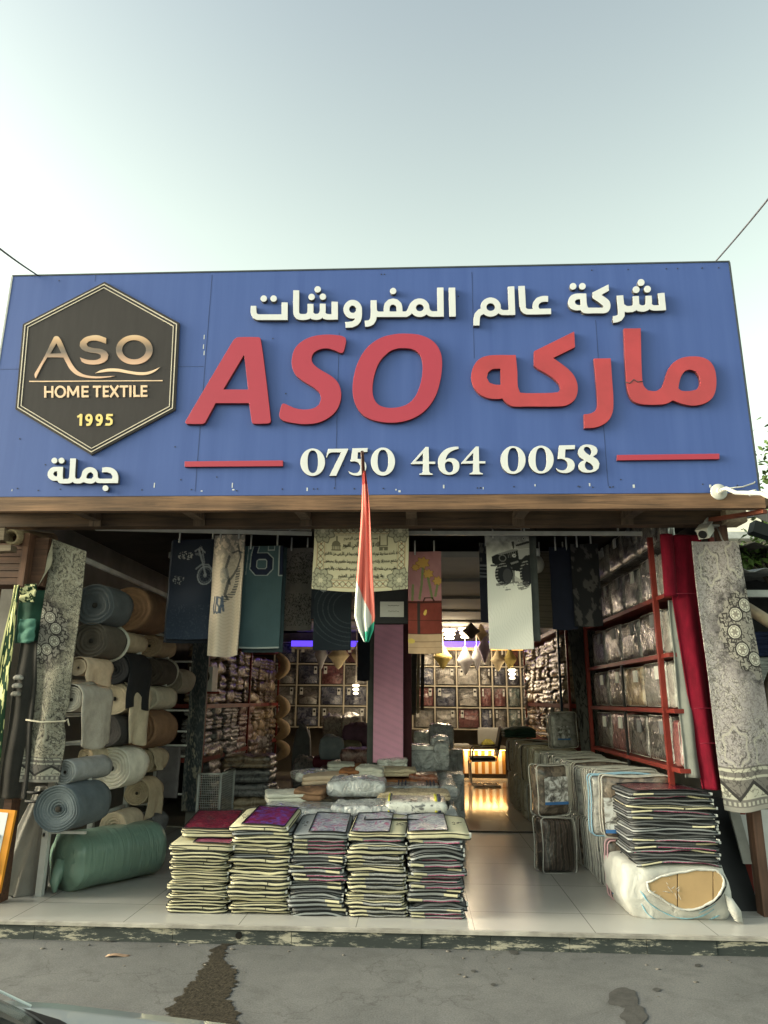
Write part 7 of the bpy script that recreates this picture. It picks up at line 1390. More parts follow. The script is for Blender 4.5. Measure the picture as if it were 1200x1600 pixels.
# ================================================================ clutter at the left edge
m_shack = wood('shack_wood', (0.045,0.02,0.012), (0.17,0.075,0.042), 'X', 1.3)
Y = 0.25; a, c = W(-90,838,Y), W(42,914,Y)
t = thing('wooden_cabinet', 'reddish brown slatted wooden cabinet high at the left edge beside the ornate rug', 'cabinet', ((a.x+c.x)/2, Y, c.z))
n = 7; dz = (a.z-c.z)/n
for k in range(n): MB().box(a.x, c.x-0.07, Y, Y+0.25, c.z+dz*k+0.004, c.z+dz*(k+1)-0.002).build('slat', m_shack, t)
MB().box(c.x-0.068, c.x-0.015, Y-0.03, Y+0.3, c.z-0.02, a.z+0.02).build('post', wood('shack_post', (0.06,0.03,0.018), (0.22,0.10,0.06), 'Z'), t)
MB().box(c.x-0.013, c.x+0.10, Y+0.06, Y+0.3, c.z, a.z).build('side_panel', m_shack, t)
MB().box(a.x, a.x+0.1, Y, Y+0.3, FZ, c.z-0.001).build('leg', m_shack, t)
MB().box(c.x-0.03, c.x+0.03, Y+0.15, Y+0.28, FZ, c.z-0.021).build('leg', m_shack, t)
p0, p1 = W(17,839,0.12), W(80,843,0.95)
mb = MB(); r = 0.062; n = 20; d = (p1-p0).normalized(); u = d.cross(Vector((0,0,1))).normalized(); v = u.cross(d)
ring = lambda p, q: [p+(u*math.cos(2*math.pi*k/n)+v*math.sin(2*math.pi*k/n))*q for k in range(n)]
mb.loft([ring(p0+d*0.4, r*0.72), ring(p0, r*0.72), ring(p0, r), ring(p1, r)], True, True)
solo('bamboo_pole', mb, wood('bamboo', (0.16,0.11,0.06), (0.33,0.26,0.16), 'Y'), 'hollow bamboo pole sticking out at the top left under the beam', 'pole')
p0, p1 = W(-40,838,0.1), W(11,836,0.12); mb = MB().obox(p0, p1, 0.10, 0.10); mb.obox(p0+Vector((0,0.02,-0.11)), p1+Vector((0.06,0.02,-0.11)), 0.10, 0.05); solo('timber_offcut', mb, wood('timber_pale', (0.12,0.085,0.055), (0.3,0.23,0.16), 'X'), 'squared timber ends stacked left of the hollow bamboo pole', 'timber')
def grn(U, V):
    x, y = U*0.22, V*1.0; b = cst(U,(0.56,0.55,0.27)); n = fbm(x*46, y*20, 4, 2); dk = (0.012,0.035,0.018); b = lerp3(b, dk, (np.abs(n-0.5) < 0.16)*1.0); b = lerp3(b, dk, (fbm(x*60, y*45, 9, 2) > 0.72)*1.0); b = lerp3(b, (0.60,0.58,0.30), (U < 0.16)*1.0); b = lerp3(b, dk, (np.abs(U-0.2) < 0.035)*1.0)
    return lerp3(b, (0.02,0.07,0.02), ((V > 0.80))*(0.6+0.4*(n > 0.5)))
a, c = W(19,914,0.2), W(-6,1160,0.2)
cloth_thing('prayer_rug', 'yellow and dark green arabesque prayer rug hung at the far left edge', 'prayer rug', drape(c.x-0.03, W(31,914,0.2).x+0.0, c.z-0.35, a.z, 0.2, 0.012, 0.8, 0, c.x-0.14, W(6,1160,0.2).x), 60, 190, grn, m_rug, 0.012)
m_dkg = fabric('bottle_green', (0.016,0.055,0.038), 0.85, 0.3, 5, 0.4, 80); m_tealc = fabric('sea_green', (0.06,0.16,0.125), 0.85, 0.2, 5, 0.4, 80); m_blackc = fabric('black_garment', (0.03,0.028,0.026), 0.9, 0.35, 4, 0.5, 60)
a, c = W(30,922,0.34), W(56,1004,0.34)
cloth_thing('draped_cloth', 'bottle green cloth draped beside the arabesque prayer rug', 'cloth', drape(a.x, c.x+0.02, c.z, a.z, 0.36, 0.03, 1.3), 30, 30, None, m_dkg, 0.02)
a, c = W(31,968,0.30), W(53,1002,0.30)
cloth_thing('draped_cloth', 'sea green folded cloth between the prayer rug and the ornate rug', 'cloth', drape(a.x, c.x, c.z, a.z, 0.30, 0.02, 0.9, 0.015), 24, 20, None, m_tealc, 0.03)
def bandcol(U, V):
    b = cst(U,(0.64,0.62,0.36)); n = fbm(U*6, V*7, 4, 2); return lerp3(b, (0.012,0.035,0.018), (np.abs(n-0.5) < 0.12)*1.0)
a, c = W(31,914,0.22), W(52,940,0.22); cloth_thing('embroidered_edge', 'yellow scroll-embroidered hem above the bottle green cloth', 'cloth', drape(a.x, c.x, c.z, a.z+0.01, 0.24, 0.008, 0.6), 20, 24, bandcol, m_rug, 0.012)
a, c = W(22,1000,0.3), W(52,1250,0.3); cloth_thing('dark_garment', 'dark brown garment hanging between the prayer rug and the ornate rug', 'garment', drape(W(26,1000,0.3).x, W(55,1000,0.3).x, c.z, a.z, 0.36, 0.022, 1.6, 0, W(-12,1250,0.3).x, W(36,1250,0.3).x), 40, 60, None, m_blackc, 0.02)
for k in range(3):
    p = W(24-2*k, 1062+13*k, 0.27); mb = slab(MB(), 0.075, 0.05, 0.03, 0.02, 0.01, 0.02, 0.3); mb.xf(Matrix.Translation((p.x, 0.31, p.z))); solo('folded_sock_pack', mb, fabric('stripe_grey_%d' % k, (0.30-0.05*k,0.29-0.05*k,0.27-0.05*k), 0.8, 0.5, 40), ['pale folded pack hung on the dark garment, uppermost of three','pale folded pack on the dark garment, middle of three','pale folded pack on the dark garment, lowest of three'][k], 'pack', 'folded packs on the dark garment')
# slumped grey sack-cloth at the foot of the rack
m_sackg = fabric('grey_canvas', (0.20,0.19,0.175), 0.85, 0.22, 2.5, 0.5, 70)
Y = 0.70; pts = [(1232,52,76),(1262,40,72),(1300,22,70),(1350,6,66),(1390,0,62),(1412,-2,58)]
mb = MB(); loops = []
for k in range(25):
    y = 1230+183*k/24; xl = np.interp(y, [q[0] for q in pts], [q[1] for q in pts]); xr = np.interp(y, [q[0] for q in pts], [q[2] for q in pts]); A, B = W(xl, y, Y), W(xr, y, Y); cx, hw = (A.x+B.x)/2, (B.x-A.x)/2; dp_ = 0.05+0.11*(k/24)
    loops.append([(cx+hw*math.cos(a)*(1+0.10*math.sin(a*5+k*0.25)), Y+0.05+dp_*math.sin(a)*(1+0.18*math.sin(a*7+k*0.2)), max(FZ+0.002, A.z)) for a in [2*math.pi*i/36 for i in range(36)]])
mb.loft(loops[::-1]); t = thing('canvas_cover', 'grey canvas cover slumped against the front rack post at the left', 'cover', (loops[-1][0][0], Y, FZ)); mb.build('canvas', m_sackg, t)
for yb in (1238, 1252): q0, q1 = W(40,yb,Y-0.06), W(84,yb-4,Y-0.06); MB().tube([q0, q0.lerp(q1,0.5)+Vector((0,-0.03,-0.01)), q1], 0.012, 6).build('strap', m_pipe, t)
# orange framed panel leaning at the far left
Y = 0.15; pts = [W(-60,1255,Y), W(13,1262,Y), W(24,1268,Y+0.02), W(2,1392,Y-0.1), W(-70,1400,Y-0.1)]
a, c = W(-70,1262,Y), W(22,1395,Y-0.12); t = thing('framed_panel', 'white panel with an orange frame leaning at the far left edge', 'panel', (a.x, 0.1, FZ))
tl, tr, bl, br = W(-80,1258,Y), W(24,1266,Y), W(-100,1400,Y-0.12), W(-2,1396,Y-0.12)
def quad(name, A, B, C_, D_, off, mat, th): 
    mb = MB(); nn = (B-A).cross(D_-A).normalized(); nn = nn if nn.y < 0 else -nn; vs = [p+nn*off for p in (A,B,C_,D_)]+[p+nn*(off-th) for p in (A,B,C_,D_)]; mb.add(vs, [(0,1,2,3),(7,6,5,4),(0,4,5,1),(1,5,6,2),(2,6,7,3),(3,7,4,0)]); mb.build(name, mat, t)
m_or = fabric('orange_frame', (0.62,0.24,0.015), 0.45, 0.1, bump=0); quad('frame', tl, tr, br, bl, 0, m_or, 0.03)
i1, i2, i3, i4 = [tl.lerp(tr,0.07).lerp(bl,0.03), tr.lerp(tl,0.10).lerp(br,0.04), br.lerp(bl,0.12).lerp(tr,0.05), bl.lerp(br,0.1).lerp(tl,0.05)]; quad('white_face', i1, i2, i3, i4, 0.004, m_white, 0.003)
mb = MB().tube([i2.lerp(i1,0.1+0.1*math.sin(k*0.5)).lerp(i3,0.5*k/10+0.3)+Vector((0,-0.008,0)) for k in range(11)], 0.012, 6); mb.build('dark_curve', m_trim, t)
# ================================================================ right edge: sack of cartons, bag stack, leaning boards
sb0, sb1 = at(1000, 1424, 'Z', FZ), at(1136, 1446, 'Z', FZ); SYf = 0.36; sL, sR = W(985,1400,SYf).x, W(1139,1400,SYf).x; sTop = W(1060,1352,SYf).z
sw_, sh_ = sR-sL, sTop-FZ
t = thing('woven_sack', 'white woven sack torn open over brown cartons, under the stack of grey bags', 'sack', ((sL+sR)/2, SYf+0.3, FZ))
def sackcol_mat():
    m = fabric('woven_plastic', (0.47,0.465,0.44), 0.6, 0.12, 5, 0.5, 50); nt = m.node_tree; L_ = nt.links.new; b = nt.nodes['Principled BSDF']; tc = N(nt, 'ShaderNodeTexCoord')
    n2 = N(nt, 'ShaderNodeTexNoise', Scale=7.0, Detail=5.0, Distortion=1.2); L_(tc.outputs['Object'], n2.inputs['Vector']); bp = N(nt, 'ShaderNodeBump', Strength=0.55, Distance=0.03); L_(n2.outputs['Fac'], bp.inputs['Height']); L_(bp.outputs[0], b.inputs['Normal']); return m
m_woven = sackcol_mat(); mb = slab(MB(), sw_+0.03, 0.62, sh_, 0.06, 0.035, 0.025, 0.02, 6)
mb.warp(lambda x, y, z: (x*(1+0.05*math.sin(z/sh_*3.0))+0.03*hnoise(y*9, z*14, x*3, s=3)-0.02*(x < 0)*(z/sh_), y+0.035*hnoise(x*10, z*12, y*2, s=4), z*(1+0.05*hnoise(x*5, y*5, 0, s=5)))); sack_mb = mb; mb.build('woven_body', m_woven, t, False)
from mathutils.bvhtree import BVHTree
_bv = BVHTree.FromPolygons([Vector(p) for p in sack_mb.v], sack_mb.f); m_blue_w = fabric('sky_weave', (0.22,0.43,0.53), 0.6, 0.3, 12, 0.3, 50)
for pts_ in ([(1004,1398),(1016,1412),(1034,1424),(1060,1434),(1090,1433),(1116,1420),(1134,1400)],[(1002,1412),(1014,1430),(1040,1442),(1075,1446),(1105,1446)],[(1092,1427),(1118,1412),(1136,1392)],[(1104,1438),(1124,1430),(1138,1420)],[(1000,1392),(1010,1404),(1012,1424)]):
    pp = smooth_poly(pts_, 80, 5)[:-5]; hit = []
    for x_, y_ in pp:
        o_ = Vector(CAM_P)-t.location; r_ = _bv.ray_cast(o_, (W(x_, y_, 0)-Vector(CAM_P)).normalized())
        if r_[0] is not None: hit.append(r_[0]+r_[1]*0.001)
    if len(hit) > 3: MB().tube(hit, [0.002]+[0.0035+0.0015*math.sin(i*1.3) for i in range(len(hit)-2)]+[0.002], 5).build('blue_stripe', m_blue_w, t, False)
hole = [(1011,1380),(1040,1367),(1080,1360),(1110,1358),(1124,1363),(1131,1378),(1124,1396),(1112,1408),(1092,1418),(1070,1421),(1050,1414),(1030,1402),(1015,1392)]
m_carton = fabric('brown_carton', (0.40,0.27,0.14), 0.85, 0.1, 5, 0.2, 60); yF = SYf-0.065
def patch(poly, Y, th, name, mat):
    me = outline_mesh(name, [[(W(x,y,Y).x, W(x,y,Y).z) for x, y in poly]], th, mat, 0.001); me.transform(Matrix.Translation((0,Y,0))); return link(name, me, t)
def clip(poly, x0, x1):
    out = []
    for i in range(len(poly)):
        p, q = poly[i], poly[(i+1)%len(poly)]
        if x0 <= p[0] <= x1: out.append(p)
        for xc in (x0, x1):
            if (p[0]-xc)*(q[0]-xc) < 0: s = (xc-p[0])/(q[0]-p[0]); out.append((xc, p[1]+(q[1]-p[1])*s, s))
    return [(p[0],p[1]) for p in out]
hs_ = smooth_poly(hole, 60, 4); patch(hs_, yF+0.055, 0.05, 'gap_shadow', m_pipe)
for x0, x1 in ((1005,1056.8),(1058.5,1112.5),(1114,1135)): patch(clip(hs_, x0, x1), yF, 0.012, 'carton_side', m_carton)
lp = [W(x, y, yF-0.008) for x, y in hs_]; lp = [Vector((p.x, p.y-0.004+0.008*hnoise(i*0.9,0,0,s=2), p.z+0.010*hnoise(i*0.7,3,0,s=3))) for i, p in enumerate(lp)]
MB().tube(lp, [0.006+0.012*abs(hnoise(i*0.8,1,0,s=6)) for i in range(len(lp))], 7, closed=True).build('torn_rim', m_woven, t)
rimw = MB(); frm = [W(x,y,yF+0.02) for x, y in ((1000,1372),(1040,1355),(1090,1350),(1130,1354),(1140,1376),(1136,1402),(1116,1424),(1086,1432),(1050,1428),(1020,1410),(1004,1394))]
ear = [W(1133,1398,yF),W(1146,1405,yF),W(1158,1424,yF),W(1160,1444,yF),W(1150,1440,yF),W(1140,1422,yF)]
mb = MB(); mb.loft([[(p.x, p.y+dy+0.015*math.sin(i*1.7), max(FZ+0.004,p.z)) for i, p in enumerate(ear)] for dy in (0.0, 0.02)], True, True); mb.build('loose_ear', m_woven, t)
for k in range(14):
    x, y = random.uniform(1014,1062), random.uniform(1372,1402); q = W(x,y,yF-0.016); MB().tube([q, q+Vector((random.uniform(-.03,.05),-0.004,random.uniform(-.05,.02)))], 0.0016, 4).build('frayed_thread', m_woven, t)
# stack on top of the sack
bx0, bx1 = W(984,1300,0.36).x, W(1126,1300,0.36).x; zb, zt2 = sTop+0.012, W(1050,1237,0.36).z; nb = 20; hb = (zt2-zb)/nb; bw = bx1-bx0
for k in range(nb):
    kd = 'dark' if (k % 3) else 'grey'
    if k == nb-5: kd = 'cream'
    frm = nb-1-k; lab = '%s piped zip bag, %s from top of the stack on the white sack' % ({'dark':'charcoal','grey':'grey','cream':'cream'}[kd], nth(frm) if frm else 'first')
    if frm == 0: o = bag('dark', 77, hb, 0.47, 0.46, 'grey zip bag with a crimson shiny window, topmost of the stack on the white sack', (m_floral,-0.20,0.20,0))
    else:
        key = ('f'+kd, (k*2) % 5)
        if key in PROTO: o = dup(PROTO[key], (0,0,0), 0, lab)
        else: PROTO[key] = o = bag(kd, 7*k+3, 0.027, flop=2.4); o['label'] = lab
        o.scale = (1,1,hb/0.0272)
    o['group'] = 'folded bedding bags stacked on the white sack'
    s = (bw*random.uniform(0.95,1.02))/0.48; o.location = ((bx0+bx1)/2+random.uniform(-.016,.016)-0.010*(k/nb), 0.36+0.22+random.uniform(-.02,.02), zb+hb*k); o.rotation_euler = (0,random.uniform(-.012,.012),random.uniform(-.04,.04)); o.scale = (s, 1.05, o.scale[2])
# leaning boards and dark cloth behind the sack, right edge
def lean(name, label, x0, x1, yb, yt, z1, mat, th=0.03, cat='board', z0=FZ, dx=0.0, grp=None):
    t = thing(name, label, cat, ((x0+x1)/2, yb, z0), 0, grp); mb = MB(); vs = [(x0,yb,z0),(x1,yb,z0),(x1+dx,yt,z1),(x0+dx,yt,z1)]; mb.add(vs+[(x,y+th,z) for x,y,z in vs], [(0,1,2,3),(7,6,5,4),(0,4,5,1),(1,5,6,2),(2,6,7,3),(3,7,4,0)]); mb.build('face', mat, t); return t
P = lambda px, py, Y: W(px, py, Y)
lean('dark_cloth_board', 'tall black cloth-covered board leaning behind the sack at the right', P(1128,1440,0.75).x, P(1172,1440,0.75).x, 0.75, 1.0, P(1110,1235,0.9).z, fabric('charcoal_cloth', (0.028,0.029,0.03), 0.9, 0.3, 4, 0.5, 60), 0.05, 'board', FZ, -0.02)
lean('leaning_board', 'black board leaning below the foot of the grey lilac rug', P(1150,1440,0.6).x, P(1192,1440,0.6).x, 0.62, 0.95, P(1150,1250,0.9).z, fabric('black_gloss', (0.012,0.013,0.015), 0.35, 0.3, 4), 0.03, 'board', FZ, -0.05)
lean('leaning_board', 'narrow grey panel between the black boards under the grey lilac rug', P(1160,1330,0.58).x, P(1176,1330,0.58).x, 0.58, 0.7, P(1160,1262,0.6).z, fabric('grey_panel', (0.26,0.26,0.25), 0.6, 0.15), 0.02, 'board', P(1165,1350,0.58).z, -0.02)
lean('leaning_board', 'white panel leaning at the extreme right edge under the rug', P(1222,1430,0.48).x, P(1300,1430,0.48).x, 0.48, 0.8, P(1200,1268,0.7).z, fabric('white_panel', (0.5,0.5,0.49), 0.6, 0.08), 0.02, 'board', FZ+0.1, -0.16)
# cameras and lamp on the beam
t = None
def seccam(px, py, Y, label, dirv, up_):
    p = W(px, py, Y); t = thing('security_camera', label, 'security camera', (p.x, Y, p.z), 0, 'white security cameras at the right of the beam'); d = Vector(dirv).normalized(); m = m_camw
    MB().obox(p-d*0.075, p+d*0.075, 0.085, 0.08).build('housing', m, t); MB().obox(p-d*0.06+Vector((0,0,0.045)), p+d*0.10+Vector((0,0,0.045)), 0.10, 0.012).build('sun_hood', m, t)
    MB().tube([p+d*0.076, p+d*0.082], 0.034, 14).build('lens', m_pipe, t); MB().tube([p-d*0.02+Vector((0,0,0.05)), p-d*0.10+Vector((0,0,0.07)), up_], 0.016, 8).build('bracket_arm', m, t); MB().tube([up_, Vector(up_)+Vector((0,0,0.014))], 0.045, 14).build('base_plate', m, t)
m_camw = fabric('camera_white', (0.46,0.46,0.43), 0.45, 0.06, bump=0)
q = W(1114,812,0.5); seccam(1102, 829, 0.42, 'white security camera under the beam above the grey lilac rug', (-0.55,-0.6,-0.55), Vector((q.x, 0.5, z20-0.014)))
q = W(1175,795,0.35); seccam(1190, 803, 0.30, 'white security camera at the beam end by the leaves on the right', (0.65,-0.5,-0.6), Vector((q.x, 0.36, q.z)))
q = W(1116,820,0.5); mb = MB().tube([(q.x+0.02,0.5,z20-0.01),(q.x+0.03,0.46,z20-0.12),(q.x+0.07,0.42,z20-0.24)], 0.006, 5); solo('camera_cable', mb, m_rail, 'thin grey cable dropping from the beam to the grey lilac rug', 'cable')
p = W(1124,768,-0.06); t = thing('lamp_arm', 'white bracket arm with a round base fixed at the right end of the fascia board', 'lamp bracket', (p.x, -0.05, p.z))
MB().loft([[(p.x+r*math.cos(a), y, p.z+r*math.sin(a)) for a in [2*math.pi*k/24 for k in range(24)]] for r, y in ((0.062,-0.046),(0.062,-0.054),(0.055,-0.06),(0.026,-0.072),(0.022,-0.086))], smooth=False).build('base_disc', m_camw, t)
e1, e2, e3 = W(1150,770,-0.22), W(1190,771,-0.5), W(1216,783,-0.62); MB().tube([(p.x,-0.08,p.z), (p.x+0.02,-0.14,p.z), e1, e2, e3, e3+Vector((0.1,-0.1,-0.05))], 0.016, 10).build('arm_tube', m_camw, t); f = W(1176,770,-0.4); MB().tube([f+Vector((-0.015,0.02,0)), f+Vector((0.015,-0.02,0))], 0.02, 10).build('joint', m_camw, t)
q = W(1180,756,0.0); mb = MB().tube([W(1137,763,-0.03), W(1160,761,-0.02), W(1178,755,-0.02), W(1185,745,0.1)], 0.006, 5); solo('white_cable', mb, m_camw, 'white cable looping above the bracket arm along the sign edge', 'cable')
MB().box(2.60, 3.2, 0.02, 0.10, zb0+0.03, zb1-0.01).build('beam_tail', m_beam2, shop)
# ================================================================ neighbour on the right
m_cream_w = fabric('cream_wall', (0.80,0.76,0.66), 0.8, 0.06, 2, 0.1); NY = 3.2
a, c = W(1128,700,NY), W(1260,838,NY)
nb_ = thing('neighbour_house', 'pale cream neighbouring house wall rising behind the right end of the beam', 'house', (4.4, 6.0, 0))
MB().box(2.95, 7.0, 5.0, 5.3, 0, W(1170,790,5.0).z).build('wall', m_cream_w, nb_)
zz = W(1170,833,4.9).z; MB().box(2.9, 7.0, 4.8, 4.99, zz-0.10, zz).build('gutter', fabric('gutter_grey', (0.45,0.47,0.47), 0.5), nb_)
st = thing('market_stall', 'neighbouring stall with a corrugated metal roof at the right edge', 'stall', (3.6, 2.0, 0))
def corr(x0, x1, y0, y1, z0, z1, mat, name):
    mb = MB().grid(60, 6, lambda u, v: (x0+(x1-x0)*u, y0+(y1-y0)*v, z0+(z1-z0)*v+0.018*math.sin(u*60*1.3))); o = mb.build(name, mat, st); o.modifiers.new('t', 'SOLIDIFY').thickness = 0.004
m_corr = fabric('corrugated_steel', (0.30,0.31,0.31), 0.45, 0.3, 5, 0.1, metal=0.3)
z1 = W(1180,888,1.6).z; corr(2.74, 5.5, 0.9, 3.0, z1-0.14, z1+0.10, m_corr, 'roof_sheet'); corr(2.74, 5.5, 1.5, 4.2, z1+0.22, z1+0.4, fabric('old_sheet', (0.10,0.085,0.07), 0.8, 0.4), 'roof_sheet')
MB().box(2.9, 5.5, 2.6, 2.7, 0, z1+0.1).build('back_wall', fabric('stall_dark', (0.03,0.032,0.036), 0.8, 0.3), st)
MB().box(2.76, 5.5, 1.0, 1.06, z1-0.36, z1-0.30).build('stall_beam', m_corr, st); MB().box(3.4, 3.46, 0.95, 1.01, 0, z1-0.15).build('post', m_corr, st)
for k, (y0, y1, c_, lab) in enumerate(((985,1025,(0.02,0.03,0.085),'navy blue folded cloth stack in the neighbouring stall'),(1025,1068,(0.42,0.44,0.44),'white folded cloth stack in the neighbouring stall'),(1068,1150,(0.03,0.028,0.032),'black folded cloth stack in the neighbouring stall'),(1150,1215,(0.06,0.03,0.035),'dark maroon folded cloth stack in the neighbouring stall'))):
    zA, zB = W(1190,y1,1.9).z, W(1190,y0,1.9).z; lump('folded_stack', lab, 'cloth stack', 3.35, 2.2, zA, 0.8, 0.5, zB-zA-0.005, fabric('stall_cloth_%d' % k, c_, 0.8, 0.3, 8, 0.4), 120+k, 0, 0.08, 'cloth stacks in the neighbouring stall', 0.02)
MB().box(2.95, 3.75, 1.95, 2.45, 0, W(1190,1216,1.9).z).build('bench', fabric('bench_dark', (0.03,0.03,0.032), 0.8), st)
p0, p1 = W(1168,950,1.0), W(1240,996,0.6); solo('pale_pipe', MB().tube([p0, p1], 0.05, 14), fabric('pipe_cream', (0.5,0.42,0.3), 0.5, 0.3, 6), 'pale cream pipe leaning out behind the grey lilac rug', 'pipe')
# ---------------------------------------------------------------- trees and leaves on the right
def leaf_mat(name, c): 
    m, nt, b = _new(name); L_ = nt.links.new; g = N(nt, 'ShaderNodeNewGeometry'); rp = ramp(nt, [(0.0, tuple(v*0.45 for v in c)), (0.5, c), (1.0, tuple(min(1,v*1.6) for v in c))]); L_(g.outputs['Random Per Island'], rp.inputs[0]); L_(rp.outputs[0], b.inputs['Base Color']); b.inputs['Roughness'].default_value = 0.5; b.inputs['Subsurface Weight'].default_value = 0.0; return m
m_leaf = leaf_mat('bright_leaf', (0.085,0.15,0.03)); m_leaf2 = leaf_mat('olive_leaf', (0.06,0.10,0.03)); m_bark = wood('bark', (0.05,0.035,0.025), (0.16,0.12,0.09), 'Z')
def leaves(mb, c, spread, n, size, seed):
    rs = random.Random(seed)
    for k in range(n):
        p = Vector(c)+Vector((rs.gauss(0,spread[0]), rs.gauss(0,spread[1]), rs.gauss(0,spread[2]))); d = Vector((rs.uniform(-1,1), rs.uniform(-1,1), rs.uniform(-0.8,0.6))).normalized(); s = d.cross(Vector((rs.uniform(-1,1),rs.uniform(-1,1),1))).normalized(); L = size*rs.uniform(0.6,1.2); w = L*0.28
        mb.add([p, p+d*L*0.5+s*w, p+d*L-Vector((0,0,L*0.15)), p+d*L*0.5-s*w], [(0,1,2,3)])
def tree(label, base, trunk, clumps, size, mat, name='tree'):
    t = thing(name, label, 'tree', base); tr = MB().tube(trunk, [0.09-0.07*i/(len(trunk)-1) for i in range(len(trunk))], 8); 
    for c, sp, n in clumps:
        k = min(trunk, key=lambda q: (Vector(q)-Vector(c)).length); mid = Vector(k).lerp(Vector(c), 0.5)+Vector((0,0,0.05)); tr.tube([k, mid, c], [0.025,0.015,0.006], 5)
    tr.build('trunk', m_bark, t); mb = MB()
    for i, (c, sp, n) in enumerate(clumps): leaves(mb, c, sp, n, size, i*7+int(base[0]*10))
    mb.build('crown', mat, t)
q = W(1240,800,2.6); tk = [(q.x+0.3,2.6,0),(q.x+0.28,2.6,1.5),(q.x+0.2,2.6,2.6),(q.x+0.15,2.55,3.6),(q.x+0.1,2.5,4.3)]
tree('leafy tree poking past the right end of the sign', tk[0], tk, [(tuple(W(1204,722,2.5)),(0.10,0.15,0.13),60),(tuple(W(1222,700,2.5)),(0.14,0.2,0.14),60),(tuple(W(1205,758,2.5)),(0.09,0.15,0.10),40),(tuple(W(1196,790,2.4)),(0.09,0.12,0.08),40),(tuple(W(1188,808,2.4)),(0.10,0.12,0.06),36),(tuple(W(1240,760,2.5)),(0.16,0.2,0.2),70),(tuple(W(1260,820,2.5)),(0.2,0.2,0.25),80)], 0.085, m_leaf2)
q = W(1185,905,2.0); tk = [(3.25,1.7,0),(3.25,1.75,1.6),(q.x+0.2,1.8,2.4),(q.x+0.1,1.85,2.62)]
tree('bright green bush growing over the corrugated roof at the right', (3.25,1.7,0), tk, [(tuple(W(1170,868,1.9)),(0.07,0.1,0.05),60),(tuple(W(1188,862,1.9)),(0.08,0.1,0.07),80),(tuple(W(1182,842,1.9)),(0.07,0.1,0.05),45),(tuple(W(1198,838,1.9)),(0.08,0.1,0.08),60),(tuple(W(1166,876,1.8)),(0.06,0.08,0.03),50),(tuple(W(1206,874,1.9)),(0.1,0.1,0.06),70)], 0.075, m_leaf, 'bush')
p = W(1193,825,1.0); mb = MB().box(p.x-0.08, p.x+0.10, 1.0, 1.12, p.z-0.06, p.z+0.05); mb.xf(Matrix.Translation(p) @ Matrix.Rotation(R(20),4,'Y') @ Matrix.Translation(-p)); t = thing('floodlight', 'small black floodlight at the right edge below the leaves', 'floodlight', (p.x,1.0,p.z)); mb.build('housing', m_pipe, t); MB().tube([(p.x+0.02,1.06,p.z+0.05),(p.x+0.05,1.06,p.z+0.14),(2.66,0.7,z21)], 0.01, 6).build('bracket', m_pipe, t)
# ---------------------------------------------------------------- cables against the sky
m_wire = fabric('wire_grey', (0.07,0.065,0.075), 0.6, bump=0)
for (A, B, lab) in ((W(60,431,0.08), W(-120,290,-3.0), 'overhead cable running from the top left corner of the sign'), (W(1116,411,0.08), W(1290,195,-2.0), 'overhead cable rising from the top right corner of the sign')):
    n_ = 16; solo('overhead_cable', MB().tube([A.lerp(B, k/n_)+Vector((0,0,-0.02*math.sin(math.pi*k/n_))) for k in range(n_+1)], 0.0065, 6), m_wire, lab, 'cable', 'overhead cables')
# left neighbour: brown timber kiosk beyond the frame
kb = thing('timber_kiosk', 'dark brown timber kiosk standing just past the left end of the shop', 'kiosk', (-5.6,1.2,0)); MB().box(-7.5,-3.95,1.2,4.0,0,2.9).build('wall', m_shack, kb); MB().box(-7.6,-3.9,0.9,4.1,2.901,3.0).build('roof', m_soff, kb)
# ================================================================ parked car in the foreground, bottom left
CZ = 0.90
h0 = at(70, 1577, 'Z', CZ); h1 = at(272, 1602, 'Z', CZ-0.06)
m_paint, ntp, bp_ = _new('silver_paint'); bp_.inputs['Base Color'].default_value = (0.50,0.55,0.56,1); bp_.inputs['Metallic'].default_value = 0.25; bp_.inputs['Roughness'].default_value = 0.28; bp_.inputs['Coat Weight'].default_value = 1.0; bp_.inputs['Coat Roughness'].default_value = 0.04
m_glass, ntg, bg_ = _new('car_glass'); bg_.inputs['Base Color'].default_value = (0.012,0.016,0.018,1); bg_.inputs['Roughness'].default_value = 0.12; bg_.inputs['Specular IOR Level'].default_value = 0.12
m_rub = fabric('rubber', (0.012,0.012,0.012), 0.7, bump=0); m_blk = fabric('black_plastic', (0.015,0.015,0.016), 0.5, bump=0)
yfar = h0.y+0.10; _A, _B = W(70,1577,h0.y), W(272,1601,h0.y); _sl = (_B.z-_A.z)/(_B.x-_A.x); ze = lambda dx: _A.z+_sl*dx; wcar = 1.70; xb = h0.x       # x of the windscreen foot; the car points right
car = thing('parked_car', 'silver parked car at the bottom left, only its bonnet edge and windscreen corner in view', 'car', (xb-0.9, yfar-wcar/2, 0))
def prof_loop(x, hw, zlow, zsh, ztop, crown=0.05):
    yc = yfar-wcar/2; pts = []
    for k in range(9): s = -1+2*k/8; pts.append((x, yc+hw*s*0.88, ztop+crown*(1-s*s)-0.0))
    side = [(0.96, -0.02), (1.0, -0.07), (1.02, -0.25), (1.0, None)]
    r_ = [(x, yc+hw*0.96, ztop-0.012), (x, yc+hw*1.0, zsh), (x, yc+hw*1.015, (zsh+zlow)/2), (x, yc+hw*0.97, zlow)]
    l_ = [(x, yc-hw*0.97, zlow), (x, yc-hw*1.015, (zsh+zlow)/2), (x, yc-hw*1.0, zsh), (x, yc-hw*0.96, ztop-0.012)]
    return pts+r_+l_
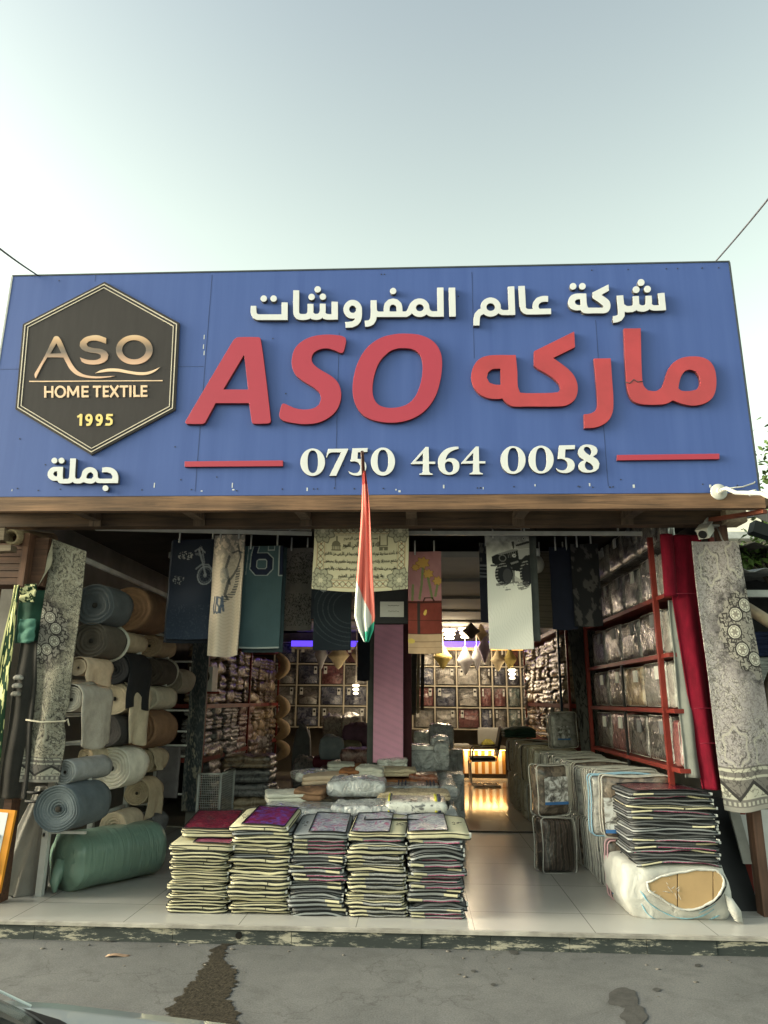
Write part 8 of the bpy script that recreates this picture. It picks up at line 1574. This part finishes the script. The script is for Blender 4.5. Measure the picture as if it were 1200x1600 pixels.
dz_ = h0.z; st_ = [(-3.35,0.70,0.40,0.72,0.80),(-3.25,0.78,0.25,0.80,0.92),(-2.6,0.83,0.2,0.86,0.96),(-1.6,0.85,0.2,0.86,0.93),(-0.4,0.85,0.2,0.855,0.91),(0.0,0.85,0.2,0.845,ze(0.0)),(0.3,0.85,0.2,0.83,ze(0.3)),(0.65,0.845,0.2,0.80,ze(0.65)),(0.95,0.82,0.22,0.74,ze(0.95)-0.012),(1.10,0.74,0.28,0.66,ze(0.95)-0.08),(1.16,0.62,0.34,0.58,ze(0.95)-0.17)]
mb = MB().loft([prof_loop(xb+x, hw, zl, zs, ztp, 0.055) for x, hw, zl, zs, ztp in st_]); mb.build('body', m_paint, car)
yc = yfar-wcar/2
def cab(x0, x1, z0, z1, hw0, hw1): return None
gl = [[(xb+x0+cv*(1-q*q), yc+hw*q, z0+zc*(1-q*q)) for q in [-1+k/6 for k in range(13)]] for x0, cv, hw, z0, zc in ((-0.05,0.36,0.74,0.902,0.075),(-0.27,0.31,0.70,1.005,0.06),(-0.50,0.24,0.66,1.105,0.05),(-0.95,0.12,0.56,1.30,0.045))]
mb = MB().loft(gl, False, False, True, False); o = mb.build('windscreen', m_glass, car); o.modifiers.new('t','SOLIDIFY').thickness = 0.006
mb = MB().loft([[(xb-0.93,yc-0.58,1.305),(xb-0.93,yc,1.355),(xb-0.93,yc+0.58,1.305)],[(xb-1.3,yc-0.60,1.43),(xb-1.3,yc,1.48),(xb-1.3,yc+0.60,1.43)],[(xb-2.1,yc-0.58,1.37),(xb-2.1,yc,1.42),(xb-2.1,yc+0.58,1.37)]], False, False, True, False); o = mb.build('roof', m_paint, car); o.modifiers.new('t','SOLIDIFY').thickness = 0.02
mb = MB().loft([[(xb-2.1,yc-0.58,1.37),(xb-2.1,yc+0.58,1.37)],[(xb-2.75,yc-0.7,0.97),(xb-2.75,yc+0.7,0.97)]], False, False, True, False); o = mb.build('rear_window', m_glass, car); o.modifiers.new('t','SOLIDIFY').thickness = 0.006
for s in (-1,1):
    MB().tube([(xb-0.04,yc+s*0.765,0.90),(xb-0.50,yc+s*0.685,1.11),(xb-0.95,yc+s*0.59,1.31),(xb-1.3,yc+s*0.61,1.435),(xb-2.1,yc+s*0.59,1.375),(xb-2.75,yc+s*0.72,0.96)], [0.003,0.0035,0.006,0.02,0.03,0.035], 8).build('pillar', m_paint, car)
    mb = MB().loft([[(xb-0.45,yc+s*0.775,0.93),(xb-0.98,yc+s*0.585,1.29)],[(xb-1.35,yc+s*0.79,0.93),(xb-1.35,yc+s*0.615,1.41)],[(xb-2.6,yc+s*0.80,0.95),(xb-2.1,yc+s*0.60,1.35)]], False, False, True, False); o = mb.build('side_window', m_glass, car); o.modifiers.new('t','SOLIDIFY').thickness = 0.006
    for wx in (0.62,-2.35):
        w = MB().loft([[(xb+wx+r*math.cos(a), yc+s*(0.86-dy), 0.31+r*math.sin(a)) for a in [2*math.pi*k/28 for k in range(28)]] for r, dy in ((0.2,0.0),(0.28,-0.0),(0.31,0.03),(0.31,0.18),(0.25,0.2))]).build('wheel', m_rub, car); MB().loft([[(xb+wx+r*math.cos(a), yc+s*(0.862-dy), 0.31+r*math.sin(a)) for a in [2*math.pi*k/28 for k in range(28)]] for r, dy in ((0.02,-0.004),(0.15,-0.004),(0.19,0.0),(0.2,0.03))]).build('rim', m_alu, w)
    MB().ell((xb+1.02,yc+s*0.60,0.60), (0.12,0.14,0.06), 14, 8).build('headlight', m_card, car)
MB().grid(20, 3, lambda u, v: (xb-0.05+0.36*(1-(2*u-1)**2)+0.07*v, yc-0.74+1.48*u, 0.905+0.078*(1-(2*u-1)**2)-0.012*v)).build('cowl', m_blk, car)
MB().tube([(xb+0.2,yc+0.45,0.965),(xb+0.18,yc+0.1,1.01),(xb+0.1,yc-0.3,1.01)], 0.009, 5).build('wiper', m_blk, car)
